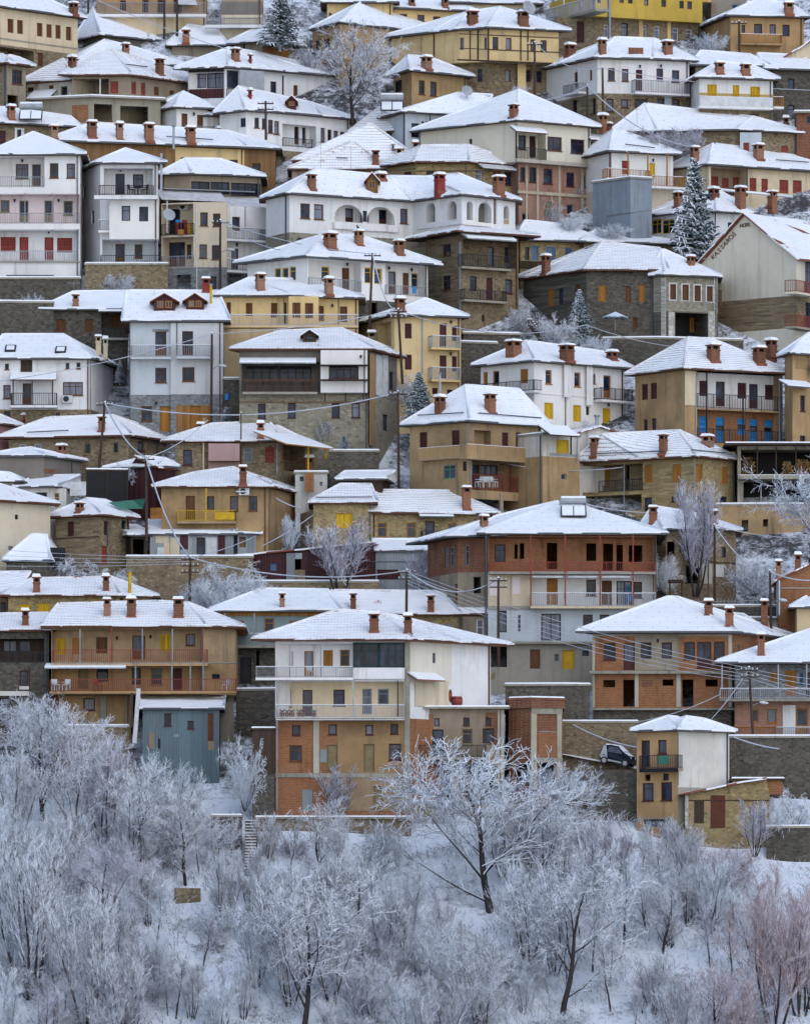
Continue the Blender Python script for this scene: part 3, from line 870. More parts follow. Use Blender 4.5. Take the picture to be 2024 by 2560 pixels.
        for k in range(nW):
            u0 = w * (.14 + k * .40) if nW == 2 else w * .22; u1 = u0 + (w * .32 if nW == 2 else w * .56); z0w = zb + .35; z1w = ze - .04
            f = MB()
            for bx in ((u0, u0 + .07, z0w, z1w), (u1 - .07, u1, z0w, z1w), (u0 + .07, u1 - .07, z1w - .07, z1w), (u0 + .07, u1 - .07, z0w, z0w + .07), ((u0 + u1) / 2 - .03, (u0 + u1) / 2 + .03, z0w + .07, z1w - .07)):
                f.box(fr, bx[0], bx[1], .0, .06, bx[2], bx[3])
            f.box(fr, u0 + .07, u1 - .07, .0, .02, z0w + .07, z1w - .07, 1)
            f.build('dormer_window', [paint('o' if mt != 'k' else 'd'), M('gl')], o)
    def snowbar(h, a):
        A, B = h.on_roof(a[0], a[1]), h.on_roof(a[2], a[3])
        if not A or not B: return
        m = MB(); up = Vector((0, -.12, .14)); m.tube([A[0] + up, B[0] + up], .05, 5); o = m.build('snow_guard', M('gut'), h.root)
    def skylight(h, a):
        x0, y0, x1, y1 = [float(v) for v in a[:4]]
        q = [h.on_roof(x, y) for x, y in ((x0, y1), (x1, y1), (x1 + 6, y0), (x0 + 6, y0))]
        if not all(q): return
        up = Vector((0, -.04, .12)); m = MB(); P = [v[0] for v in q]; m.hexa([p - up for p in P] + [p + up for p in P])
        o = m.build('skylight', paint('d'), h.root); c = sum(P, Vector()) / 4
        m = MB(); m.face([c + (p - c) * .72 + up * 1.1 for p in P]); m.build('snow_on_pane', M('snow'), o)
    def fitting(h, a):
        ty, x, y = a[0], float(a[1]), float(a[2]); s = float(a[3]) if len(a) > 3 else 1.
        if ty in 'ds': hit = h.on_roof(x, y)
        else: hit = None
        if hit: base = hit[0]; n = Vector((0, -1, 0)); pan = None
        else:
            pan = h.find(h.px(x), h.py(y), True)
            if not pan: return
            u, z, t = pan.hit(h.px(x), h.py(y), .0); base = pan.pt(u, 0, z); n = Vector((*pan.n, 0))
        if ty == 'd':                                # satellite dish
            r = .5 * s; m = MB(); c = base + n * .45 + Vector((0, 0, .55 if hit else .1)); ax = (n + Vector((.35, 0, .45))).normalized()
            e1 = ax.cross(Vector((0, 0, 1))).normalized(); e2 = ax.cross(e1); prev = None; N = 16
            rings = [[c + (e1 * math.cos(2 * math.pi * j / N) + e2 * math.sin(2 * math.pi * j / N)) * r * q + ax * (q * q * .16) for j in range(N)] for q in (.05, .4, .75, 1.)]
            for i in range(3):
                for j in range(N): m.face([rings[i][j], rings[i][(j + 1) % N], rings[i + 1][(j + 1) % N], rings[i + 1][j]])
            m.tube([base, c - ax * .03], .03, 5); m.tube([c - e2 * r * .9, c + ax * .5], .015, 4); m.tube([c + ax * .47, c + ax * .56], .05, 6)
            m.build('satellite_dish', paint('L'), h.root)
        elif ty == 'a':                              # air conditioner
            fr = ((base.x, base.y), (-n.y, n.x), (n.x, n.y)); m = MB(); m.box(fr, -.42, .42, .05, .38, base.z - .3, base.z + .3)
            o = m.build('air_conditioner', paint('w'), h.root); m = MB(); cc = base + n * .385
            d = Vector((-n.y, n.x, 0)); m.face([cc + d * (.24 * math.cos(k * math.pi / 8) - .1) + Vector((0, 0, .24 * math.sin(k * math.pi / 8))) for k in range(16)])
            m.build('fan_grille', paint('d'), o)
        elif ty == 'l':                              # wall lantern
            m = MB(); c = base + n * .2; m.tube([base + Vector((0, 0, .12)), c + Vector((0, 0, .14))], .02, 4); m.tube([c + Vector((0, 0, -.12)), c + Vector((0, 0, .1))], [.06, .1], 6); m.tube([c + Vector((0, 0, .1)), c + Vector((0, 0, .16))], [.12, .02], 6)
            m.build('wall_lantern', M('iron'), h.root)
        elif ty == 's':                              # solar water heater
            d = Vector((1, 0, 0)); b = base; m = MB()
            q = [b + Vector((-1.0, -.9, .15)), b + Vector((1.0, -.9, .15)), b + Vector((1.0, .5, 1.05)), b + Vector((-1.0, .5, 1.05))]
            m.hexa([v - Vector((0, 0, .08)) for v in q] + q); m.tube([b + Vector((-.9, .55, 0)), b + Vector((-.9, .55, 1.1))], .03, 4); m.tube([b + Vector((.9, .55, 0)), b + Vector((.9, .55, 1.1))], .03, 4)
            o = m.build('solar_water_heater', paint('d'), h.root)
            m = MB(); m.tube([b + Vector((-1.0, .6, 1.45)), b + Vector((1.0, .6, 1.45))], .3, 14); m.build('tank', paint('L'), o, smooth=False)
            m = MB(); L_ = lambda s, t: (q[0].lerp(q[1], s)).lerp(q[3].lerp(q[2], s), t)
            for s0, s1 in ((.05, .48), (.52, .95)):
                k4 = [L_(s0, .05), L_(s1, .05), L_(s1, .93), L_(s0, .93)]; m.hexa([v + Vector((0, -.004, .004)) for v in k4] + [v + Vector((0, -.03, .05)) for v in k4])
            m.tube([b + Vector((-.95, .55, 1.66)), b + Vector((.95, .55, 1.66))], .17, 8); m.build('snow_cover', M('snow'), o)
    # ---- finish
    def finish(h):
        h.panels_extra, h.panels_q = [], []
        early = [t for t in h.feats if t.split()[:1] and t.split()[0] in ('R', 'A')]
        for t in early:
            s = t.split(); h.recess(s[1:], s[0] == 'A')
        base = list(h.panels)
        for args in h.roof_specs:
            if 'gable' in args[2]:
                sg, gx, gyy = args[2]['gable'].split(','); h.gable(args[0], int(sg), gx, gyy, args[2])
            else: h.roof(*args)
        for t in h.feats:
            if t not in early: h.feature(t)
        for bl in h.blocks if h.cat in ('house', 'apartment house', 'hotel', 'cottage') else ():
            fs = [p for p in bl['segs'] if p.n[1] < -.35 and p.L > 3.5]
            for p in fs[-1:]:                                   # rain pipe at the corner
                m = MB(); m.box(p.fr(), p.L - .28, p.L - .19, .02, .11, bl['z0'], bl['z1']); m.build('drainpipe', M('gut') if rng.random() < .6 else paint('b'), h.root)
        for p in base + h.panels_extra: h.emit_panel(p)
        for (p, u0, u1, z0, z1, pr, mt) in h.panels_q:    # infill panels keep the openings free
            m = MB(); hs = [q for q in p.holes if q[0] < u1 and q[1] > u0 and q[2] < z1 and q[3] > z0]
            cl = lambda v, a, b: min(max(v, a), b)
            us = sorted({u0, u1, *[cl(x, u0, u1) for q in hs for x in q[:2]]}); zs = sorted({z0, z1, *[cl(x, z0, z1) for q in hs for x in q[2:4]]})
            for i in range(len(us) - 1):
                for j in range(len(zs) - 1):
                    uc, zc = (us[i] + us[i + 1]) / 2, (zs[j] + zs[j + 1]) / 2
                    if any(q[0] < uc < q[1] and q[2] < zc < q[3] for q in hs): continue
                    m.box(p.fr(), us[i], us[i + 1], .001, pr, zs[j], zs[j + 1])
            m.build('infill_panel', M(mt) if mt in MDEF else paint(mt), h.root)
        for key in sorted(h.cell, key=str):
            h.cell[key].build('wall' if h.cat != 'wall' else 'masonry', M(key[2]), h.root)

HOUSES = {}
def opts_of(s):
    r = {}
    for w in s.split():
        k, _, v = w.partition('='); r[k] = v or '1'
    return r
def build_houses(text):
    h = None
    def done():
        if h is not None: h.finish()
    for ln in text.strip().splitlines():
        ln = ln.strip()
        if not ln or ln[0] == '#': continue
        c = ln[0]; rest = ln[2:]
        if ln.startswith('H ') and '|' in ln:
            done(); f = [x.strip() for x in rest.split('|')]
            h = House(f[0], f[1], f[2], f[3], f[4], f[5] if len(f) > 5 else None); h.roof_specs = []
            HOUSES[f[2]] = h
        elif ln.startswith('b '):
            f = rest.split('|'); h.block(f[0], f[1], f[2], opts_of(f[3]) if len(f) > 3 else {})
        elif ln.startswith('r '):
            f = rest.split('|'); h.roof_specs.append((int(f[0]), f[1], opts_of(f[2]) if len(f) > 2 else {}))
        else: h.feats += [t.strip() for t in ln.split(';') if t.strip()]
    done()
TOWN = r'''
H plaster_house|house|cream plaster house over a stone base, six brown shutters in a row, top left corner|t1|310
b -60,-1 475,7|40 cr 262 st|-
r 0|100,-60,6 262,-8,8|k=rs
R 0 298 208 385 1.5;Sb 48 115 85 200;Sb 107 122 143 207;Sb 227 140 262 222;Sb 285 148 318 230;Sb 340 153 372 236;Sb 404 163 437 246;Sb 232 322 265 405;Wb 48 310 78 360;Wb 405 345 425 372;C 450 15 88 40;H -40 475 258 8 co
H stone_house|house|small stone house with plaster bay and dark doorway below the row of six shutters|t1|400
b -60,0 45,0|392 st|-|D=6
b 45,-.5 160,1|395 rd 570 rd|-|D=6
r 0|-60,340,3 20,345,3|k=rt
r 1|60,350,3 120,365,3|k=rt
Wb 75 425 138 515;V 40 580 112 658
H stone_house|house|long low house with a stone chimney and plank siding under a wide snowy roof|t1|150
b 485,4 625,0 885,3 1120,5|222 gy|-
r 0|570,56,5 900,112,9|k=rs own=001110
Q 890 262 1120 360 wo;C 748 105 215 46 s
H stone_house|house|brown walled house with one brick chimney squeezed behind the glazed verandah roof, upper left|t1|250
b 475,0 1110,4|375 rd|-
r 0|640,256,4 780,290,6|k=rs
C 768 265 345 34;Sb 1060 450 1095 480
H plaster_house|house|hip roofed house with dark glass verandah and orange brown shutters above the concrete garage|t1|340
b 440,0 785,0 915,2 1110,5|466 rd|-
b 165,3 440,1|495 wd|-
r 0|600,322,5 690,318,5|k=rt
r 1|385,372,4|k=rt
R 440 480 665 604 2.2;VV 612 480 604 8 w;Sr 675 495 722 570;Sr 802 498 832 575;Sr 860 505 888 582;Sb 940 530 970 582;Sb 1035 552 1065 582;C 975 355 458 38;C 442 345 458 36 d
Sb 298 520 328 610;Wn 370 525 412 598;Wb 163 532 207 557;N 160 300 555 600 1.5 gut;L 770 402 900 418
H concrete_garage|garage|flat roofed concrete garage with two black openings and brick infill, upper left|t1|400
b 215,2 440,.6 560,0 980,2|596 co|-
r 0||flat o=.5
V 575 635 686 742;V 735 648 905 778;Q 440 640 538 745 br;Q 610 742 690 772 br;Q 805 757 905 778 br;C 975 562 655 48 d
H plaster_house|house|small white house with two brown doors and lower side roof beside the concrete garage|t1|385
b 962,3 1078,0 1268,1|662 wh|-|D=7
b 1272,1 1412,2|712 wh|-|D=5
r 0|1118,572,4|k=rs
r 1|1350,678,3|k=rs
Pb 1108 692 1145 782;Pb 1203 700 1240 792;Pb 1335 745 1370 800;K 1195 1318 770 808 g;X l 1180 698
H glazed_house|house|white house with a black framed glazed verandah and a clear plastic porch, upper left|t1|290
b 1148,1 1382,0 1640,2 1935,5|418 wh|-
r 0|1392,304,4 1560,330,6|k=rs
Q 1150 422 1366 440 d;R 1150 440 1366 540 .6;Wd 1150 442 1260 538;Wd 1262 442 1366 538;Q 1150 542 1366 600 mm;Wd 1380 430 1456 538;Q 1462 430 1612 552 L .9;Wd 1650 497 1686 572;Sb 1790 520 1817 588;Q 1722 462 1730 580 mm;C 1437 295 372 38;C 1527 330 392 13 r;K 1385 1612 545 600 d
H wooden_house|house|house with brick chimney and metal flue behind the solar panel, upper left|t1|145
b 1050,1 1350,1|285 rd|-
r 0|1150,162,4 1330,190,4|k=rp
C 1135 180 262 40;C 1272 200 272 9 m;X s 1180 345
H wooden_house|house|house with orange plank shutters under a broad pointed snowy roof, top left of centre|t1|172
b 1430,2 1600,0 1880,5|258 rd|-
r 0|1592,168,4|k=rs
Q 1615 298 1760 362 wp;Wd 1480 275 1495 300
H apartment_building|apartment house|cream house with long railed terrace and awning at the top edge beside the dark spruce|t1|76
b 590,0 950,0 1260,1|-40 oc 85 cr|-
b 1350,-1 1600,-1|-40 oc 10 gy 90 cr|-
K 598 1250 15 85 g;H 590 1260 85 16 wh .8;Pm 735 2 770 66;Pm 870 0 908 76;Pm 962 0 1000 100;Pm 1060 -10 1110 108;N 1090 1205 -6 22 1.2 w;Wd 1270 20 1305 62;K 1258 1600 108 150 g;H 1250 1605 150 18 wh 1.0
H stone_house|house|low stone house with two capped chimneys and a solar heater at the left edge|t1|470
b -40,0 445,3|755 st|-|D=6
r 0|0,664,3 430,722,4|k=rs
C 70 645 730 40;C 407 680 765 46;Wd 105 790 130 850;Q 92 780 150 858 wh;Pm 0 797 36 880;X s 190 745
H row_house|house|long row house in yellow plaster and brown planks with seven brick chimneys|t1|600
b 330,0 1060,3 1490,5 1680,6|866 wo|-|D=8
r 0|560,762,4 1390,812,8.5|k=rs
Q 1070 905 1490 1062 ye;Wb 1102 960 1150 1000;Wb 1220 964 1270 1004;Wb 1308 968 1358 1008;Wb 1400 975 1450 1030;Wb 1538 995 1590 1068;Wb 945 955 1000 1010
C 562 740 840 50;C 730 750 850 38;C 910 755 862 50;C 1163 775 872 50;C 1342 780 887 38;C 1507 790 897 38;C 330 765 845 42;C 1060 855 940 14 m;L 1015 842 1300 862
H apartment_house|house|three storey white and pale pink house with iron railings and red brown roller shutters|t4|740
b -40,0 490,0|144 wh 372 pl 590 wh|-
r 0|205,14,4.5|k=rp
R -40 150 272 335 1.4;Wb 98 195 175 285;Db 198 197 250 333;Wb 305 190 358 280;Wb 408 192 460 280;K -40 272 272 335 g
R -40 380 487 556 1.2;Wn 5 415 60 488;Dn 120 418 175 552;Dn 273 418 328 552;Wn 390 420 445 508;K -40 487 494 558 g;H -40 490 560 34 wh .12
R -40 600 482 786 1.2;Sr 5 640 97 730;Pr 120 640 175 784;Pr 273 642 328 784;Sr 350 645 442 735;K -40 480 724 786 L;H -40 488 786 8 co .2;VV 154 372 590 5 met;VV 320 372 640 5 met
X l 138 178;X l 92 420;X l 360 420;Q 40 872 330 890 dk .6;X l 300 612
H narrow_house|house|narrow white three storey house with small snowy peak and balcony table above the block wall|t4|735
b 500,6 612,0 965,0|197 wh|-
b 668,-.9 968,-.9|390 wh|654|D=4
r 0|765,114,4|k=rp
R 635 222 934 382 1.4;Dd 705 255 762 382;Wd 812 258 875 342;K 606 936 324 384 d;H 575 965 386 22 wh .9;Wd 743 450 795 542;Wd 850 455 905 545;R 625 656 964 805 1.0 gb;Db 705 682 763 803;Wb 822 685 870 768;B 612 985 750 806 .9 d;B 600 676 535 600 .7 g;X l 738 235;X d 1030 520 1.1;Wd 507 330 525 400;Wd 558 480 575 560;VV 985 130 372 15 L .4
H corner_house|house|cream and white corner house with crates on its balcony and a glazed top storey|t4|735
b 985,1 1185,0 1385,0|428 cr 825 sg|-
b 1385,1.2 1635,3|450 wh 850 sg|-|D=8
b 1000,4.5 1165,4 1590,6|262 rd|420|D=6
r 2|1132,174,6 1345,178,8|k=rs o=.5
R 985 440 1180 628 1.6;R 985 640 1180 826 1.6;K 985 1185 560 630 d;K 985 1182 756 826 g;Dd 1030 470 1100 626;Db 1007 672 1130 824;Wb 1140 685 1168 770
Wb 1222 490 1268 572;Wb 1300 497 1345 575;Wb 1217 685 1263 770;Wb 1293 690 1340 777;Db 1417 517 1464 602;B 1385 1628 585 656 1.1 g;Dm 1412 712 1455 842;B 1378 1578 780 846 1.0 g
V 1078 870 1165 975;Wd 1245 880 1320 970;V 1395 862 1560 935;Wd 1168 302 1280 372;Wd 1285 305 1400 378;Wd 1410 312 1590 392;N 985 1385 358 412 2.0 w;N 1385 1690 400 452 2.0 w
VV 1201 430 970 6 w .1;X a 1130 455;X l 1440 690;VV 1020 420 615 7 w .5;VV 1497 455 580 4 met;H 1000 1555 352 5 met .6;C 1060 -30 60 15 m
H white_house|house|white house with a line of brown windows and a dark red roof dormer|t2|430
b -270,2 -110,0 60,1 320,3.6 520,6|682 wh 905 st|-|D=7
r 0|-155,540,4 290,640,8|k=rs
Wd -145 720 -105 775;Wb -58 718 -30 780;Wb -12 722 10 785;Wb 25 730 55 812;Wb 62 738 92 820;R 112 762 318 898 1.0;Db 185 768 213 880;Db 233 778 255 895;Wd 275 780 314 865;Wb 345 780 372 865;Wb 388 790 413 866;Wb 425 797 452 850;Wb 465 805 495 832;K 115 300 845 898 d;Wb 45 955 75 1020;Wb 105 955 130 1020
M 130 590 205 660 m;M 205 610 285 690 m;C -85 545 605 16 r
H plaster_house|house|big bare tan house with blank side wall and balcony on its left corner, top centre|t2|200
b 295,5 466,0 1190,9|142 tn 148 oc|-
r 0|590,24,6 960,122,10|k=rs o=.3
Wb 312 245 340 332;Wb 362 238 400 312;B 352 464 312 362 1.0 s;Wd 368 425 405 496;VV 1012 165 350 8 gy;C 750 355 385 40 d
H plaster_house|house|small ochre house with two windows and one brick chimney behind the frosted tree, top centre|t2|330
b 790,4 900,0 1235,4|438 oc|-
r 0|880,350,4 1010,362,6|k=rs
Wb 943 490 980 576;Wb 1013 498 1052 585;Wd 795 490 840 562;C 990 345 422 48
H timber_house|house|half timbered yellow house overhanging a stone ground floor with a curved corner support, top centre|t2|260
b 1050,3 1190,1.2 1300,.8 1365,0 1795,2|176 ye|372|D=8
b 1180,2 1380,1.2 1795,3.5|372 st|-|D=6
r 0|1240,86,5 1440,56,5 1560,90,6|k=rs
H 1190 1795 216 5 wk;H 1190 1795 304 5 wk;VV 1255 178 368 5 wk;VV 1365 178 368 6 wk;VV 1302 178 368 5 wk;VV 1565 178 368 6 wk;VV 1608 178 368 6 wk;Wb 1340 228 1358 302;Wb 1392 225 1428 302;Wb 1473 230 1508 305;Wb 1622 240 1652 312;Wb 1685 245 1722 318;Wb 1195 230 1218 304
Wb 1470 425 1502 500;Wd 1300 420 1330 500;Wb 1592 425 1628 502;Wb 1658 430 1695 505;VV 1570 374 570 50 ye .5;C 1270 65 152 55;C 1578 70 157 55;H 1180 1795 372 8 wk .2;X d 1600 60 1.3
H plaster_house|house|yellow plaster house with one flat snowy roof at the top edge, beside the spruce|t2|80
b 385,0 785,0|22 ye|-
r 0|470,-40,4 700,-42,4|k=rs
Wb 395 78 412 108;Wb 470 60 490 85
H plaster_house|house|yellow house with twin brick chimneys at the top edge, left of the half timbered house|t2|60
b 790,0 1240,2|56 ye|-
r 0|860,-35,4 1120,-25,4|k=rs
C 900 -10 37 32;C 1103 -10 47 32;Pm 828 85 872 118;Wb 935 90 978 140;Wb 1030 100 1075 140
H plaster_house|house|cream house under a low wide roof at the top edge, behind the half timbered house|t2|20
b 1120,0 1660,1|22 cr|-
r 0|1150,-25,4 1600,-12,4|k=rs
H plaster_house|house|pale blue white house with roof dish and wooden door behind the large gabled house|t2|430
b 862,0 1290,2.6|690 gb|-|D=7
r 0|1180,580,4 1390,592,5|k=rs
Wd 898 752 945 838;Pm 985 742 1040 782;Wd 960 740 975 752;X d 1235 600;VV 1012 700 780 5 gut;C 1380 605 630 30
H tiled_cottage|cottage|cottage under melting tile roof with bare red ridge, lower left of the solar panel|t2|385
b 540,2 845,0|806 sd|-|D=6
r 0|705,668,3|k=rb o=.4
X s 780 690;Wd 820 730 840 770
H tiled_cottage|cottage|cottage with the widest tile striped snow roof, two small chimneys low on its right slope|t2|490
b 200,2 920,1|980 st|-|D=8
r 0|628,772,4 660,772,4|k=rb o=.4
C 925 865 915 30;C 825 905 955 42 y;C 786 875 930 10 s;Wd 250 985 280 1020
H tiled_cottage|cottage|low cottage with bare red tiles at its pointed top before the widest striped roof|t2|545
b 170,1 720,1|1040 oc|-|D=7
r 0|522,878,3 560,885,3|k=rb o=.4
C 680 915 1000 38 d;C 228 1000 1060 16 m;L 440 972 510 975
H stone_house|house|stone and ochre house with tile edged roof and white canopy, behind the arcaded white house|t2|590
b 640,5 925,0 1235,0 1545,3|996 sy|-|D=8
r 0|965,900,3 1250,898,3|k=rt o=.5
C 1117 895 982 35;Pm 850 1048 897 1105;Wd 990 1040 1036 1078;Ww 1288 1032 1332 1120;Wm 1465 1050 1515 1130;N 1335 1540 995 1025 1.2 w;H 925 1545 1040 4 wk;VV 1230 1000 1100 6 gut;Pr 1395 1045 1440 1120
H gabled_house|house|large white house with blank left wall over brick storeys in concrete frames, centre right|t2|575
b 955,7.5 1545,0 1990,4.4|742 hc|985
b 1550,.9 2080,5.4|985 bp|-|D=8
b 1992,5 2132,6.2|820 gb|1000|D=5
r 0|1552,560,8|k=rs
R 1536 796 1716 978 1.2;Wm 1550 825 1596 912;Pm 1617 830 1656 962;K 1540 1718 902 975 d;N 1535 1730 780 806 .9 rust;Wb 1726 835 1815 920;Wm 1868 850 1952 937;Wd 2015 880 2053 957;B 1995 2135 942 1002 .7 d;N 1990 2160 830 855 .9 rust;VV 1534 760 970 6 rust;Wn 1247 847 1268 892
H 1545 2080 985 22 cl .3;H 1545 2080 1178 18 cl .15;Wm 1560 1021 1590 1105;Wm 1616 1021 1658 1112;Wm 1702 1030 1756 1122;Wm 1842 1052 1890 1138;Wm 1950 1068 1986 1142;Wm 2014 1070 2053 1150
VV 1667 1005 1370 14 cl;VV 1800 1005 1370 14 cl;VV 1940 1005 1370 14 cl;VV 2072 1005 1380 18 cl;VV 1600 1005 1370 12 cl
Pn 1706 1231 1752 1320;Wk 1845 1245 1887 1318;Pn 1978 1258 2013 1358;Wk 1572 1300 1612 1360;C 1521 635 716 40;C 2065 700 772 42;C 2105 750 775 20 d
H yellow_house|house|strong yellow house jutting over a stone floor at the top edge, right of centre|t3|160
b 395,0 1050,4.5|-60 yl|98|D=9
b 150,1.6 395,1 1040,5.5|96 st|-|D=8
b 395,.3 1105,5|-60 yl|-30
Wb 410 -12 432 18;Wb 545 -10 572 18;Wb 597 -10 626 22;Wb 695 -5 722 34;Wb 800 0 830 43;Wb 910 5 938 52;Wb 958 8 988 56;B 95 398 18 96 1.4 L;Wd 193 148 222 200;Pm 285 130 330 260;Ww 450 150 480 228;Wd 558 140 597 222;Ww 690 152 712 230;Ww 757 158 792 238;Ww 870 170 905 248;Ww 950 178 988 256;VV 677 105 250 22 ye;VV 848 115 255 20 ye;VV 487 -40 245 11 met .2;VV 205 -60 40 4 w 1.3;VV 312 -60 40 4 w 1.3
H plaster_house|house|ochre house with an orange plank balcony in the top right corner|t3|190
b 1112,5 1222,0 1668,1|103 oc|-
r 0|1395,4,4 1560,28,4|k=rs
Wm 1288 150 1310 200;Wm 1365 145 1415 207;Wm 1460 148 1498 212;Wm 1538 150 1582 222;B 1285 1540 208 262 1.0 o;C 1348 15 86 52;C 1577 15 88 50;C 1135 55 122 40
H plaster_house|house|grey cream house end with a blue window at the top edge beside the yellow house|t3|60
b 1105,0 1420,1|-20 rd|-|D=6
Wu 1232 28 1265 70;Q 1110 20 1135 80 tn
H corner_house|house|white upper floor over stone corner house with three chimneys and grey balcony, upper right|t3|345
b 205,5 410,0 735,.8 970,2|360 wh 568 st|-
r 0|520,240,4 760,250,5|k=rs
Pm 268 440 290 535;Sb 360 422 378 492;Wb 475 415 517 493;Wb 560 420 600 496;Pm 645 425 685 556;Wb 770 418 812 490;Wm 865 428 910 502;B 640 975 490 566 1.0 g;B 198 296 512 566 .9 g;Wm 258 610 285 700;Wm 378 600 400 690;Wm 465 602 508 682;Wm 555 605 597 656;Wm 640 605 715 652;Wm 775 600 818 676;Wm 870 605 910 682;C 245 270 342 48;C 440 240 332 38;C 837 250 332 48;Q 820 572 862 680 gb;X l 668 408;X l 793 405;Q 600 290 690 335 bd .02
H plaster_house|house|white house with yellow shutters and yellow door over a low stone floor, upper right|t3|375
b 990,3 1032,0 1480,1.5|480 wh 652 st|-|D=7
r 0|1150,388,3 1330,402,3.5|k=rs
Sy 1080 515 1138 592;Py 1235 520 1275 642;Sy 1342 528 1402 605;B 1032 1482 592 650 .9 S;K 1032 1482 572 590 y;B 1484 1548 590 650 .9 o;C 1155 380 452 46;C 1313 390 457 48;C 1005 350 467 38;Wd 1065 685 1108 702;Wd 1170 690 1230 712;Wd 1333 695 1395 732
H plaster_house|house|snow roofed house with one chimney just behind the yellow shuttered house|t3|300
b 1010,0 1420,1|405 rd|-|D=6
r 0|1040,322,3 1340,345,3|k=rs
C 1255 330 402 42
H stone_house|house|dark stone house with small black windows at the right edge, upper right|t3|290
b 1400,2 1455,0 1740,1|428 sd|-
r 0|1390,338,4 1640,350,4|k=rs
Wd 1573 480 1612 552;Wd 1570 640 1612 720;Wd 1480 500 1500 540
H plaster_house|house|cream gable end at the right edge under a red edged snow roof|t3|230
b 1500,0 1760,0|385 cr|-|D=6
r 0||gable=0,1740,235 k=rs D=6
H stone_house|house|long low stone house with twisted grey metal on its snowy roof, behind the purple bush|t3|450
b 520,2 780,1 1250,0 1630,2|800 st|-|D=8
b 1280,-.6 1410,-.6|808 gb|-|D=3
r 0|700,645,4 1360,725,5|k=rs
Sr 1300 870 1335 925;Sr 1530 890 1572 948;Wd 545 780 565 810
H plaster_house|house|white house with orange railings and yellow door above the grey concrete tower|t3|580
b 498,0 872,2.4|930 wh 1075 wh 1140 cr|-|D=8
r 0|512,800,4 620,832,5|k=rs
Sr 560 980 606 1062;Py 727 995 762 1118;B 470 735 1032 1090 1.0 o;B 740 950 1075 1138 1.0 o;O 597 930 1090 1.0 o;O 718 935 1090 1.0 o;O 835 940 1130 1.0 o;X l 745 980;L 580 890 760 912
H concrete_tower|tower|plain blue grey concrete shaft with flat top below the orange railings|t6|650
b 465,2.5 612,0 742,1|112 cg|-|D=5
r 0||flat o=.12
H 465 742 322 3 gy
H row_house|house|cream row house with seven red brown shutters and a recessed wooden loggia, right edge|t3|545
b 880,3 1090,0 1740,5|1012 cr|-|D=8
r 0|1115,890,4 1700,955,8|k=rs
R 1102 1022 1322 1192 1.2 tn;Sr 1105 1075 1146 1145;Sr 1170 1085 1210 1145;Pr 1235 1080 1273 1188;Sr 1338 1085 1380 1166;Sr 1410 1090 1450 1172;Sr 1520 1097 1575 1180;Sr 1602 1100 1656 1182;K 1105 1322 1148 1190 w;C 1003 895 992 40;C 1393 880 972 48;VV 1325 1015 1190 6 gut;L 1500 985 1700 1000
H plaster_house|house|house with a yellow framed glass porch and three chimneys behind the big spruce|t6|640
b 735,3.5 885,1.2 1125,0 1300,1|322 wh|-|D=7
r 0|1140,192,4 1600,238,5|k=rs
Wy 738 362 800 450;Wy 802 362 880 450;C 1120 172 237 48 d;C 1283 165 292 48;C 1477 190 282 44;C 905 195 285 42;X d 1450 290 1.3;X d 1605 275 .8;Wd 1205 380 1235 440;VV 1130 322 440 6 gut
H hotel|hotel|big ivory gable end with brown lettering along its sloping roof edge, right edge|t6|885
b 1035,7 1622,0 1745,3|592 hc 825 st 1022 hc|-|D=9
r 0||gable=0,1312,335 k=rr D=11 o=.4
B 1622 1745 740 812 1.1 r;B 1622 1745 950 1022 1.1 r;Wd 1675 620 1720 810;Wd 1680 870 1722 1020
H stone_house|house|dark stone mansion with white quoins, orange shutters and an open vault, right of centre|t6|870
b 5,6.5 345,0 760,0|680 sd|-|D=9
b 752,-.4 820,-1.2 1145,.7|706 sb 925 sd|-|D=6
r 0|440,514,5 790,552,5|k=rt
r 1|805,560,4 815,560,4|k=rs o=.4
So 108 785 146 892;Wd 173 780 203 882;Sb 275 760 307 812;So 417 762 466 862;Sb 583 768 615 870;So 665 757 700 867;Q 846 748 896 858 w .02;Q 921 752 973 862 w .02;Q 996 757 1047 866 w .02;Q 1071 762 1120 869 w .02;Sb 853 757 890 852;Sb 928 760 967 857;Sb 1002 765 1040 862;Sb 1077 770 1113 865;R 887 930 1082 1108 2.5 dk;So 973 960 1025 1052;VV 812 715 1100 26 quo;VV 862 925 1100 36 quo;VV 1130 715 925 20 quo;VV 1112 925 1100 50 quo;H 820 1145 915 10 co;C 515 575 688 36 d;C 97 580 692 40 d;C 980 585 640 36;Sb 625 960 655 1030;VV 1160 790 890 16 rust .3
H stone_house|house|low yellow stone house with blue grey windows and a wooden terrace behind the dark mansion|t6|710
b -60,0 430,2.4|492 sy|-|D=7
r 0|-30,382,3 190,405,4|k=rs
Wu 10 525 50 612;Wu 97 530 155 618;Wu 212 535 255 606;K -60 110 618 665 w;Wd -30 530 -5 610
H low_house|house|low house showing mostly snowy roof and one brick chimney beside the big spruce|t6|690
b 330,0 900,2|505 st|-|D=8
r 0|400,440,4 720,480,5|k=rs
C 680 458 535 40
H arcaded_house|house|long white house with round arches, pointed arched bay and a wooden dormer, centre|t5|810
b 12,4 155,0 905,6 1205,1 1415,3.6 1530,5.4|212 wh 440 sb|-|D=6
r 0|320,66,4 760,112,7.5 985,116,9.5 1188,97,8|k=rs own=001233321
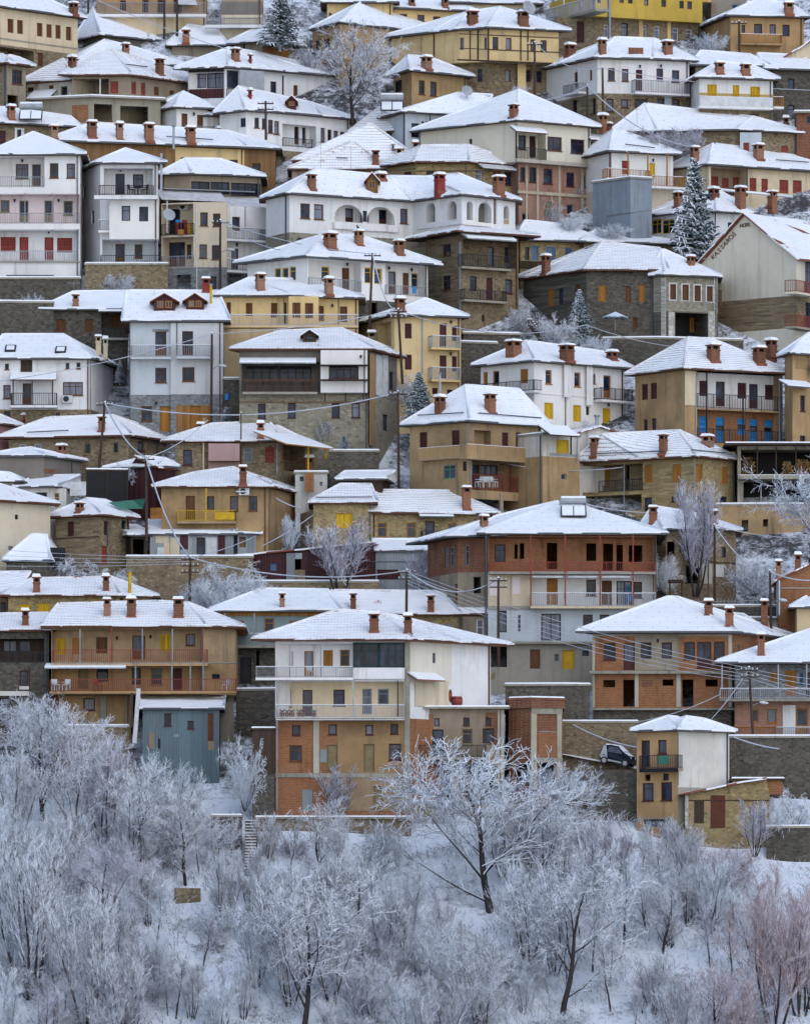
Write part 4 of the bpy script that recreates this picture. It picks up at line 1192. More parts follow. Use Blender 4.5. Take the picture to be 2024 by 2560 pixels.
Wb 222 265 280 357;Wb 305 270 363 363;A 428 272 602 380 1.3;A 628 285 797 393 1.3;Dm 495 295 545 378;Dd 585 310 640 378;Dm 700 305 790 391;Wb 830 297 876 388;A 985 262 1042 380 .9 gy;A 1115 250 1172 364 .9 gy;A 1235 252 1273 366 .9 gy;A 1305 258 1386 382 .9 gy;Wd 985 300 1015 378;Wd 1118 295 1150 362;Wd 1255 290 1280 364;Wd 1345 290 1395 380;A 1460 280 1494 360 .5 gy;VV 1058 222 412 32 wh .12;VV 1436 240 430 34 wh .12;H 425 825 388 42 wh .25;H 930 1205 385 20 wh .2;H 1205 1420 382 20 wh .2;Q 1462 362 1492 390 oc
M 612 85 705 190 b;C 290 85 180 40;C 1070 85 192 50 r;C 1430 100 217 56;A 190 475 248 520 .4;C 710 82 118 50;VV 131 215 510 5 gut
H stone_tower_house|house|tall tan stone tower house with dark iron balconies and skirt roof below the arched bay|t5|830
b 985,5 1205,0 1550,3|452 st|-
r 0|1230,400,5|k=rt o=1.4 sof=wk
R 1212 492 1538 652 1.2 st;Wb 1087 512 1138 586;Wb 1087 705 1135 792;Wd 1365 530 1400 645;Wm 1465 530 1510 622;B 1208 1506 580 656 .7 d;Wm 1255 708 1296 792;Pm 1355 718 1392 852;Wm 1468 728 1512 814;B 1220 1482 792 856 .8 d;V 1327 945 1343 985;V 1462 950 1480 994;VV 1192 500 930 8 L;N 1240 1540 445 482 1.6 pm;V 1110 560 1120 580
H white_house|house|white house with yellow framed windows under a broad roof, a bird on one chimney|t5|960
b -100,5 265,0 998,6.4|597 wh 832 sd|-
r 0|372,464,5 600,478,7|k=rs o=.8 sof=sofg
Wy 63 660 101 732;Wy 109 657 148 732;Wy 154 650 194 735;R 272 610 590 798 1.1;Wy 350 650 398 742;Pb 475 658 521 797;Sm 548 660 580 752;K 272 592 725 797 g;Wy 613 655 655 752;Wy 672 662 719 757;R 740 640 990 828 1.1;Db 757 680 803 817;Pb 845 688 883 822;Wy 898 690 943 785;K 740 1000 768 828 g;C 403 445 542 60;C 578 430 522 42;C 823 490 577 46;X l 500 640;X l 755 662;X l 893 672;V 640 870 690 940
H yellow_house|house|cream yellow house with projecting bay and brown shutters above a sloping concrete balcony, centre|t5|1040
b -266,1 150,1 575,3|836 ye 1000 ye|-
b 150,-.4 332,-.4|832 ye|1012|D=3
r 0|-90,732,5 270,742,6|k=rs
Sb -227 867 -202 957;Sb -111 872 -71 952;Sb 43 872 82 962;Pb 120 870 137 1000;Sb 173 870 222 962;Sb 250 873 300 965;Sb 328 890 365 982;Sb 462 893 508 989;B -266 575 942 1008 1.3 L;C -23 694 796 48;C 395 720 822 44;X l 412 890;V 585 880 600 1000;VV 122 840 1000 4 gut;VV 455 850 1000 4 gut
H narrow_house|house|tall narrow yellow house with maroon shutters and two small balconies, centre|t8|1060
b 690,4 795,0 1200,2|220 ye|-
r 0|985,126,4|k=rs
Sm 858 265 900 357;Sm 858 455 900 547;Pm 1070 265 1112 412;Pm 1070 460 1112 602;Sm 1145 280 1175 372;Sm 1145 465 1175 557;B 1022 1198 340 412 .9 L;B 1022 1198 533 607 .9 L;Sm 1025 658 1058 697;Sm 1115 668 1150 702;VV 965 222 570 8 met;C 828 110 192 50 d;X l 1135 258;X l 1133 452;R 690 260 775 420 .8
H bay_house|house|stone house with a white timber bay and a carved maroon balcony with flower boxes, centre|t8|1180
b -150,0 640,0 800,6|432 gy 702 sb|-
b 345,-.9 630,-.9|428 wh|686|D=3
r 0|90,326,5 470,308,5|k=rt
R -135 500 340 678 1.4 gy;Wd -120 525 90 640;Wd 95 525 290 640;Wm 395 520 576 603;B -130 326 608 682 1.0 w;N -150 318 480 502 1.2 pm;Wm 145 750 193 842;Wm 413 750 461 840;Wm 535 750 584 840;Wm -37 755 10 847;H 345 630 515 5 wk 1.0;H 345 630 605 5 wk 1.0;VV 640 440 1000 10 wk;VV 662 450 1010 28 tn .3;C 657 315 440 46 s;Q 684 458 720 705 w;Q 724 458 755 710 w;Wd 764 560 790 672;M 225 312 330 380 k;H -150 640 742 6 wo;Wd 725 820 755 920;Q -130 606 320 618 cb 1.06;X l 590 470;VV 372 690 740 8 wk .6;VV 497 690 740 8 wk .6;VV 605 690 740 8 wk .6
'''
TOWN2 = r'''
H grey_house|house|tall pale grey house with two red dormers and orange timber garage doors|t7|1100
b 790,0 1362,0|258 gb 700 sg|-|D=9
b 1042,-.35 1360,-.35|262 gb 697 sg|-|D=2
r 0|775,78,5 1330,80,5|k=rs
Db 948 315 1016 466;Dm 1112 312 1178 462;B 798 1046 398 468 .9 g;B 1078 1302 396 466 .9 g;Wb 948 535 1016 626;Wb 1113 532 1187 618;Wb 863 770 928 862;So 975 770 1042 924;Q 1078 765 1284 926 wp;Po 1160 768 1225 924;M 920 88 1088 186 m;M 1118 88 1262 180 m;C 1258 -12 75 45 r;C 1287 35 148 16 q;VV 1080 262 460 5 gut;Q 930 300 1030 316 sg;X l 955 755;VV 793 260 900 5 gut
H stone_house|house|dark stone house with orange shutters and an iron balcony, left behind the pale grey house|t7|940
b 285,0 770,0|187 sd|-|D=8
r 0|450,84,4 760,80,4|k=rp
Sb 345 240 402 326;Sb 518 238 570 320;R 620 192 752 352 1.0;Sb 675 210 738 298;B 618 786 294 352 .7 d;C 463 85 157 34;N 600 745 178 190 1.0 wk;Wd 525 385 560 420
H white_house|house|white house with roof skylights, a brown loft door and a dark iron balcony, left edge|t7|1085
b -40,0 555,0 662,6|487 wh 790 st|-
r 0|20,346,5 388,345,5|k=rs
Wb 32 510 56 546;Wb 402 505 425 541;Wb 468 503 492 541;Q 128 490 198 562 wk;N 62 345 568 606 1.3;Db 140 630 193 762;Wb 22 640 67 724;Wb 385 622 507 704;B 65 350 688 764 1.2 d;O 82 606 764 1.15 w;O 198 606 764 1.15 w;O 322 606 764 1.15 w;X a 413 728;X d 358 515 .9;Y 30 404 96 440;Y 336 412 402 448;M 118 345 232 488 b;C 602 340 462 32 w;C 645 355 487 26 w;Wd 25 800 65 856;X l 142 775;Wd 342 810 368 835;VV 552 490 790 4 gut
H stone_house|house|long stone house whose snowy roof shows bright red torn patches, left|t7|1195
b 55,2 785,0 965,4|958 st|-|D=8
r 0|290,854,4 690,838,4|k=rr
Ww 118 1000 160 1052;Ww 210 997 255 1052;Wn 515 995 556 1062;Wn 690 990 723 1057;Wm 842 985 881 1042;C 622 830 922 36;L 165 940 420 928
H stone_house|house|stone house with a pink panel in its wall and a yellow flue pipe|t7|1250
b 1070,0 1708,0 1870,3|992 st|-|D=8
b 1272,-.9 1462,-.9|997 pk|1176|D=2
r 0|1300,890,4 1645,880,4|k=rt
Wm 1118 1035 1172 1130;Wk 1485 1020 1540 1117;Sr 1618 1020 1672 1117;C 1225 875 977 40 d;C 1590 870 967 38;C 1247 852 977 13 q;H 1272 1462 1102 3 bd 1.0;VV 1242 990 1200 10 ye .2;VV 1690 985 1180 6 met .3;N 1740 2030 960 1012 3.2 wp;O 1880 1000 1200 2.6 y;O 1985 1000 1090 2.6 y;R 1725 1010 1860 1170 1.5
H outbuilding|shed|small white outbuilding with tall brick chimney in front, beside the wooden porch|t11|1300
b 190,0 385,0|205 wd|-|D=4
r 0||flat o=.15
Wd 218 222 243 252;Wd 340 255 356 280;C 278 105 225 50;Q 248 200 304 318 br .7
H ochre_house|house|ochre house with a bright yellow balcony above a patched tin shed|t10|1400
b 985,0 1635,0 1722,3.6|488 oc|-
r 0|1185,408,4 1420,376,5|k=rt
Pb 1133 535 1190 682;Wb 1253 537 1307 619;Wb 1402 537 1453 627;Wb 1517 537 1570 627;B 1082 1440 622 690 1.0 y;Q 1310 636 1432 680 y 1.05;C 1483 355 467 42;O 1258 490 690 .95 y;N 1440 1500 500 506 .5 w;C 1680 378 480 44 d;X a 1490 510
H tin_shed|shed|patched tin shed of white, maroon and grey sheets under the yellow balcony|t10|1425
b 915,0 1425,0|775 pm|-|D=5
r 0||shed=1.4 o=.25 k=rp
Q 950 778 1030 825 cr;Q 1000 825 1035 905 cr .04;Q 1100 768 1148 862 mm;Wd 1200 790 1252 905;Q 1330 778 1372 892 mm .05;Q 1260 790 1322 900 w .02;Q 1040 790 1095 905 cr .05;Q 960 850 1000 900 w .06
H tin_shed|shed|little open lean to with a tipped snowy sheet roof, right of the patched tin shed|t10|1415
b 1450,0 1560,.6|770 pm|-|D=4
r 0||shed=.5 o=.4 k=rp
V 1460 785 1500 850
H tin_shed|shed|little open lean to with sagging snowy roof, left of the patched tin shed|t10|1428
b 800,0 900,.4|782 wk|-|D=4
r 0||shed=1.0 o=.35 k=rp
V 812 800 880 900
H stone_cottage|cottage|small square stone cottage with maroon shutters and a red ground door, left|t10|1450
b 340,2.4 608,0 790,3|660 st|-|D=7
r 0|530,566,3.6 645,576,4|k=rr
Sm 412 692 452 782;Sm 635 690 656 777;Wd 742 685 768 752;Pr 622 842 656 952;C 487 575 637 38;VV 660 690 840 5 gut;H 340 608 788 4 wk
H ochre_house|house|plain ochre house end with two tiny openings, cut by the left edge|t10|1510
b -80,0 308,4.4|568 cr|-
r 0|-80,470,4 10,482,6|k=rr
Wd 93 650 113 680;Wk 53 842 83 870
H white_cottage|cottage|small white cottage with a yellow framed window under a thin snowy roof, left edge|t10|1380
b 118,.8 328,0|485 wd|-|D=5
b 330,.2 405,.2|490 wd|-|D=5
b -40,1.5 116,1.2|455 wd|-|D=5
r 0||shed=1.2 o=.4 k=rp
r 2|-10,405,2 60,410,2|k=rs
Wd 218 515 288 577;Wy 330 518 363 607
H grey_walled_house|house|low house with a blank grey brown wall and one tall brick chimney, left edge|t10|1300
b -40,0 266,0 445,4|298 gy|-|D=6
r 0|120,262,4 188,256,4|k=rs o=.3
C 378 225 330 44;Q 270 372 340 398 bd;C 385 330 400 26 s
H pink_house|house|salmon pink house corner with tiny window at the left edge|t10|1170
b -60,0 88,3|98 pk|-
r 0|-60,40,4 -10,50,4|k=rt
Wn 8 150 20 178;C 145 40 142 40 r
H dark_shed|shed|dark maroon plank shed with half snowy roof behind the power pole, left of centre|t10|1290
b 785,1.6 960,0 1068,1.5|360 mm|-|D=5
r 0||gable=0,832,302 k=rp D=6
r 0|900,310,2 1010,322,2|k=rp o=.3
C 1018 330 440 30 t;Wd 875 400 900 480
H ruined_barn|barn|collapsing barn with one white roof plane and a black open gable, left|t10|1560
b 40,.5 290,0|935 sd|-|D=6
b 293,.4 540,2|985 sd|-|D=5
b 298,1.2 400,1.6|850 dk|985|D=3
r 0|196,786,2.8 286,788,2.8|k=rp o=.3
H ochre_apartment|apartment house|large ochre corner building with concrete balcony band and a red railed loggia, centre right|t8|1345
b 888,4.5 1250,0 1690,5.2|868 oc 1330 rd|-
r 0|1228,655,6 1555,680,8|k=rs
Sm 945 928 994 1024;Sm 1142 917 1191 1012;R 1280 918 1382 1014 .8;Sm 1450 930 1488 1024;Sm 1535 930 1571 1027;Sm 1638 940 1673 1037;B 1236 1694 1016 1092 .9 s;B 940 1236 1016 1080 .7 s;Wg 1090 1126 1165 1214;Wd 1210 1108 1235 1165;R 1266 1112 1690 1292 1.3 st;Dd 1272 1126 1312 1290;Sg 1530 1146 1642 1238;Wd 1320 1130 1425 1190;K 1262 1690 1195 1290 r;V 1270 1322 1442 1450;V 1458 1332 1682 1450;C 1072 710 807 48;C 1378 692 810 50;L 935 836 1215 820;L 1305 822 1690 852;VV 1242 872 1010 5 met;VV 1505 1095 1292 5 rust .1;H 1075 1172 1124 6 co;VV 1448 1300 1450 18 co;Q 1455 1130 1500 1290 tn;VV 1262 1095 1290 5 met .1;C 1072 575 690 14 m
H annex|house|pale annex with yellow shutter behind a red awning, joined to the ochre corner building|t9|1320
b 78,-.3 302,2|700 wd 830 oc|-|D=6
r 0||flat o=.1
Py 160 730 237 817;N 122 300 652 702 1.6 mm;O 250 700 820 1.3 d;K 125 298 815 832 L;Wk 190 938 222 975;VV 290 705 870 5 met .3
H white_house|house|white house with four brick chimneys, yellow shutters below and small corner balconies, centre right|t9|1150
b -300,4.2 25,0 572,6.6|258 wh|-
r 0|-22,140,6 440,206,9|k=rs
So -287 318 -258 398;Do -228 311 -188 428;So -62 299 -12 386;B -312 28 376 442 .9 d;Wo 95 305 133 390;Wo 270 320 308 407;Wn 385 330 400 388;Do 448 338 494 477;B 436 630 418 490 1.0 d;Sy 88 505 142 604;Sy 263 520 312 620;Wd 342 528 362 580;Py 443 538 493 670;K 440 572 635 692 d;C -100 126 222 70;C 225 150 250 65;C 353 160 264 60;C 500 190 247 50;H 25 572 462 6 wh;VV 230 262 470 40 wh .35;VV 365 275 520 36 wh .35;VV 218 465 660 5 met;X l 470 520
H white_annex|house|low white gabled annex wedged between the white house and the stone house|t9|1225
b 262,0 595,2|702 wd|-|D=6
r 0||gable=0,420,655 k=rs D=6
C 408 590 660 26 m
H ochre_house|house|ochre house with a white loggia above five bright blue shutters, centre right|t9|1185
b 640,5.4 945,0 1540,4.3|305 oc|-
r 0|965,121,5 1112,131,6|k=rt
R 1018 318 1536 546 1.2 wh;K 1018 1536 458 546 d;Sm 1032 370 1084 464;Dm 1132 375 1187 527;Sm 1265 383 1319 480;Dm 1335 390 1389 540;Sm 1432 395 1484 487;R 1018 556 1536 756 1.2 br;Su 1032 585 1077 685;Su 1133 592 1183 645;Su 1133 672 1183 742;Wd 1133 645 1183 672;Su 1265 600 1313 638;Su 1265 665 1313 700;Wd 1265 638 1313 665;Su 1337 606 1385 645;Su 1337 680 1385 752;Wd 1337 646 1385 680;Su 1427 610 1476 655;Su 1427 685 1476 755;Wd 1427 656 1476 685;K 1018 1536 670 756 d;Sm 678 390 718 487;Sm 732 383 773 482;Wm 690 607 716 694;Wm 740 600 769 690;C 940 170 292 42 d;C 1117 148 252 60;C 1397 165 267 58;VV 1012 335 720 7 met;VV 1079 318 760 6 iron .1;VV 1520 345 760 7 met .1;VV 1300 475 755 4 iron .1;Q 1490 700 1530 755 g .03;Q 945 310 1010 520 cr
H ochre_house|house|plain ochre house with a small mid height canopy and a white dish, right edge|t9|1150
b 1552,2 1600,0 1760,2|212 oc|-
r 0|1700,95,5 1740,95,5|k=rs
Wm 1647 460 1676 557;Wd 1645 705 1678 787;N 1572 1740 378 405 1.1 gut;C 1470 120 215 50 d;X d 1700 315 1.0;Q 1620 240 1740 300 tn
H wood_store|shed|open wood store with posts and stacked logs over a dark cellar, right edge|t9|1285
b 1265,0 1760,0|768 co 942 co|-|D=5
r 0||flat o=1.1 cm=wk
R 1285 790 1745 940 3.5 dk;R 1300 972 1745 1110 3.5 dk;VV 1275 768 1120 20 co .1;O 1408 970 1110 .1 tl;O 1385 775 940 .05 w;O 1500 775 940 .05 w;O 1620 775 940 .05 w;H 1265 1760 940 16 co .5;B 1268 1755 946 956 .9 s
H stone_house|house|yellowish stone house with orange shutters and a recessed dark timber balcony, right|t9|1330
b 305,6 690,3 1000,0 1246,3.8|840 sy|-
r 0|440,711,5 910,688,5|k=rt
R 305 882 686 1046 1.5 st;So 305 895 338 1002;So 430 890 488 1010;V 580 890 606 1040;K 420 686 975 1046 d;So 698 885 746 992;So 868 880 920 982;So 1008 880 1050 987;So 1168 895 1207 1000;Wd 695 1083 742 1165;Wm 860 1075 916 1107;Wm 1015 1075 1045 1107;Wd 1157 1077 1200 1132;R 308 1070 680 1165 2 sd;C 395 715 832 40;C 812 695 814 40;C 1083 705 770 55;L 405 825 820 811;L 985 802 1190 822;VV 1000 845 1060 5 met;O 574 880 1165 .6 k 4
H stone_house|house|stone house with a yellow shutter, red awning board and two level snowy roof, centre|t11|1410
b 300,0 664,0|390 sy|-|D=7
b 672,.4 1400,2|450 sy|-|D=7
b 222,4 298,.3|430 st|-|D=5
r 0|465,283,3.5 650,283,3.5|k=rt o=.4
r 1|690,320,4 1140,324,5|k=rt o=.5
Sy 438 447 538 537;Wo 692 505 748 592;Wo 870 505 926 597;Dd 983 495 1039 617;Wo 1120 510 1172 562;B 962 1102 552 622 .7 d;N 948 1158 452 464 .9 gut;C 1233 285 422 48;Q 662 598 962 638 red .3;L 315 360 660 358
H tin_shed|shed|long maroon tin shed with ragged patches and a slanting snow edged roof, centre|t11|1500
b -160,2 672,0|700 mm 860 rd|-|D=4
r 0||gable=0,668,632 k=rp D=4 o=.2
Wu 38 752 75 796;Q 137 690 188 866 pm;Q 190 690 232 725 pm .04;V 188 728 225 790;Q 190 792 250 862 st .02
H tin_shed|shed|grey metal shed with thick snowy roof joined to the end of the maroon tin shed|t11|1490
b 678,0 1025,0|682 pm|-|D=4
r 0||shed=1.1 o=.2 k=rp
H 690 1010 740 3 gut;Q 690 790 830 850 mm
H brick_apartment|apartment house|four storey unfinished house, brick with black openings above white floors and scalloped awnings|t12|1715
b -535,5.2 -440,1.8 -275,1.2|400 bd 610 rd|-|D=7
b -255,0 770,.3|384 br 612 cr 822 gb 1040 co|-|D=10
r 1|-215,285,5 160,195,6 225,198,6|k=rs o=.9 sof=wk
r 0|-330,322,4 -200,292,5|k=rs o=1.1 sof=wk
R -250 398 766 602 1.1 br;V 103 432 166 592;V 343 435 404 542;V 445 437 506 602;V 527 445 566 602;V 602 447 684 550;Wd -215 442 -150 548;V -95 440 -75 530;V -62 435 -35 530;O 215 385 815 1.0 r;O 427 385 815 1.0 r;O 628 385 815 1.0 r;O 5 385 815 1.0 r;B -250 768 548 608 1.0 r
R 8 620 764 816 1.1 wh;Po 102 648 168 810;Wb 343 657 402 755;Pb 437 662 499 815;Wd 527 665 620 815;Wm 632 670 683 767;N 15 205 606 636 .9 w;N 230 415 606 636 .9 w;N 440 610 606 636 .9 w;B 3 768 738 818 1.0 L;Wu 580 690 618 800
Wd 68 865 188 1028;Wm 323 870 382 957;Wm 425 870 483 960;Wd -190 845 -142 978;Wd -72 873 -58 972;H -255 770 818 18 co .15;H -255 770 1034 14 co .5
Pb 0 1082 62 1200;Py 195 1087 270 1202;Wd 318 1090 358 1122;Wk 148 1110 178 1156;Q -110 640 -60 745 pl;Q -245 640 -195 755 pl .03;Wk -520 460 -498 580;Wk -490 455 -462 578;Wk -395 445 -370 570;Pr -460 680 -418 790;V -345 640 -300 740;V -250 1000 -140 1190;C -280 265 370 40;X s 265 285 1.2;VV -270 392 1190 6 gut .3;VV 768 390 1000 5 gut;C 183 180 225 10 m;C -435 705 730 30
H brick_house|house|unfinished orange brick house with concrete bands and two black doorways under a wide roof|t15|1830
b 385,0 1225,0 1395,4|252 br 484 br 706 sd|-
r 0|838,44,5 900,46,5|k=rs o=.8 sof=sofg
b 1230,3.5 1420,5|262 br|-|D=6
r 1|1150,140,9 1300,150,9|k=rs o=.6
H 362 1250 480 18 co .6;Q 638 264 906 478 rd .12;Wm 450 310 521 414;Dm 570 312 638 477;Wm 675 308 739 407;Wm 803 308 864 407;Wm 940 305 1004 410;Dm 1018 305 1104 470;Wm 1120 303 1186 407;V 447 537 519 582;V 568 535 636 699;V 808 533 874 572;V 928 533 996 699;V 1070 533 1144 577;Q 683 535 750 578 bd;VV 650 500 702 22 cl .06;VV 905 500 702 26 cl .06;VV 388 255 702 16 cl .05;VV 1220 255 702 22 cl .05;H 358 1250 706 14 co .4;H 385 1225 258 12 co;C 1088 50 137 48 d;C 1215 95 207 48;C 1428 50 165 40 d;X l 778 298;Wk 1262 318 1278 380
H stone_house|house|grey stone house with railed gallery, orange plank rail and lamp pole in front, right edge|t15|1865
b 1250,0 1770,0|442 sg 668 bp|-
r 0|1720,238,5 1740,238,5|k=rs o=1.6
So 1460 485 1505 555;So 1556 480 1622 632;Wu 1640 490 1665 570;Wd 1680 490 1720 640;B 1156 1770 588 652 1.5 L;O 1513 440 590 1.4 L 7;O 1686 440 590 1.4 L 7;O 1170 440 590 1.4 L;Wo 1342 715 1392 792;Wo 1443 713 1502 797;Do 1622 710 1692 864;Q 1540 690 1618 880 wh;K 1160 1500 822 886 o;C 1408 255 387 42;B 1500 1770 824 884 .6 g
H brick_house|house|orange brick gable house with two stubby chimneys, right edge|t12|1660
b 1515,0 1770,0|660 br|-|D=8
r 0||gable=0,1768,535 k=rt D=8 o=.3
C 1515 540 640 32;C 1633 500 585 34;VV 1508 670 880 16 gb .1;H 1530 1770 704 8 co
H cream_house|house|cream yellow house corner below the orange brick gable, right edge|t12|1725
b 1628,0 1770,0|832 ye|-
r 0|1720,752,5 1740,750,5|k=rs
H stone_house|house|yellow stone house half hidden by a leafless frosted tree, right|t12|1520
b 690,3 830,0 1105,0 1255,1.6|356 st|-|D=7
r 0|745,222,4 990,262,4|k=rs
C 750 210 312 48;C 1117 235 312 46;Wd 1170 460 1195 520;V 835 425 880 505;V 950 575 1025 680;Q 1050 560 1110 680 wd;Q 1115 565 1180 640 wd;Wd 910 440 960 490;H 1105 1255 550 6 wk
H teal_house|house|teal grey house with orange eaves board and thin iron posts behind the tallest house|t14|1700
b -140,0 560,0|122 tl 330 sd|-|D=7
r 0|125,-5,5 535,0,5|k=rs o=.7
H -140 560 124 22 wp .1;Wo -44 175 24 262;Wo 148 160 206 252;Wo 300 175 366 210;B -140 300 252 326 1.0 g;O 88 130 322 .95 k;O -90 130 480 .95 k;C 257 5 92 30;Pd 0 400 70 560;V 100 360 118 460;Pd -60 400 -15 500;C 225 165 242 45
H stone_house|house|yellow stone house with half melted red tiled roof and a white glazed door, centre|t14|1690
b 580,1 1358,0 1502,-.3|142 sy|-|D=7
b 1358,-.6 1500,-.6|150 rd|330|D=4
r 0|560,4,4 1190,10,4|k=rr
Wy 1050 180 1092 260;Wy 1237 180 1298 287;Ww 1440 165 1483 322;C 690 5 117 30;C 1163 18 122 36 d;C 1127 200 250 60;N 1290 1390 462 476 .8 gut;Wm 1390 335 1412 362
H tall_house|house|tallest house, brick and tan lower floors below white railed loggias and green glass verandah|t14|2040
b 215,0 1030,0 1292,3.4|300 wh 772 br 1105 br|-
r 0|585,126,5 838,133,5.5|k=rt o=.9 sof=wp
Q 1040 308 1288 560 hc;R 188 316 686 522 1.2 wh;So 263 360 322 464;Do 392 360 448 517;So 508 355 566 457;Wo 610 352 668 454;B 95 688 455 522 1.0 g;Q 688 308 1004 460 e .05;We 690 312 845 458;We 848 312 1003 458;Q 688 462 1003 530 wh .3;R 232 545 1000 764 1.1 cr;Wm 247 598 313 699;Dm 382 597 441 757;Wm 570 595 638 694;Wk 745 590 803 747;Wk 840 590 907 687;B 218 1003 688 766 1.0 L;Q 596 775 1028 1104 tn .02;Q 560 1112 1030 1335 tn .02;Wm 318 812 366 874;Wm 540 808 589 870;Wm 765 810 811 872;Wm 917 805 964 867;Wb 300 935 377 1032;Pn 528 932 596 1097;Pn 752 928 820 1097;Wm 907 925 981 1027;VV 465 780 1104 36 cl .05;Pn 812 1185 872 1332;Q 380 1205 440 1332 tl;H 212 1032 1105 26 co .08;VV 1020 300 1345 32 co .08;H 215 1004 768 8 co 1.0;C 817 130 242 55;C 1023 140 252 48;O 303 316 520 .9 k;O 492 316 520 .9 k;O 226 545 1330 .9 k;O 690 540 760 .95 L;O 962 540 760 .95 w;Wd 1172 372 1190 434;N 1078 1250 500 535 1.0 cb;Q 1068 540 1270 700 cr .06;Q 487 960 528 1040 tl
H concrete_house|house|low concrete and brick house with a snowy flat terrace top and black cellar opening|t14|2010
b 1045,0 1605,0|714 rd|-|D=8
r 0||flat o=.5
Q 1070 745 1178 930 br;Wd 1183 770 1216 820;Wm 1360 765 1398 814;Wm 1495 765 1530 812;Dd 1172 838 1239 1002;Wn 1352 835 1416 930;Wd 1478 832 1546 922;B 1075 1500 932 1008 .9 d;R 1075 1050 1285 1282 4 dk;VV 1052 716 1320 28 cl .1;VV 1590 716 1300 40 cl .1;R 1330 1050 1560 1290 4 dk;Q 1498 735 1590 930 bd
H brick_frame_house|house|roofless brick infill block in concrete frames with a red parapet, right of centre|t15|2000
b -130,1.2 10,0 198,1.2|705 bd|-|D=6
b -130,1 10,-.25 212,1.1|655 bd|706|D=6
r 1||flat o=.05 cm=bd
VV 25 740 1200 34 cl .1;VV 180 720 1200 28 cl .1;H 10 198 700 44 co .12;H 10 198 1010 30 co .1;Q 48 850 162 1008 br;H 48 162 848 8 co;V 52 1045 150 1180;V -90 1045 0 1180
H tower_house|house|narrow tower house with a burnt balcony on one face and a blank dirty white side|t15|2085
b 650,1.6 900,0|848 oc|-|D=7
b 902,0 1214,3|850 wd 1190 co|-|D=3.2
r 1|955,775,2.5 1060,790,3|k=rs o=.5
r 0|840,772,3.5 900,780,4|k=rs o=.4
Wm 678 905 730 1062;Wm 780 902 832 986;B 662 902 994 1076 .9 d;Q 665 1075 900 1098 dk 1.0;Q 782 1000 845 1050 gt .98;V 700 1112 734 1152;Wd 810 1108 845 1150;Wm 685 1165 753 1274;Wm 797 1160 865 1272;Wd 690 1388 860 1435;H 650 900 1376 10 co;VV 905 860 1180 3 met
H stone_ruin|ruin|ruined stone outbuilding with an orange rendered upper wall and a tilted rusty roof, lower right|t15|2095
b 945,0 1460,0|1235 sy|-|D=5
b 1240,.4 1540,.4|1150 br|1236|D=5
r 0||gable=0,1440,1140 k=rp D=5 o=.5
r 1||flat o=.2 cm=wk
Q 1000 1275 1060 1410 wk;Q 1100 1240 1190 1440 rust;H 945 1460 1268 6 wk;Q 1062 1275 1100 1340 oc;VV 955 1240 1440 20 quo
H terrace_house|house|broad tan house with two long red railed galleries and yellow shutters, lower left|t13|1865
b 315,.4 1245,0 1440,1.2|414 oc 632 oc|820
b 345,2.2 800,2|810 oc|-|D=7
b 1320,1.6 1425,1.8|812 rd|-|D=6
r 0|355,282,4 960,266,4 1150,276,4|k=rt o=.8 sof=wp
R 318 424 1240 612 1.2 oc;Sy 345 478 403 577;So 443 475 498 574;Sb 588 470 656 570;Db 808 460 888 607;Sy 980 453 1039 557;Wb 1133 450 1190 522;B 318 1268 546 632 .9 r;O 490 420 632 .85 k;O 683 420 632 .85 r;O 870 420 610 .85 k;O 1053 420 610 .85 k;O 1237 420 610 .85 r;R 318 642 1236 800 1.1 oc;Pn 478 660 540 787;Wd 590 665 662 742;Wn 922 660 990 762;Pm 1047 660 1110 797;B 303 1442 725 800 1.0 r;Wd 805 660 860 760;O 828 620 800 .9 k;O 1050 620 800 .9 k;O 1162 620 800 .9 k;O 1240 620 800 .9 k;N 272 768 636 655 1.4 pm;Wm 510 842 580 917;VV 630 830 1020 36 co .3;VV 342 820 1020 36 rust 1.4;O 805 810 1020 1.0 w 14;C 655 235 347 40;C 803 232 347 52 d;C 1090 235 347 58 d;X l 716 478;X l 921 470;Wd 1352 825 1388 862;Q 1295 698 1340 725 dk;Wd 1295 696 1342 728;H 318 1440 625 7 co .9
H dark_house|house|shabby dark house with a railed gallery and one brick chimney, lower left edge|t13|1835
b -40,0 300,0|438 sd 645 sd|-|D=8
r 0|-20,344,4 292,338,4|k=rt
R -20 480 272 625 1.3 wk;Wd 20 490 105 560;Wd 115 490 190 560;K -20 266 560 625 d;Wm 122 675 174 770;C 157 305 397 38;Q 120 768 178 790 wd .1;Q -20 800 180 828 wd .3;Wd 0 840 68 885;VV 180 650 830 8 wk
H yellow_house|house|long low house with a row of yellow shutters just above a tiled roof, lower left|t13|1735
b 52,0 720,0 930,1.5|224 sy|-|D=7
r 0|195,128,4 680,118,4|k=rt
Sy 118 270 193 337;Sy 232 265 306 337;Sy 350 262 431 300;Sy 540 258 628 300;C 225 100 197 40;C 648 95 190 36;C 793 72 205 22 q;V 735 232 755 270
H cottage|cottage|low cottage with tiled snowy gable roof beside the row of yellow shutters|t13|1710
b -60,0 52,.6|206 oc|-|D=7
r 0|-60,90,4 186,86,4|k=rt
Wd 5 258 38 330
H tin_shed|shed|blue grey corrugated tin shed with rust streak under a lean to snow roof, lower left|t13|1925
b 872,0 1338,0|912 gm|-|D=5
r 0||shed=1.3 o=.35 k=rp
Wm 1003 935 1045 1012;Wm 1145 980 1182 1030;Q 1268 935 1302 1107 rust;Q 1270 1105 1305 1160 tn;Q 910 1048 940 1150 tn .04;Q 1060 1062 1090 1080 met;Q 965 1090 978 1150 dk
H plank_shed|shed|narrow dark plank shed with a snowy heap on top, against the tall brick fronted house|t14|2045
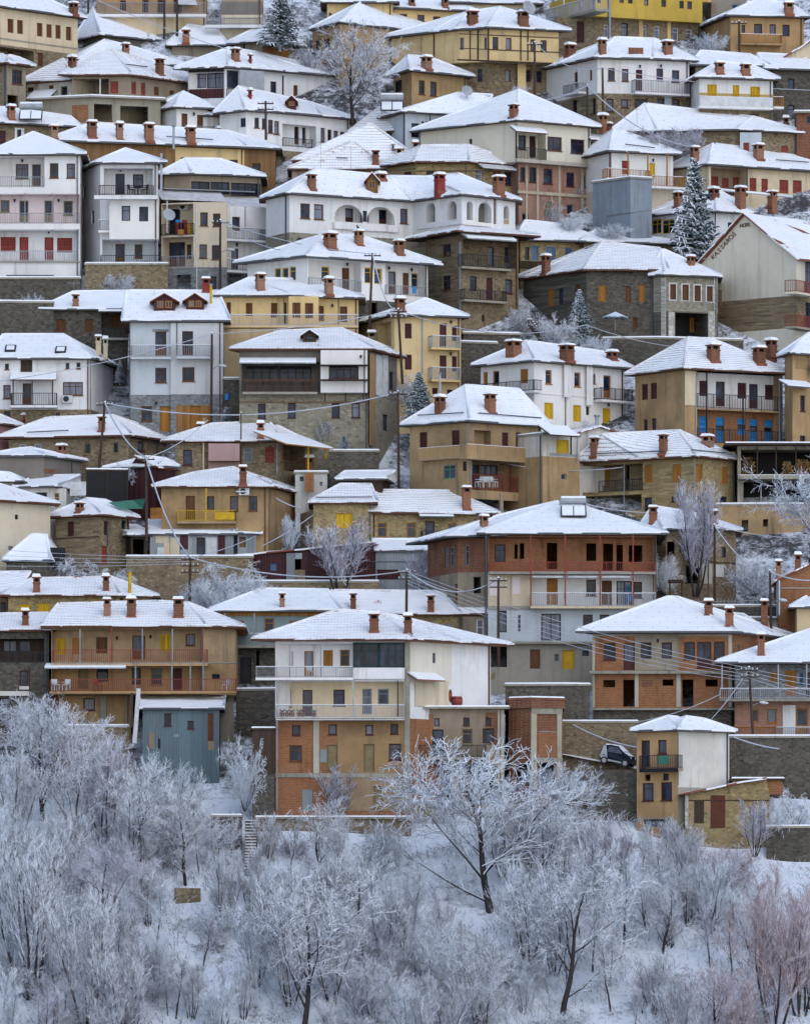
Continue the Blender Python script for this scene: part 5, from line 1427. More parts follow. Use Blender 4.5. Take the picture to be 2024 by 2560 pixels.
b 75,-.3 212,-.3|842 wk 1110 sd|-|D=4
r 0||flat o=.12 cm=wk
H small_brick_house|shed|dark red brick outhouse at the right edge below the dark stone house|t3|420
b 1625,0 1760,0|690 bd|-|D=4
r 0||flat o=.3
Wd 1685 710 1712 752;C 1560 715 780 30 d
H awning_hut|hut|hut with a ragged snowy thatch roof among rubble behind the two level roofed stone house|t11|1345
b 470,.5 720,0|245 wk|-|D=4
r 0||shed=.9 o=.4 k=rp
V 520 255 600 290
H concrete_terrace|terrace|low grey terrace building with small chimneys behind the orange brick house, right|t12|1640
b 1330,0 1560,.5|900 wd|-|D=5
r 0||flat o=.3
C 1430 785 890 34 d
H tarp_fence|fence|fence of black tarpaulin sheets between poles on the slope, left of centre|t10|1330
b 525,0 785,.5|385 dk|-|D=.3
r 0||flat o=.04 cm=wk
VV 528 380 570 6 wk;VV 655 380 570 6 wk;VV 775 375 570 6 wk
'''
WALLS = r'''
H retaining_wall|wall|dark mossy retaining wall under the three storey white and pink house, left|t4|768
b -40,0 492,0|898 sd|-|D=1
r 0||flat o=.1
H retaining_wall|wall|tan block wall under the balcony table of the narrow white house|t4|765
b 520,0 1026,0|812 st|-|D=1
r 0||flat o=.08
H retaining_wall|wall|low garden wall with snow on top by the round frosted bush, left|t7|960
b -40,0 330,.6|138 sd|-|D=.6
r 0||flat o=.05
H retaining_wall|wall|dark stone wall ending in a stepped ramp in front of the dark mansion, right|t6|930
b 440,.6 780,0 1300,2|1092 sd|-|D=.8
r 0||flat o=.05
H retaining_wall|wall|dark rubble wall between the narrow yellow house and the white house with four chimneys|t8|1010
b 1195,0 1420,1|385 sd|-|D=.8
r 0||flat o=.1
H retaining_wall|wall|upper of two rough rubble walls right of the narrow yellow house|t8|960
b 1215,0 1560,1|330 sd|-|D=.8
r 0||flat o=.1
H retaining_wall|wall|high mossy wall below the timber bay house beside the power pole, centre|t8|1225
b 400,0 700,0|1050 sd|-|D=.8
r 0||flat o=.08
H retaining_wall|wall|long crumbling earth and stone wall below the patched tin shed|t10|1475
b 770,0 1545,0|915 st|-|D=1
r 0||flat o=.08
H retaining_wall|wall|stone terrace wall under the maroon tin shed|t11|1530
b -160,0 700,0|872 st|-|D=.8
r 0||flat o=.05
H retaining_wall|wall|tall stained retaining wall behind the parked car|t15|1925
b 195,0 660,0|800 st|-|D=1
r 0||flat o=.06
H retaining_wall|wall|dark stained concrete wall behind the narrow tower house at the right edge|t15|1960
b 1210,0 1770,0|890 sd|-|D=1
r 0||flat o=.1
H retaining_wall|wall|snow capped wall beneath the tallest house above the frosted trees|t14|2065
b 105,0 840,0 1045,0|1385 st|-|D=1
r 0||flat o=.2
H retaining_wall|wall|concrete cellar wall below the black cellar opening, above the frosted trees|t14|2035
b 1045,0 1240,0|1290 co|-|D=1
r 0||flat o=.05
H retaining_wall|wall|stone wall under the lower gallery posts of the broad tan house|t13|1895
b 330,0 790,0|1022 st|-|D=.8
r 0||flat o=.05
H retaining_wall|wall|upper dark concrete garden wall beside the stone stair, lower left|s|2110
b 528,0 605,0|2043 sd|-|D=1
r 0||flat o=.06
H retaining_wall|wall|small brown wall fragment standing among the frosted trees, lower left|s|2240
b 440,0 502,.4|2220 st|-|D=.6
H retaining_wall|wall|dark road wall below the parked car on the slope|s|2000
b 1400,-1 1590,-1.6|1924 sd|-|D=1
H retaining_wall|wall|ochre courtyard wall with openings under the wood store, right edge|t9|1300
b 1130,0 1500,-.3 1760,0|1132 oc|-|D=1
r 0||flat o=.06
V 1290 1220 1330 1290;V 1420 1215 1450 1260
H retaining_wall|wall|snow topped garden wall behind the unfinished orange brick house, right|t12|1610
b 770,0 1500,0|825 sd|-|D=.8
r 0||flat o=.06
H retaining_wall|wall|dark terrace wall with a rounded snowy shoulder left of the unfinished orange brick house|t15|1875
b -150,.4 205,0 365,.6|572 sd|-|D=.8
r 0||flat o=.12
H retaining_wall|wall|dark gap wall between the broad tan house and the teal house, lower left|t13|1850
b 1440,1.5 1690,.5|795 sd|-|D=.8
r 0||flat o=.06
H retaining_wall|wall|stepped garden wall between the bay house and the pale grey house|t7|1120
b 1365,0 1480,0|610 sd|-|D=.8
r 0||flat o=.1
H retaining_wall|wall|snowy lower courtyard wall at the right edge below the ruin|t15|2130
b 1440,.5 1760,0|1440 sd|-|D=.8
r 0||flat o=.15
'''
# ---------------------------------------------------------------- ground
def ground_at(x, y):
    g = ground(y)
    a = .9 * noise.noise(Vector((x * .06, y * .06, 3.1))) + .35 * noise.noise(Vector((x * .25, y * .25, 7.7)))
    return g - .7 + a
def build_ground():
    xs = [-400, -250, -150, -90] + [(-60 + 120 * k / 150) for k in range(151)] + [90, 150, 250, 400]
    ys = [-50, 100, 300, 450, 520] + [550 + 170 * k / 210 for k in range(211)] + [760, 820, 900, 1050, 1300]
    v = []
    for y in ys:
        for x in xs:
            if y < 545: z = ground(550) - 1 - (545 - y) * .055 if y > 300 else ground(550) - 15
            else: z = ground_at(x, y) if y < 740 else ground(720) + (y - 720) * .55
            v.append((x, y, z))
    n = len(xs); f = [(j * n + i, j * n + i + 1, (j + 1) * n + i + 1, (j + 1) * n + i) for j in range(len(ys) - 1) for i in range(n - 1)]
    me = bpy.data.meshes.new('hillside'); me.from_pydata(v, [], f); me.materials.append(soil('snowy_slope', .35, .49)); me.update()
    me.polygons.foreach_set('use_smooth', [True] * len(f))
    o = bpy.data.objects.new('hillside', me); C.objects.link(o); tag(o, kind='structure')
    o['label'] = 'steep hillside of snow, earth and scrub below and between the houses'
build_ground()
build_houses(TOWN)
build_houses(TOWN2)
build_houses(WALLS)
# ---------------------------------------------------------------- trees and shrubs
def frost_mat(k):
    kk = 'frost_' + k
    if kk not in MATS:
        MATS[kk] = {'twig': lambda: frost('frosted_twigs', (.17, .17, .19), -.6, .3, (.86, .88, .93)),
                    'bark': lambda: frost('frosted_bark', (.055, .046, .045), .25, .85, (.7, .72, .8), .8),
                    'red': lambda: frost('frosted_red_twigs', (.36, .22, .21), -.5, .6, (.78, .75, .81)),
                    'purple': lambda: frost('frosted_purple_twigs', (.25, .21, .25), -.6, .4, (.78, .79, .87)),
                    'spruce': lambda: frost('snowy_spruce_needles', (.035, .07, .075), -.2, .38, (.82, .85, .90)),
                    'blue': lambda: frost('snowy_blue_spruce_needles', (.07, .12, .13), -.25, .5, (.70, .75, .80)),
                    'white': lambda: frost('hoar_frosted_twigs', (.30, .31, .35), -.85, .2, (.82, .86, .92))}[k]()
    return MATS[kk]
def wander(r, p, d, L, n, wob, trop):
    pts = [p]; d = d.normalized()
    for k in range(n):
        d = (d + Vector((r.uniform(-wob, wob), r.uniform(-wob, wob), r.uniform(-wob, wob) + trop))).normalized()
        p = p + d * (L / n); pts.append(p)
    return pts, d
def side(r, d, ang):
    a = d.cross(Vector((r.uniform(-1, 1), r.uniform(-1, 1), r.uniform(-1, 1))))
    if a.length < 1e-3: a = Vector((1, 0, 0))
    return (d * math.cos(ang) + a.normalized() * math.sin(ang)).normalized()
def grow(seed, H, stems=1, clear=.25, kids=(8, 7, 5), ang=(.9, .8, .8), ratio=(.55, .5, .5), trop=(.12, .06, .0), r0=.16, lean=.15, twig=.022, spread=.5):
    """a leafless tree: (dark limbs, frosted twigs) as two mesh builders"""
    r = random.Random(seed); wood, tw = MB(), MB()
    def go(p, d, L, rad, lv, start):
        n = 6 if lv == 0 else (4 if lv == 1 else (3 if lv == 2 else 2))
        pts, _ = wander(r, p, d, L, n, (.16, .22, .28, .35)[min(lv, 3)], trop[min(lv, 2)] * .5)
        rs = [max(rad * (1 - .78 * k / n), twig * .7) for k in range(n + 1)]
        m = wood if lv == 0 or (lv == 1 and rad > .035) else tw
        m.tube(pts, rs, 5 if m is wood else 3, cap=False)
        if lv >= len(kids): return
        for k in range(kids[lv]):
            t = start + (1 - start) * (k + r.random()) / kids[lv]
            i = min(int(t * n), n - 1); q = pts[i].lerp(pts[i + 1], t * n - i)
            dd = (pts[i + 1] - pts[i]).normalized()
            nd = side(r, dd, ang[min(lv, 2)] * r.uniform(.6, 1.25)); nd.z += trop[min(lv, 2)]
            ll = L * ratio[min(lv, 2)] * r.uniform(.65, 1.2) * (1.15 - .55 * t if lv == 0 else 1)
            go(q, nd, ll, max(rs[i] * (.42 if lv == 0 else .5), twig), lv + 1, .12)
    for s in range(stems):
        a = 2 * math.pi * (s + r.random() * .6) / stems
        d = Vector((math.cos(a) * spread * (stems > 1) + r.uniform(-lean, lean), math.sin(a) * spread * (stems > 1) + r.uniform(-lean, lean), 1))
        go(Vector((math.cos(a) * .15, math.sin(a) * .15, -.5)), d, H * (.92 if stems == 1 else r.uniform(.7, .95)), r0 * (1 if stems == 1 else .62), 0, clear)
    return wood, tw
def spruce(seed, H, R, whorls, per, k):
    r = random.Random(seed); wood, tw = MB(), MB()
    wood.tube([(0, 0, -.5), (0, 0, H * .5), (0, 0, H)], [.16 * H / 8, .1 * H / 8, .02], 6)
    for w in range(whorls):
        t = (w + .3) / whorls; z = H * (.06 + .93 * t); L = R * (1 - t) ** .85 * r.uniform(.85, 1.1) + .12
        for b in range(per):
            a = 2 * math.pi * (b + r.random() * .8 + w * .37) / per; o = Vector((math.cos(a), math.sin(a), .28 - .55 * (1 - t)))
            l2 = L * r.uniform(.75, 1.12)
            pts, _ = wander(r, Vector((0, 0, z + r.uniform(-.1, .1))), o, l2, 4, .07, .07)
            f = H / 8
            tw.tube(pts, [.10 * f, .13 * f, .12 * f, .09 * f, .02], 5, cap=False)
            for j in range(7):
                q = pts[1 + j // 2 % 3].lerp(pts[min(2 + j // 2 % 3, 4)], r.random()); sd = Vector((-o.y, o.x, -.35)) * (1 if j % 2 else -1) + Vector((o.x, o.y, 0)) * .7
                p2, _ = wander(r, q, sd + Vector((0, 0, r.uniform(-.4, .05))), l2 * r.uniform(.22, .42), 2, .12, -.1)
                tw.tube(p2, [.07 * f, .085 * f, .015], 4, cap=False)
    return wood, tw
PROTO = {}
def proto(kind):
    if kind in PROTO: return PROTO[kind]
    k, v = kind[:-1], int(kind[-1])
    H = 6.0; sd = hash_(kind)
    if k == 'spread': w, t = grow(sd, H, 1, .18, (12, 9, 7, 5), (1.05, .85, .8), (.62, .5, .47), (.14, .12, .05), .14, .22, .0115)
    elif k == 'multi': w, t = grow(sd, H, 5, .2, (12, 9, 7), (.55, .55, .55), (.40, .5, .5), (.42, .28, .15), .12, .14, .010, .36)
    elif k == 'upright': w, t = grow(sd, H, 1, .3, (16, 9, 6), (.75, .6, .6), (.36, .5, .5), (.35, .25, .12), .09, .1, .011)
    elif k == 'shrub': w, t = grow(sd, H, 11, .06, (10, 8, 6), (.75, .8, .8), (.42, .5, .5), (.1, .05, .02), .06, .2, .018, .8)
    elif k == 'weep': w, t = grow(sd, H, 7, .06, (11, 9, 6), (.9, .9, .9), (.5, .5, .5), (-.25, -.35, -.3), .08, .2, .020, .6)
    elif k == 'spruce': w, t = spruce(sd, H, 1.75, 22, 9, 0)
    MATB = frost_mat('bark')
    wo = w.build('trunk', MATB, None, smooth=True); cr = t.build('crown', frost_mat('twig'), None)
    PROTO[kind] = (wo.data, cr.data if cr else None)
    for o in (wo, cr):
        if o: bpy.data.objects.remove(o)
    return PROTO[kind]
def hash_(s):
    v = 7
    for c in s: v = (v * 31 + ord(c)) % 99991
    return v
def plant(kind, px, base, top, label, name, cat, group=None, mat='twig', wide=1.0, dy=0., rot=None):
    gy = dy if dy > 100 else None
    """stands where the slope shows at photo row `base`, as tall as the row `top`"""
    wd_, cd = proto(kind)
    Y = depth(gy) if gy else depth(base) + dy; X = (px - CX) / F * Y; z = ground_at(X, Y) + .0
    if dy: z = (HY - base) / F * Y
    h = (base - top) / F * Y; s = h / 6.0 * 1.02
    o = empty(name, (X, Y, z - .1)); o.scale = (s * wide, s * wide, s)
    o.rotation_euler = (0, 0, rot if rot is not None else rng.uniform(0, 6.28))
    tag(o, label, cat, group, 'thing')
    for nm, d, m in (('trunk', wd_, 'bark'), ('crown', cd, mat)):
        if d is None: continue
        key = (d.name, m)
        if m != 'twig' and nm == 'crown':
            if key not in PROTO:
                PROTO[key] = d.copy(); PROTO[key].materials.clear(); PROTO[key].materials.append(frost_mat(m))
            d = PROTO[key]
        c = bpy.data.objects.new(nm, d); C.objects.link(c); c.parent = o
    return o
T = 'frosted_tree'; B_ = 'frosted_shrub'
for a in (
 ('spread1', 118, 2018, 1742, 'dark trunked frosted tree leaning below the shabby dark house, far left', T, 'tree'),
 ('spread2', 352, 2215, 1935, 'frosted tree with bare black leaning trunk in the middle of the left slope', T, 'tree'),
 ('multi1', 74, 2470, 2060, 'tall many stemmed frosted tree nearest the lower left corner', T, 'tree'),
 ('multi2', 221, 2530, 2215, 'fan of dark olive stems rising from one root, lower left foreground', T, 'tree'),
 ('multi3', 303, 2555, 2330, 'small dark stemmed frosted tree beside the olive stemmed fan, bottom edge', T, 'tree'),
 ('spread1', 747, 2556, 2180, 'frosted tree with thick curved limbs at the bottom edge, left of centre', T, 'tree'),
 ('multi2', 829, 2492, 2290, 'crooked little frosted tree with a forked black trunk, bottom centre', T, 'tree'),
 ('multi1', 846, 2040, 1890, 'fine twigged reddish bush tree in front of the brick cellar of the tallest house', B_, 'bush', None, 'purple', 1.35),
 ('spread1', 1225, 2262, 1865, 'big white crowned tree hiding the black cellar opening of the concrete house', T, 'tree', None, 'white', 1.25),
 ('multi3', 1014, 2350, 2165, 'slender forked frosted sapling in the middle of the open white slope', T, 'tree'),
 ('spread1', 1398, 2492, 2130, 'largest frosted tree on the slope, thick pale trunk below the parked car', T, 'tree', None, 'twig', 1.0),
 ('spread2', 1656, 2354, 2180, 'small black trunked tree standing on the snow below the tower house', T, 'tree'),
 ('upright1', 1775, 2400, 2230, 'dark thin trunked tree in the purple thicket, lower right', T, 'tree', None, 'purple'),
 ('multi2', 1939, 2550, 2220, 'reddish twigged tree with two leaning trunks, lower right', T, 'tree', None, 'red'),
 ('multi1', 2002, 2520, 2225, 'reddish tree with pale forked trunk at the right edge, lower right', T, 'tree', None, 'red'),
 ('upright2', 1525, 2492, 2300, 'single thin straight frosted sapling, lower right of centre', T, 'tree'),
 ('spread1', 1442, 2095, 1905, 'white branched tree on the bank beside the roofless brick block', T, 'tree', None, 'white'),
 ('spread2', 800, 2200, 2010, 'frosted tree against the snow capped wall under the tallest house', T, 'tree'),
 ('multi1', 560, 2300, 2110, 'pale frosted thicket tree beside the stone stair foot', T, 'tree'),
 ('spread2', 215, 2010, 1800, 'pale frosted tree in front of the lower gallery posts, left', T, 'tree', None, 'white'),
 ('spread1', 887, 290, 84, 'wide frosted tree in front of the blank tan side wall, top centre', T, 'tree', None, 'twig', 1.15, -3),
 ('multi2', 1738, 1468, 1222, 'dark purple stemmed tree in front of the yellow stone house, right', T, 'tree', None, 'purple', .95, -4),
 ('spread2', 2010, 1440, 1185, 'large pale branched tree at the right edge beside the wood store', T, 'tree', None, 'white', 1.2, -6),
 ('shrub1', 1885, 1478, 1388, 'round snow covered bush beside the garden wall, right', B_, 'bush', None, 'white', 1.2, -3),
 ('shrub2', 1650, 1470, 1370, 'frosted bush at the side of the four storey unfinished house', B_, 'bush', None, 'white', .8, -5),
 ('multi3', 852, 1482, 1312, 'lilac grey twiggy tree in front of the maroon tin shed', B_, 'bush', None, 'purple', 1.5, -3),
 ('multi1', 1050, 1482, 1372, 'lilac frosted bush below the grey metal shed', B_, 'bush', None, 'purple', 1.1, -3),
 ('weep1', 572, 1508, 1385, 'white hanging creeper bush at the end of the crumbling earth wall', B_, 'bush', None, 'white', 1.15, -3),
 ('weep2', 510, 1530, 1440, 'low white hanging bush left of the creeper bush on the earth wall', B_, 'bush', None, 'white', 1.2, -3),
 ('shrub2', 600, 1525, 1412, 'white mounded frosted bush right of the creeper bush on the earth wall', B_, 'bush', None, 'white', 1.0, -4),
 ('shrub3', 545, 1540, 1440, 'white mounded bush at the foot of the crumbling earth wall', B_, 'bush', None, 'white', 1.1, -5),
 ('weep2', 180, 1452, 1375, 'frosted creeper pouring out of the collapsing barn', B_, 'bush', None, 'white', 1.2, -4),
 ('weep1', 285, 1462, 1410, 'white domed bush between the collapsing barn and the earth wall', B_, 'bush', None, 'white', 1.4, -4),
 ('shrub1', 90, 1455, 1400, 'frosted brambles under the white roof plane of the collapsing barn', B_, 'bush', None, 'purple', 1.2, -4),
 ('shrub2', 297, 731, 674, 'thin frosted bush in front of the tan block wall, upper left', B_, 'bush', None, 'white', 1.1, -2),
 ('shrub1', 82, 778, 730, 'round white tufted bush above the garden wall, left edge', B_, 'bush', None, 'white', 1.0, -1),
 ('shrub2', 1779, 135, 72, 'frosted shrub beside the strong yellow house, top right', B_, 'bush', None, 'white', 1.0, -3),
 ('shrub1', 1612, 385, 312, 'left half of the purple frosted hedge bush below the twisted metal roof', B_, 'bush', None, 'purple', 1.1, -5),
 ('shrub2', 1715, 385, 305, 'taller right purple frosted bush below the twisted metal roof', B_, 'bush', None, 'purple', 1.1, -5),
 ('shrub3', 1668, 390, 328, 'low middle purple frosted hedge bush below the twisted metal roof', B_, 'bush', None, 'purple', 1.5, -6),
 ('shrub1', 1422, 578, 530, 'pale frosted bush at the foot of the brick storeys, upper right', B_, 'bush', None, 'white', 1.3, -4),
 ('shrub2', 1528, 596, 551, 'frosted bush at the foot of the grey concrete shaft', B_, 'bush', None, 'white', 1.5, -4),
 ('multi1', 775, 205, 118, 'thin frosted bush beside the balcony of the bare tan house', B_, 'bush', None, 'twig', 1.2, 185),
 ('weep1', 1017, 990, 922, 'weeping snow laden tree against the narrow yellow house', T, 'tree', None, 'white', .9, -4),
 ('shrub1', 1388, 870, 782, 'frosted bush on the steps beside the dark mansion', B_, 'bush', None, 'twig', 1.0, -4),
 ('shrub2', 1490, 890, 830, 'frosted bush at the corner of the mansion terrace wall', B_, 'bush', None, 'white', 1.0, -4),
 ('multi2', 725, 1385, 1292, 'narrow white frosted bush between the yellow balcony house and two level roof', B_, 'bush', None, 'white', .9, -3),
 ('shrub1', 612, 2010, 1835, 'white creeper filling the gap beside the tallest house', B_, 'bush', None, 'white', .45, -2),
 ('weep2', 1985, 2060, 1942, 'frosted creeper covering the end of the ruined outbuilding', B_, 'bush', None, 'white', .8, -2),
 ('shrub2', 1418, 1800, 1712, 'frosted brambles on the snowy shoulder beside the orange brick house', B_, 'bush', None, 'white', .8, -2),
 ('multi3', 808, 1120, 1052, 'thin leafless bush against the dressed stone wall, centre', B_, 'bush', None, 'purple', 1.1, -3),
 ('shrub1', 307, 1205, 1150, 'frosted bush on top of the black tarpaulin fence', B_, 'bush', None, 'white', .9, -3),
 ('multi2', 1885, 2130, 2010, 'pale fan shaped bush in front of the ruined outbuilding', B_, 'bush', None, 'purple', 1.3, -2),
 ('shrub2', 90, 1860, 1720, 'frosted bush against the lower wall of the shabby dark house', B_, 'bush', None, 'white', .9, -2),
 ('shrub1', 1300, 248, 203, 'frosted twigs beside the curved support of the half timbered house', B_, 'bush', None, 'white', .7, -4),
): 
    k, x, b, t, lab, nm, ct, *r = a
    plant(k, x, b, t, lab, nm, ct, *r)
SP = 'snowy_spruce'
for k, x, b, t, lab, m, w, dy in (
 ('spruce1', 700, 115, -25, 'dark broad spruce at the top edge, left of centre', 'spruce', 1.35, -4),
 ('spruce1', 1734, 660, 395, 'tall dark snowy spruce beside the ivory gable', 'spruce', .85, -4),
 ('spruce2', 1447, 868, 722, 'slim frosted spruce in front of the dark stone mansion', 'blue', .95, -3),
 ('spruce2', 1047, 1045, 928, 'pale blue spruce beside the weeping snow laden tree', 'blue', 1.25, -4),
 ('spruce1', 859, 1132, 1083, 'little blue spruce on the mossy wall below the timber bay house', 'blue', 1.4, 1215),
 ('spruce2', 566, 1070, 1015, 'little white spruce behind the roof of the pink panelled house', 'blue', 1.5, 1140),
 ('spruce1', 300, 955, 898, 'small dark spruce in the shaded gap beside the pale grey house', 'spruce', .9, -3)):
    plant(k, x, b, t, lab, SP, 'spruce', None, m, w, dy)
GR = (('frosted tree in the dense stand below the blue grey tin shed, left', 'dense frosted stand on the left slope', ((40, 2090, 1850), (165, 2120, 1870), (265, 2080, 1840), (330, 2120, 1880), (430, 2110, 1905), (470, 2190, 1985), (150, 2260, 2020), (270, 2330, 2090), (20, 2330, 2110), (390, 2370, 2170))),
      ('frosted tree in the dense stand below the parked car, lower right', 'dense frosted stand on the right slope', ((1300, 2210, 1985), (1380, 2230, 1990), (1490, 2260, 2040), (1560, 2330, 2110), (1320, 2370, 2140), (1650, 2230, 2085), (1720, 2290, 2130), (1830, 2280, 2120), (1880, 2350, 2190), (1480, 2400, 2200))),
      ('frosted tree in the loose stand below the snow capped wall, bottom centre', 'loose frosted stand at the bottom centre', ((690, 2330, 2130), (880, 2310, 2130), (960, 2400, 2210), (1120, 2380, 2200), (640, 2440, 2260), (1080, 2490, 2300), (930, 2540, 2360), (1180, 2540, 2350))))
for lab, grp, sp in GR:
    for i, (x, b, t) in enumerate(sp):
        plant(('multi1', 'spread1', 'multi2', 'upright1', 'multi3', 'spread2')[i % 6], x, b, t, lab, T, 'tree', grp, ('twig', 'white', 'twig', 'white', 'purple')[(i * 7 + len(sp)) % 5], rng.uniform(.95, 1.2))
# the thicket of the lower slope
rs = random.Random(11)
SH = dict(label='frosted shrub or sapling in the thicket on the lower slope', name='thicket_shrub', cat='shrub', group='frosted shrubs in the thicket of the lower slope')
n = 0
def clearing(x, y):
    return (440 < x < 660 and 2240 < y < 2500) or (1000 < x < 1230 and 2130 < y < 2290) or (0 < x < 130 and 1960 < y < 2060) or (1560 < x < 1760 and 2340 < y < 2420) or (1400 < x < 1600 and 2480 < y) or (1880 < x and 2110 < y < 2190)
for k in range(800):
    x, y = rs.uniform(-40, 2064), 2060 + 560 * (rs.random() ** .9)
    if clearing(x, y) and rs.random() < .8: continue
    if 520 < x < 1240 and y < 2120: continue
    if 600 < x < 660 and y < 2190: continue
    if 1400 < x < 1600 and y < 2150: continue
    kind = rs.choice(['multi1', 'multi2', 'multi3', 'multi1', 'shrub1', 'shrub2', 'shrub3', 'spread1', 'upright1', 'upright2', 'upright1', 'upright2'])
    h = rs.uniform(50, 105) if 'shrub' in kind else rs.uniform(90, 185)
    if y - h < 2030 and (500 < x < 1250 or x > 1570): h = max(40, (y - 2030))
    plant(kind, x, y, y - h, SH['label'], SH['name'], SH['cat'], SH['group'], rs.choice(['twig', 'twig', 'twig', 'white', 'purple' if x > 1300 or rs.random() < .3 else 'twig']) if x < 1780 or rs.random() < .5 else 'red', rs.uniform(.8, 1.3))
    n += 1
    if n >= 185: break
for k in range(60):
    x, y = rs.uniform(0, 2024), rs.uniform(60, 2030)
    plant(rs.choice(['shrub1', 'shrub2', 'shrub3', 'multi3']), x, y, y - rs.uniform(30, 70), 'small frosted shrub growing on the bank in a gap between houses', 'bank_shrub', 'shrub', 'frosted shrubs in the gaps between houses', rs.choice(['white', 'twig', 'purple']), rs.uniform(.8, 1.3))
# scrub that nobody could count
m = MB()
for k in range(17000):
    px, py = rs.uniform(-60, 2084), 2020 + 640 * rs.random()
    if clearing(px, py) and rs.random() < .75: continue
    Y = depth(py); X = (px - CX) / F * Y; z = ground_at(X, Y) - .05
    clump = noise.noise(Vector((X * .35, Y * .35, 1.0)))
    if clump < -.28: continue
    p = Vector((X, Y, z)); L = rs.uniform(.35, 1.0) * (1 + clump)
    d = Vector((rs.uniform(-.7, .7), rs.uniform(-.7, .4), 1)).normalized(); q = p + d * L * .6; e = q + (d + Vector((rs.uniform(-.7, .7), rs.uniform(-.5, .5), -.3))) * L * .5
    m.tube([p, q, e], [.02, .022, .012], 3, cap=False)
    f = q + (d + Vector((rs.uniform(-1, 1), rs.uniform(-1, 1), 0))) * L * .45
    m.tube([q, f], [.018, .012], 3, cap=False)
tag(m.build('undergrowth', frost_mat('twig'), None), 'frosted scrub and dead grass stems covering the snowy lower slope', None, None, 'stuff')
# ---------------------------------------------------------------- poles and cables
POLES = {}
def pole(key, x0, top, x1, base, gy, label, arms=0, lamp=0, r=.13):
    Y = depth(gy); a, b = at(x1, base, Y), at(x0, top, Y)
    a.z -= .6
    o = empty('utility_pole', a); tag(o, label, 'pole', None, 'thing')
    m = MB(); m.tube([a, b], [r, r * .72], 8); m.build('shaft', M('pole'), o, smooth=False)
    d = (a - b).normalized(); POLES[key] = (b, Y)
    if arms:
        m = MB()
        for k in range(arms):
            c = b + d * (.25 + .5 * k); m.hexa([c + Vector(v) for v in ((-.7, -.16, -.05), (.7, -.16, -.05), (.7, -.08, -.05), (-.7, -.08, -.05), (-.7, -.16, .05), (.7, -.16, .05), (.7, -.08, .05), (-.7, -.08, .05))])
        co = m.build('crossarm', M('pole'), o)
        m = MB()
        for k in range(arms):
            c = b + d * (.25 + .5 * k)
            for u in (-.6, -.25, .25, .6): m.tube([c + Vector((u, -.12, .05)), c + Vector((u, -.12, .12)), c + Vector((u, -.12, .22))], [.03, .06, .04], 6)
        m.build('insulators', paint('w'), co)
    m = MB(); m.tube([b + Vector((0, 0, -.02)), b + Vector((0, 0, .09))], [r * .8, r * .4], 7); m.build('snow_cap', M('snow'), o)
    if lamp:
        c = b + d * lamp; m = MB(); e = c + Vector((.75, -.35, .25)); m.tube([c, c + Vector((.4, -.2, .22)), e], .035, 5); la = m.build('lamp_arm', M('met'), o)
        m = MB(); m.tube([e + Vector((-.1, .05, .06)), e + Vector((.15, -.06, .02)), e + Vector((.5, -.2, -.04))], [.07, .13, .07], 7); m.build('lamp_head', paint('w'), la)
for a in (
 ('a', 221, -8, 222, 118, 60, 'thin street lamp pole rising past the top edge, upper left', 0, 2.2),
 ('b', 412, -8, 411, 80, 110, 'thin dark pole before the railed terrace, left one of two at the top edge'),
 ('c', 443, -8, 443, 78, 110, 'thin dark pole before the railed terrace, right one of two at the top edge'),
 ('d', 1467, 212, 1468, 305, 420, 'short dark pole holding two snowy cables near the white corner house'),
 ('e', 1505, 168, 1507, 285, 425, 'taller dark pole in front of the white corner house', 0, 0),
 ('f', 1846, 52, 1847, 138, 240, 'pole in front of the orange plank balcony, top right', 1),
 ('g', 1336, 105, 1335, 250, 320, 'pole with a snowy bracket below the half timbered house', 1),
 ('h', 551, 550, 550, 728, 760, 'dark pole with lamp in front of the cream corner house', 1, 2.8),
 ('i', 931, 632, 922, 832, 1000, 'dark pole in front of the white house with yellow windows', 1),
 ('j', 995, 772, 1006, 942, 1085, 'leaning pole with crossarm in front of the narrow yellow house', 2),
 ('k', 530, 832, 528, 1070, 1130, 'tall dark pole with lamp in front of the pale grey house', 0, 3.0),
 ('l', 263, 1005, 246, 1178, 1230, 'leaning dark pole before the roof with red patches', 1),
 ('m', 365, 1141, 367, 1335, 1440, 'dark pole beside the dark maroon shed', 1),
 ('n', 476, 1391, 474, 1515, 1640, 'dark pole where four wires meet below the earth wall', 3),
 ('o', 994, 978, 997, 1230, 1270, 'thin black pole beside the mossy wall, centre', 1),
 ('p', 1017, 1424, 1015, 1540, 1740, 'black pole rising behind the chimney of the tallest house', 2),
 ('q', 1245, 1444, 1245, 1645, 1800, 'rusty brown pole with a dish at its foot, beside the four storey house', 2),
 ('r', 1785, 1311, 1785, 1520, 1580, 'brown pole in front of the yellow stone house, right'),
 ('s', 1923, 1426, 1927, 1576, 1700, 'dark pole with a street lamp near the orange brick gable', 0, 2.6),
 ('t', 1871, 1668, 1888, 1940, 1935, 'tall leaning pole with lamp on the lower right terrace wall', 2, 3.0),
 ('u', 603, 1032, 602, 1168, 1260, 'thin rusty pole in front of the pink wall panel', 0, 0, .07),
 ('v', 664, 252, 665, 332, 520, 'short pole with two arms before the white house with a line of windows', 2)): pole(*a)
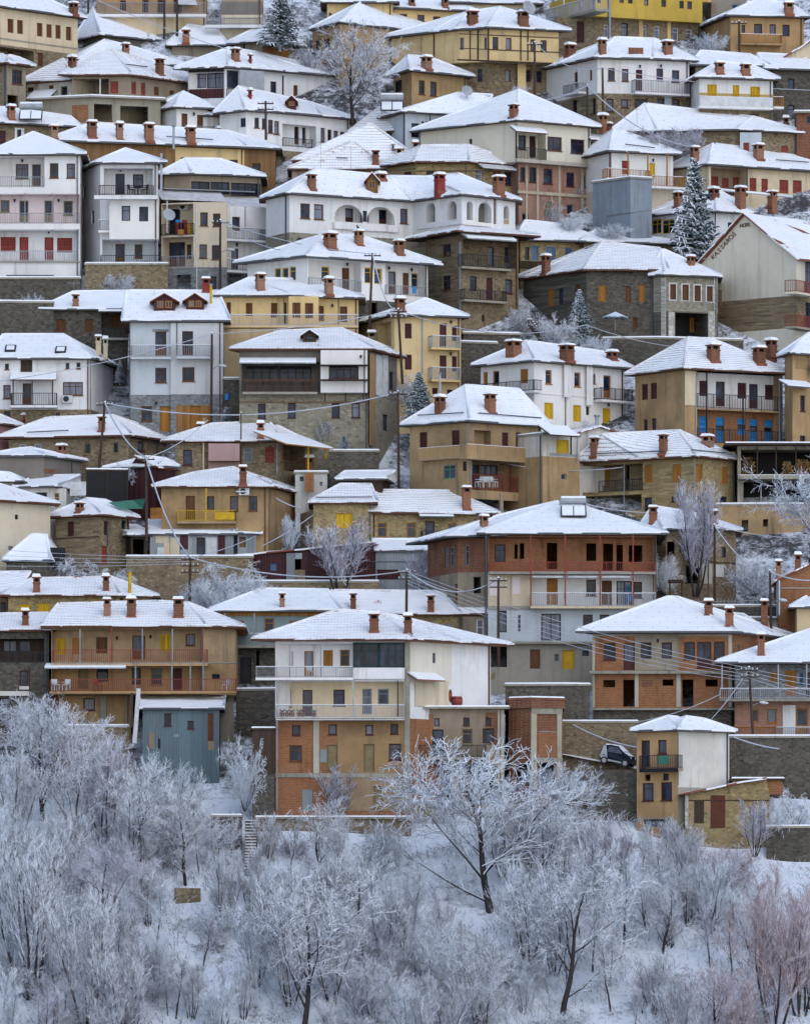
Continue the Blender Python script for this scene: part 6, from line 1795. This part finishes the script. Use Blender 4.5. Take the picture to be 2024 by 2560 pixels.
def cable(A, B, sag, label, r=.035, dz=0., grp=None):
    def P(q):
        if isinstance(q, str): return POLES[q][0] + Vector((0, -.1, -.1 + dz))
        return at(q[0], q[1], depth(q[2])) + Vector((0, 0, dz))
    a, b = P(A), P(B); s = sag / F * (a.y + b.y) / 2; n = 20
    pts = [a.lerp(b, k / n) - Vector((0, 0, s * 4 * (k / n) * (1 - k / n))) for k in range(n + 1)]
    m = MB(); m.tube(pts, r, 5, cap=False)
    tag(m.build('overhead_cable', M('cable'), None, smooth=True), label, 'cable', grp, 'thing')
SN = .055
for a in (
 ('l', 'o', 42, 'thick snowy cable sagging from the leaning pole to the thin black pole, centre left', SN),
 ('l', 'm', 22, 'thick snowy cable dropping from the leaning pole to the maroon shed pole', SN + .01),
 ('m', 'n', 34, 'snowy cable hanging from the maroon shed pole across the patched tin shed', SN + .01),
 ('n', 'p', 30, 'long snowy cable from the four wire pole past the maroon tin shed', SN),
 ('p', 'q', 42, 'drooping snowy cable before the four storey unfinished house', SN),
 ('k', (-20, 955, 1130), 12, 'cable crossing the white house with roof skylights'),
 ('k', 'j', 10, 'cable passing above the timber bay house'),
 ('j', (1465, 812, 960), 38, 'snowy cable from the narrow yellow house towards the dark mansion'),
 ((1465, 812, 960), (1695, 868, 960), 8, 'snowy cable along the dark mansion terrace wall'),
 ('h', 'i', 14, 'snowy cable between the two dark poles above the white house with yellow windows'),
 ('h', (700, 625, 1000), 12, 'thin wire from the corner house pole'),
 ('i', 'j', 40, 'white cable hanging from the yellow window house to the leaning pole', SN),
 ('d', (1350, 252, 400), 6, 'snowy cable left of the short dark pole', SN),
 ('d', (1735, 368, 560), 30, 'long snowy cable descending right from the short dark pole', SN),
 ('g', 'e', 26, 'drooping cable between the bracket pole and the taller dark pole'),
 ('e', (2040, 226, 300), 10, 'cable crossing the yellow shuttered house'),
 ((238, -2, 150), (565, 122, 280), 6, 'thin wire across the upper left roofs'),
 ('t', (1700, 1862, 1920), 22, 'cable from the tall leaning pole to the tower house'),
 ((1432, 1812, 1940), (1592, 1868, 1940), 8, 'short cable above the parked car', SN),
 ((1440, 1808, 1900), (1800, 1735, 1900), 28, 'loose cable in front of the orange brick house base'),
 ((1832, 1842, 2060), (1946, 1872, 2060), 4, 'short cable right of the tower house', SN),
 ('r', (1868, 1410, 1600), 8, 'thick snowy cable slanting from the brown pole', SN),
 ((1455, 1258, 1480), (1612, 1282, 1480), 4, 'snowy cable behind the broad roof with solar heater', SN),
 ('r', (2040, 1345, 1500), 10, 'thin wire right of the brown pole'),
 ('s', (2040, 1450, 1700), 8, 'snowy cable from the lamp pole to the right edge', SN),
 ((1270, 1160, 1290), (1555, 1168, 1300), 12, 'thin wire before the dark timber balcony'),
 ('m', (520, 1050, 1290), 14, 'thin wire up from the maroon shed pole'),
 ('n', (640, 1340, 1430), 6, 'thin wire from the four wire pole to the ochre house'),
 ((690, 1245, 1400), (752, 1270, 1400), 4, 'short cable left of the two level roof', SN),
 ((655, 1365, 1490), (782, 1288, 1420), 4, 'snowy wire slanting across the narrow frosted bush')): cable(*a)
for k in range(4):
    cable((-20, 1373 + 9 * k, 1640), 'n', 4, 'one of four parallel wires in front of the collapsing barn', .018, -.15 * k, 'four wires before the collapsing barn')
for k in range(5):
    cable('p', 't', 18 + 5 * k, 'one of five parallel wires crossing the orange brick house', .022, -.24 * k, 'five wires across the orange brick house')
for k in range(4):
    cable('t', (2060, 1700 + 8 * k, 1935), 4, 'one of four parallel wires leaving the tall leaning pole', .02, -.24 * k, 'four wires at the right edge')

# ---------------------------------------------------------------- loose things
def boxat(m, c, sx, sy, sz, mi=0): m.box(((c.x, c.y), (1., 0.), (0., -1.)), -sx / 2, sx / 2, -sy / 2, sy / 2, c.z, c.z + sz, mi)
def crate(px, py, gy, w, h, col, label):
    c = at(px, py, depth(gy)); m = MB(); fr = ((c.x, c.y), (1., 0.), (0., -1.)); a = w / 2
    m.box(fr, -a, a, -.17, .17, c.z, c.z + .03)
    for k in range(3):
        z = c.z + .03 + k * (h - .03) / 3
        for o in (-.17, .15): m.box(fr, -a, a, o, o + .02, z + .012, z + (h - .03) / 3)
        for u in (-a, a - .02): m.box(fr, u, u + .02, -.15, .15, z + .012, z + (h - .03) / 3)
    tag(m.build('drinks_crate', paint(col) if col in WCOL else M(col), None), label, 'crate', 'crates on the corner house balcony', 'thing')
for i, (cx_, n, col, nm) in enumerate(((1088, 5, 'red', 'red'), (1110, 4, 'red', 'red'), (1127, 5, 'red', 'bright red'), (1159, 4, 'y', 'yellow'))):
    pos_ = ('leftmost', 'second', 'third', 'yellow')[i]
    for k in range(n):
        lv = ('bottom', 'second from bottom', 'middle', 'fourth from bottom', 'top')[k] if n == 5 else ('bottom', 'second from bottom', 'third from bottom', 'top')[k]
        crate((cx_) / 2.44, 330 + (625 - k * 18) / 2.44, 716, .42 if col == 'red' else .36, .23, col if not (k == 4 and i < 2) else 'u',
              '%s crate, %s of the %s stack on the corner house balcony' % ('blue' if (k == 4 and i < 2) else nm, lv, pos_))
crate(1104 / 2.44, 330 + 626 / 2.44, 738, .5, .42, 'o', 'orange box standing in front of the red crates on the corner house balcony')
def chair(px, py, gy, rz, col, label):
    c = at(px, py, depth(gy)); r = empty('garden_chair', c); tag(r, label, 'chair', None, 'thing'); mt = paint(col)
    ca, sa = math.cos(rz), math.sin(rz); fr = ((c.x, c.y), (ca, sa), (sa, -ca))
    m = MB(); m.box(fr, -.24, .24, -.23, .25, c.z + .42, c.z + .46); m.build('seat', mt, r)
    m = MB(); m.box(fr, -.24, .24, -.25, -.21, c.z + .52, c.z + .88); m.build('backrest', mt, r)
    for u in (-.22, .18):
        for v in (-.24, .2):
            m = MB(); m.box(fr, u, u + .04, v, v + .04, c.z, c.z + .42); m.build('leg', mt, r)
    for u in (-.26, .23):
        m = MB(); m.box(fr, u, u + .04, -.22, .2, c.z + .62, c.z + .66); m.build('armrest', mt, r)
def table(px, py, gy, rad, col, label):
    c = at(px, py, depth(gy)); r = empty('garden_table', c); tag(r, label, 'table', None, 'thing'); mt = paint(col)
    m = MB(); m.tube([c + Vector((0, 0, .7)), c + Vector((0, 0, .74))], rad, 16); m.build('table_top', mt, r)
    m = MB(); m.tube([c, c + Vector((0, 0, .7))], .04, 6); m.tube([c, c + Vector((0, 0, .04))], .25, 10); m.build('pedestal', mt, r)
chair(800 / 2.44, 330 + 383 / 2.44, 718, 1.2, 'd', 'dark garden chair left of the little table on the narrow house balcony')
chair(885 / 2.44, 330 + 383 / 2.44, 718, -1.2, 'd', 'dark garden chair right of the little table on the narrow house balcony')
table(842 / 2.44, 330 + 383 / 2.44, 718, .42, 'd', 'small round dark table on the top balcony of the narrow white house')
chair(600 + 428 / 2.44, 1480 + 521 / 2.44, 2050, .3, 'w', 'white plastic chair on the railed loggia of the tallest house')
for i, x in enumerate((340, 405)): chair(x / 2.44, 1400 + 796 / 2.44, 1882, .5 - i, 'w', ('left', 'right')[i] + ' white plastic chair on the lower gallery of the broad tan house')
chair(600 / 2.44, 1400 + 797 / 2.44, 1882, .8, 'r', 'dark red garden chair near the middle of the lower gallery of the broad tan house')
chair(1380 / 2.44, 1400 + 797 / 2.44, 1882, -.6, 'w', 'white chair at the far right end of the lower gallery of the broad tan house')
for i, x in enumerate((1310, 1355, 1400)): chair(660 + x / 2.44, 1100 + 289 / 2.44, 1358, i - 1., 'w', ('leftmost', 'middle', 'rightmost')[i] + ' white chair behind the red railing of the ochre corner building')
def barrel(px, py, gy, h, r, label):
    c = at(px, py, depth(gy)); ro = empty('barrel', c); tag(ro, label, 'barrel', 'barrels on the snowy flat terrace', 'thing')
    m = MB(); z = lambda t: c + Vector((0, 0, h * t)); m.tube([z(0), z(.25), z(.5), z(.75), z(1)], [r * .85, r, r * 1.06, r, r * .85], 12); m.build('staves', paint('r'), ro)
    m = MB()
    for t in (.2, .75): m.tube([z(t), z(t + .05)], r * 1.04, 12)
    m.build('hoop', M('iron'), ro); m = MB(); m.tube([z(1.001), z(1.07)], [r * .8, r * .55], 10); m.build('snow_cap', M('snow'), ro)
for x, y, h, r, lab in ((1205, 692, 1.25, .36, 'tall red brown barrel nearest the cream side wall of the tallest house'), (1248, 690, 1.15, .38, 'broad red brown barrel second from the cream side wall'), (1268, 675, 1.0, .3, 'barrel standing behind the two tall ones on the snowy terrace'),
                        (1322, 693, .7, .42, 'low tipped up red barrel at the right of the barrel group')): barrel(600 + x / 2.44, 1480 + y / 2.44, 1975, h, r, lab)
m = MB(); c = at(600 + 1130 / 2.44, 1480 + 695 / 2.44, depth(1980))
for k in range(16):
    r_ = rs.uniform(.12, .28); q = c + Vector((rs.uniform(-.75, .75), rs.uniform(-.5, .5), rs.uniform(-.05, .25))); m.box(((q.x, q.y), (.9, .43), (.43, -.9)), -r_, r_, -r_, r_, q.z, q.z + .14)
tag(m.build('roof_tile_heap', M('tile'), None), 'heap of red roof tiles on the snowy terrace beside the barrels', 'tile heap', None, 'thing')
POT = ['first', 'second', 'third', 'fourth', 'fifth', 'sixth']
for i, x in enumerate((257, 288, 316, 362, 384, 452)):
    c = at(600 + x / 2.44, 1480 + 764 / 2.44, depth(2052)); r = empty('flower_pot', c); tag(r, 'terracotta flower pot behind the cream loggia railing, %s from the left' % POT[i], 'flower pot', 'flower pots of the tallest house', 'thing')
    m = MB(); m.tube([c, c + Vector((0, 0, .3)), c + Vector((0, 0, .36))], [.14, .2, .21], 9); m.build('pot', M('cb'), r)
    m = MB()
    for k in range(12):
        a = k * .52; m.tube([c + Vector((0, 0, .32)), c + Vector((.13 * math.cos(a), .13 * math.sin(a), .5)), c + Vector((.24 * math.cos(a), .24 * math.sin(a), .42 + .1 * (k % 3)))], [.02, .03, .01], 3)
    m.build('plant', paint('g' if i % 2 else 'r'), r)
def umbrella(px, pt, pb, gy, wpx, mat, label, closed=False):
    Y = depth(gy); t, b = at(px, pt, Y), at(px, pb, Y); r = empty('parasol', b); tag(r, label, 'parasol', None, 'thing'); R = wpx / F * Y / 2
    m = MB(); m.tube([b, t], .035, 6); m.build('pole', M('met'), r); m = MB(); N = 8; h = R * .42
    rim = [t + Vector((R * math.cos(2 * math.pi * k / N), R * math.sin(2 * math.pi * k / N), -h)) for k in range(N)]
    for k in range(N): m.face([t, rim[k], rim[(k + 1) % N]]); m.face([rim[k], rim[(k + 1) % N], rim[(k + 1) % N] - Vector((0, 0, .12)), rim[k] - Vector((0, 0, .12))])
    m.build('canopy', mat, r)
umbrella(1324 + 520 / 2.44, 400 + 925 / 2.44, 400 + 1040 / 2.44, 925, 64, frost_mat('blue'), 'snow dusted open parasol on the terrace of the dark mansion')
umbrella(888 / 2.44, 330 + 764 / 2.44, 330 + 806 / 2.44, 712, 27, paint('w'), 'small white dome parasol on the lowest balcony of the narrow white house')
def logs(px, py, gy, w, h, label, col='wp'):
    c = at(px, py, depth(gy)); m = MB(); n = int(w / .2); z = 0
    for j in range(int(h / .17)):
        for k in range(n - (j > h / .17 * .7)):
            q = c + Vector((-w / 2 + .2 * k + .1 + .1 * (j % 2) + rs.uniform(-.03, .03), rs.uniform(-.08, .08), .09 + .165 * j)); m.tube([q, q + Vector((0, .5, 0))], rs.uniform(.07, .11), 6)
    o = m.build('firewood_stack', flat('cut_logs', (.46, .27, .11), .9, 0., .75), None); tag(o, label, 'firewood', None, 'thing')
logs(1324 + 1328 / 2.44, 800 + 937 / 2.44, 1262, 1.0, 1.45, 'tall narrow stack of cut logs at the left of the open wood store')
logs(1324 + 1570 / 2.44, 800 + 937 / 2.44, 1262, .9, 1.05, 'short stack of cut logs in the middle of the open wood store')
logs(1324 + 1665 / 2.44, 800 + 937 / 2.44, 1262, 1.3, 1.3, 'wide stack of cut logs at the right of the open wood store')
# stone stair at lower left
x0, x1, yt, yb = 613, 643, 2052, 2178
N = 18; r = None; Yt, Yb = depth(2080) - 2.2, depth(2180) - 2.2
m = MB(); sn = MB()
for k in range(N):
    t = k / (N - 1); Y = Yb + (Yt - Yb) * t; z = (HY - (yb + (yt - yb) * t)) / F * Y; xa, xb = (x0 - 3 * (1 - t) - CX) / F * Y, (x1 - 4 * (1 - t) - CX) / F * Y
    st = (Yt - Yb) / (N - 1); fr = ((xa, Y), (1., 0.), (0., -1.)); m.box(fr, 0, xb - xa, -st * 1.3, 0, z - 2.5, z); sn.box(fr, .03, xb - xa - .03, -st, -.08, z + .002, z + .06)
o = m.build('stone_stair', M('sd'), None); tag(o, 'narrow stone stair with snowy treads climbing beside the dark garden wall', 'stair', None, 'thing'); sn.build('snow_on_treads', M('snow'), o)
# road with the parked car
Yr = depth(1935)
m = MB(); P = [at(1398, 1885, Yr), at(1590, 1922, depth(1950)), at(1605, 1905, depth(1950) + 4.2), at(1398, 1870, Yr + 4.2)]
m.face(P); o = m.build('road', M('snow'), None); tag(o, None, None, None, 'structure')
def car():
    c = at(1324 + 530 / 2.44, 1480 + 1062 / 2.44, depth(1943)); c.z += .02; L = 2.55; k = L / 2.5
    r = empty('parked_car', c); tag(r, 'small black and silver car with snow on its windscreen parked on the road ledge', 'car', None, 'thing')
    yaw = math.radians(-20); pitch = math.radians(-9); ca, sa = math.cos(yaw), math.sin(yaw); cp, sp = math.cos(pitch), math.sin(pitch)
    def T(x, y, z):
        x, z = x * cp - z * sp, x * sp + z * cp
        return c + Vector((x * ca - y * sa, x * sa + y * ca, z))
    prof = [(-1.24, .35), (-1.27, .75), (-1.2, 1.15), (-1.02, 1.45), (-.55, 1.54), (.05, 1.5), (.55, 1.12), (.85, .98), (1.15, .84), (1.26, .6), (1.22, .3)]
    prof2 = [(x, z) for x, z in prof]; hw = [.70, .74, .72, .60, .56, .56, .66, .70, .70, .70, .68]
    def shell(nm, idx, mat, inset=0, zf=None):
        m = MB(); pts = [(prof2[i][0], hw[i] - inset, prof2[i][1]) for i in idx]
        for a, b in zip(pts[:-1], pts[1:]): m.face([T(a[0], -a[1], a[2]), T(b[0], -b[1], b[2]), T(b[0], b[1], b[2]), T(a[0], a[1], a[2])])
        for s in (-1, 1): m.face([T(x, s * w, z) for x, w, z in pts])
        return m.build(nm, mat, r)
    dark = flat('dark_car_paint', (.012, .016, .035), .25)
    shell('body', range(11), dark)
    def side_poly(nm, pts, mat, par=None, off=.02):
        m = MB()
        for s in (-1, 1):
            q = [T(x, s * (y + off), z) for x, y, z in pts]; m.face(q); 
        return m.build(nm, mat, par or r)
    sil = flat('silver_cell', (.42, .43, .46), .3, .4)
    side_poly('safety_cell', [(-1.24, .75, .62), (-1.08, .68, 1.36), (-.9, .63, 1.47), (-.72, .70, .95), (-.62, .72, .42), (.55, .72, .36), (.55, .72, .26), (-.75, .72, .28), (-1.1, .73, .4)], sil)
    side_poly('side_window', [(-.70, .70, .98), (-.6, .62, 1.38), (.02, .6, 1.4), (.5, .68, 1.06), (.45, .72, .96)], M('gl'), None, .03)
    m = MB(); m.face([T(.09, -.5, 1.5), T(.56, -.6, 1.13), T(.56, .6, 1.13), T(.09, .5, 1.5)]); m.face([T(.09, -.5, 1.53), T(.56, -.6, 1.16), T(.56, .6, 1.16), T(.09, .5, 1.53)]); m.build('windscreen', M('gl'), r)
    m = MB(); m.hexa([T(-1.0, -.5, 1.47), T(.05, -.5, 1.51), T(.05, .5, 1.51), T(-1.0, .5, 1.47), T(-.95, -.45, 1.58), T(.02, -.48, 1.6), T(.02, .48, 1.6), T(-.95, .45, 1.58)])
    m.hexa([T(.06, -.5, 1.51), T(.56, -.62, 1.14), T(.56, .62, 1.14), T(.06, .5, 1.51), T(.08, -.46, 1.56), T(.6, -.6, 1.18), T(.6, .6, 1.18), T(.08, .46, 1.56)])
    m.hexa([T(.6, -.6, 1.1), T(1.08, -.6, .88), T(1.08, .6, .88), T(.6, .6, 1.1), T(.6, -.5, 1.13), T(1.05, -.5, .92), T(1.05, .5, .92), T(.6, .5, 1.13)])
    m.build('snow_cover', M('snow'), r)
    for x in (-.85, .85):
        for s in (-1, 1):
            m = MB(); m.tube([T(x, s * .58, .29), T(x, s * .76, .29)], .29, 16); w = m.build('wheel', paint('d'), r)
            m = MB(); m.tube([T(x, s * .75, .29), T(x, s * .775, .29)], .18, 10); m.build('rim', sil, w)
    for s in (-1, 1):
        m = MB(); m.tube([T(1.12, s * .52, .72), T(1.24, s * .54, .68)], [.13, .09], 8); m.build('headlight', paint('w'), r)
    m = MB(); m.box(((T(1.27, 0, 0).x, T(1.27, 0, 0).y), (-sa, ca), (ca, sa)), -.26, .26, 0, .02, T(1.26, 0, .36).z, T(1.26, 0, .48).z); m.build('number_plate', paint('w'), r)
car()
# bird on a chimney
c = at(660 + 573 / 2.44, 400 + 429 / 2.44, depth(960) + 6); r = empty('perched_bird', c)
m = MB(); m.tube([c + Vector((.16, 0, -.12)), c + Vector((.08, 0, .05)), c + Vector((.0, 0, .16)), c + Vector((-.03, 0, .27)), c + Vector((-.05, 0, .36)), c + Vector((-.1, 0, .40)), c + Vector((-.19, 0, .38))], [.015, .05, .12, .10, .055, .065, .01], 8)
for s in (-.04, .04): m.tube([c + Vector((.02, s, .1)), c + Vector((.01, s, -.02))], .012, 4)
b = m.build('plumage', flat('dark_feathers', (.03, .028, .03), .7), None, smooth=True); b.name = 'perched_bird_body'; b.parent = r
b.data.transform(__import__('mathutils').Matrix.Translation(-c)); b.name = 'plumage'; tag(r, 'dark bird perched on the round topped chimney of the white house', 'bird', None, 'thing')
# small yard things
def plankthing(pts, r_, mat, name, label, cat, n=4):
    m = MB(); m.tube([at(x, y, depth(g)) for x, y, g in pts], r_, n); tag(m.build(name, mat, None), label, cat, None, 'thing')
plankthing([(347, 1722, 1925), (337, 1858, 1935)], .22, paint('w'), 'white_board', 'long white board leaning upright beside the blue grey tin shed', 'board')
plankthing([(247, 1815, 1930), (318, 1817, 1930)], .06, M('cable'), 'handrail', 'snowy handrail below the lower gallery posts', 'rail')
m = MB(); a = at(1671, 1457, depth(1600)); fr = ((a.x, a.y), (1., 0.), (0., -1.)); w = 34 / F * a.y
for u in (0, w - .12): m.box(fr, u, u + .12, -.06, .06, a.z - 1.4, a.z + .1)
m.box(fr, -.05, w + .05, -.5, .5, a.z, a.z + .22)
tag(m.build('roofed_gate', M('wk'), None), 'dark little roofed gate frame in the snowy garden, right', 'gate', None, 'thing')
m = MB(); P = [(270, 1256), (332, 1250), (364, 1246), (358, 1272), (300, 1272)]; Y = depth(1400)
m.face([at(x, y, Y + (k % 2) * .4) for k, (x, y) in enumerate(P)]); m.face([at(x, y, Y + .25 + (k % 2) * .4) for k, (x, y) in enumerate(P)])
tag(m.build('green_tarpaulin', M('gt'), None), 'sheet of green tarpaulin draped on the slope beside the maroon shed pole', 'tarpaulin', None, 'thing')
def fence(px0, py0, px1, py1, gy, h, n, mat, label, name='picket_fence', wid=.09):
    A, B = at(px0, py0, depth(gy)), at(px1, py1, depth(gy)); m = MB(); r = None
    for k in range(n):
        c = A.lerp(B, k / (n - 1)); boxat(m, c, wid, .03, h)
    for z in (.25, .75): m.tube([A + Vector((0, .04, h * z)), B + Vector((0, .04, h * z))], .03, 4)
    tag(m.build(name, mat, None), label, 'fence', None, 'thing')
fence(177, 1240, 214, 1238, 1400, 1.1, 12, paint('w'), 'white picket fence beside the black tarpaulin')
fence(378, 1298, 405, 1297, 1420, .9, 8, paint('o'), 'small orange wooden fence beside the yellow balcony house')
fence(1190, 1718, 1235, 1697, 1760, .5, 14, paint('n'), 'fallen tan wooden rack on the snowy bank left of the rusty brown pole')
fence(1640, 1528, 1935, 1522, 1605, .9, 34, M('met'), 'thin wire fence along the snowy garden, right', 'wire_fence', .035)
fence(1325, 790, 1368, 862, 930, .9, 12, M('iron'), 'dark handrail of the steps left of the dark mansion', 'stair_railing', .04)
m = MB()
for k in range(12):
    t = k / 11; c = at(1322 + 46 * t, 800 + 64 * t, depth(925)); boxat(m, c - Vector((0, 0, .3)), .5, 1.2, .3, 0); boxat(m, c + Vector((0, 0, .003)), .48, 1.15, .07, 1)
tag(m.build('outdoor_steps', [M('sd'), M('snow')], None), 'snowy steps descending left of the dark mansion', 'stair', None, 'thing')
for x, y, gy, col, lab in ((1035, 733, 960 - 25, 'u', 'small bright blue bin on the balcony of the white house with yellow windows'), (1575, 1504, 1700, 'u', 'dark blue gas bottle on the railed floor of the four storey house'), (568, 1000, 1125, 'u', 'bright blue tub on the wall beside the pale grey house')):
    c = at(x, y, depth(gy)); m = MB(); m.tube([c, c + Vector((0, 0, .35)), c + Vector((0, 0, .5)), c + Vector((0, 0, .55))], [.16, .17, .13, .05], 10); tag(m.build('bin', paint(col), None), lab, 'bin', None, 'thing')
def aerial(x, top, base, gy, label):
    Y = depth(gy); a, b = at(x, base, Y), at(x, top, Y); r = empty('television_aerial', a); tag(r, label, 'aerial', None, 'thing'); m = MB(); m.tube([a, b], .02, 4); m.build('mast', M('met'), r)
    m = MB(); m.tube([b + Vector((-.5, 0, -.15)), b + Vector((.5, .2, -.15))], .014, 4)
    for k in range(6): q = b + Vector((-.45 + .18 * k, .04 * k, -.15)); m.tube([q + Vector((0, -.25, -.12)), q + Vector((0, .25, .12))], .01, 3)
    m.build('antenna', M('met'), r)
for a in ((802, 352, 425, 560, 'aerial on the cottage with the widest striped roof'), (877, 365, 432, 540, 'aerial on the low cottage with bare red pointed roof'), (271, 155, 246, 235, 'tall bent aerial on the hip roofed house above the garage'), (1591, 268, 312, 520, 'aerial pair on the large white gabled house roof'),
          (185, 703, 722, 900, 'snowy aerial on the dark stone house chimney'), (386, 718, 740, 1060, 'snowy aerial on the ridge of the pale grey house'), (1781, 1107, 1165, 1300, 'thin aerial on the yellowish stone house')): aerial(*a)
# lettering on the gable
def sign(text, px, py, gy, h, rot=0., sp=1.0, shear=0.):
    hs = HOUSES['big ivory gable end with brown lettering along its sloping roof edge, right edge']
    p = hs.blocks[0]['segs'][0]; x0, y0, x1, y1 = px, py, *gy; n = len(text)
    for i, ch in enumerate(text):
        t = i / max(1, n - 1); x, y = x0 + (x1 - x0) * t, y0 + (y1 - y0) * t
        u, z, _ = p.hit(hs.px(x), hs.py(y), .03)
        cu = bpy.data.curves.new('letter', 'FONT'); cu.body = ch; cu.size = h; cu.extrude = .02; cu.align_x = 'CENTER'; cu.align_y = 'CENTER'; cu.shear = shear; cu.offset = .0
        to = bpy.data.objects.new('tmp', cu); C.objects.link(to); dg = bpy.context.evaluated_depsgraph_get(); me = bpy.data.meshes.new_from_object(to.evaluated_get(dg)); bpy.data.objects.remove(to)
        pt = p.pt(u, .03, z); d, nn = Vector((*p.d, 0)), Vector((*p.n, 0)); up = Vector((0, 0, 1)); ca, sa = math.cos(rot), math.sin(rot); L = root_loc(hs.root)
        for v in me.vertices:
            a, b = v.co.x * ca * 1.55 - v.co.y * sa * 1.55, v.co.x * sa + v.co.y * ca
            v.co = pt + d * a + up * b + nn * v.co.z - L
        me.materials.clear(); me.materials.append(paint('b')); o = bpy.data.objects.new('sign_letter', me); C.objects.link(o); o.parent = hs.root
sign('HOTEL', 1290, 402, (1338, 394), .42)
sign('KASSAROS', 1118, 592, (1245, 452), .5, .5)
# ---------------------------------------------------------------- thin winter haze
def haze():
    m = bpy.data.materials.new('haze_air'); m.use_nodes = True; t = m.node_tree
    for n in list(t.nodes):
        if n.type != 'OUTPUT_MATERIAL': t.nodes.remove(n)
    v = t.nodes.new('ShaderNodeVolumePrincipled'); v.inputs['Color'].default_value = (.86, .90, .97, 1); v.inputs['Density'].default_value = .00005; v.inputs['Anisotropy'].default_value = .2
    t.links.new(v.outputs[0], t.nodes['Material Output'].inputs['Volume'])
    mb = MB(); mb.box(((0, 0), (1., 0.), (0., 1.)), -420, 420, -60, 1320, -40, ground(720) + 345)
    o = mb.build('haze', m, None); tag(o, 'thin grey winter haze over the valley', None, None, 'stuff')
haze()
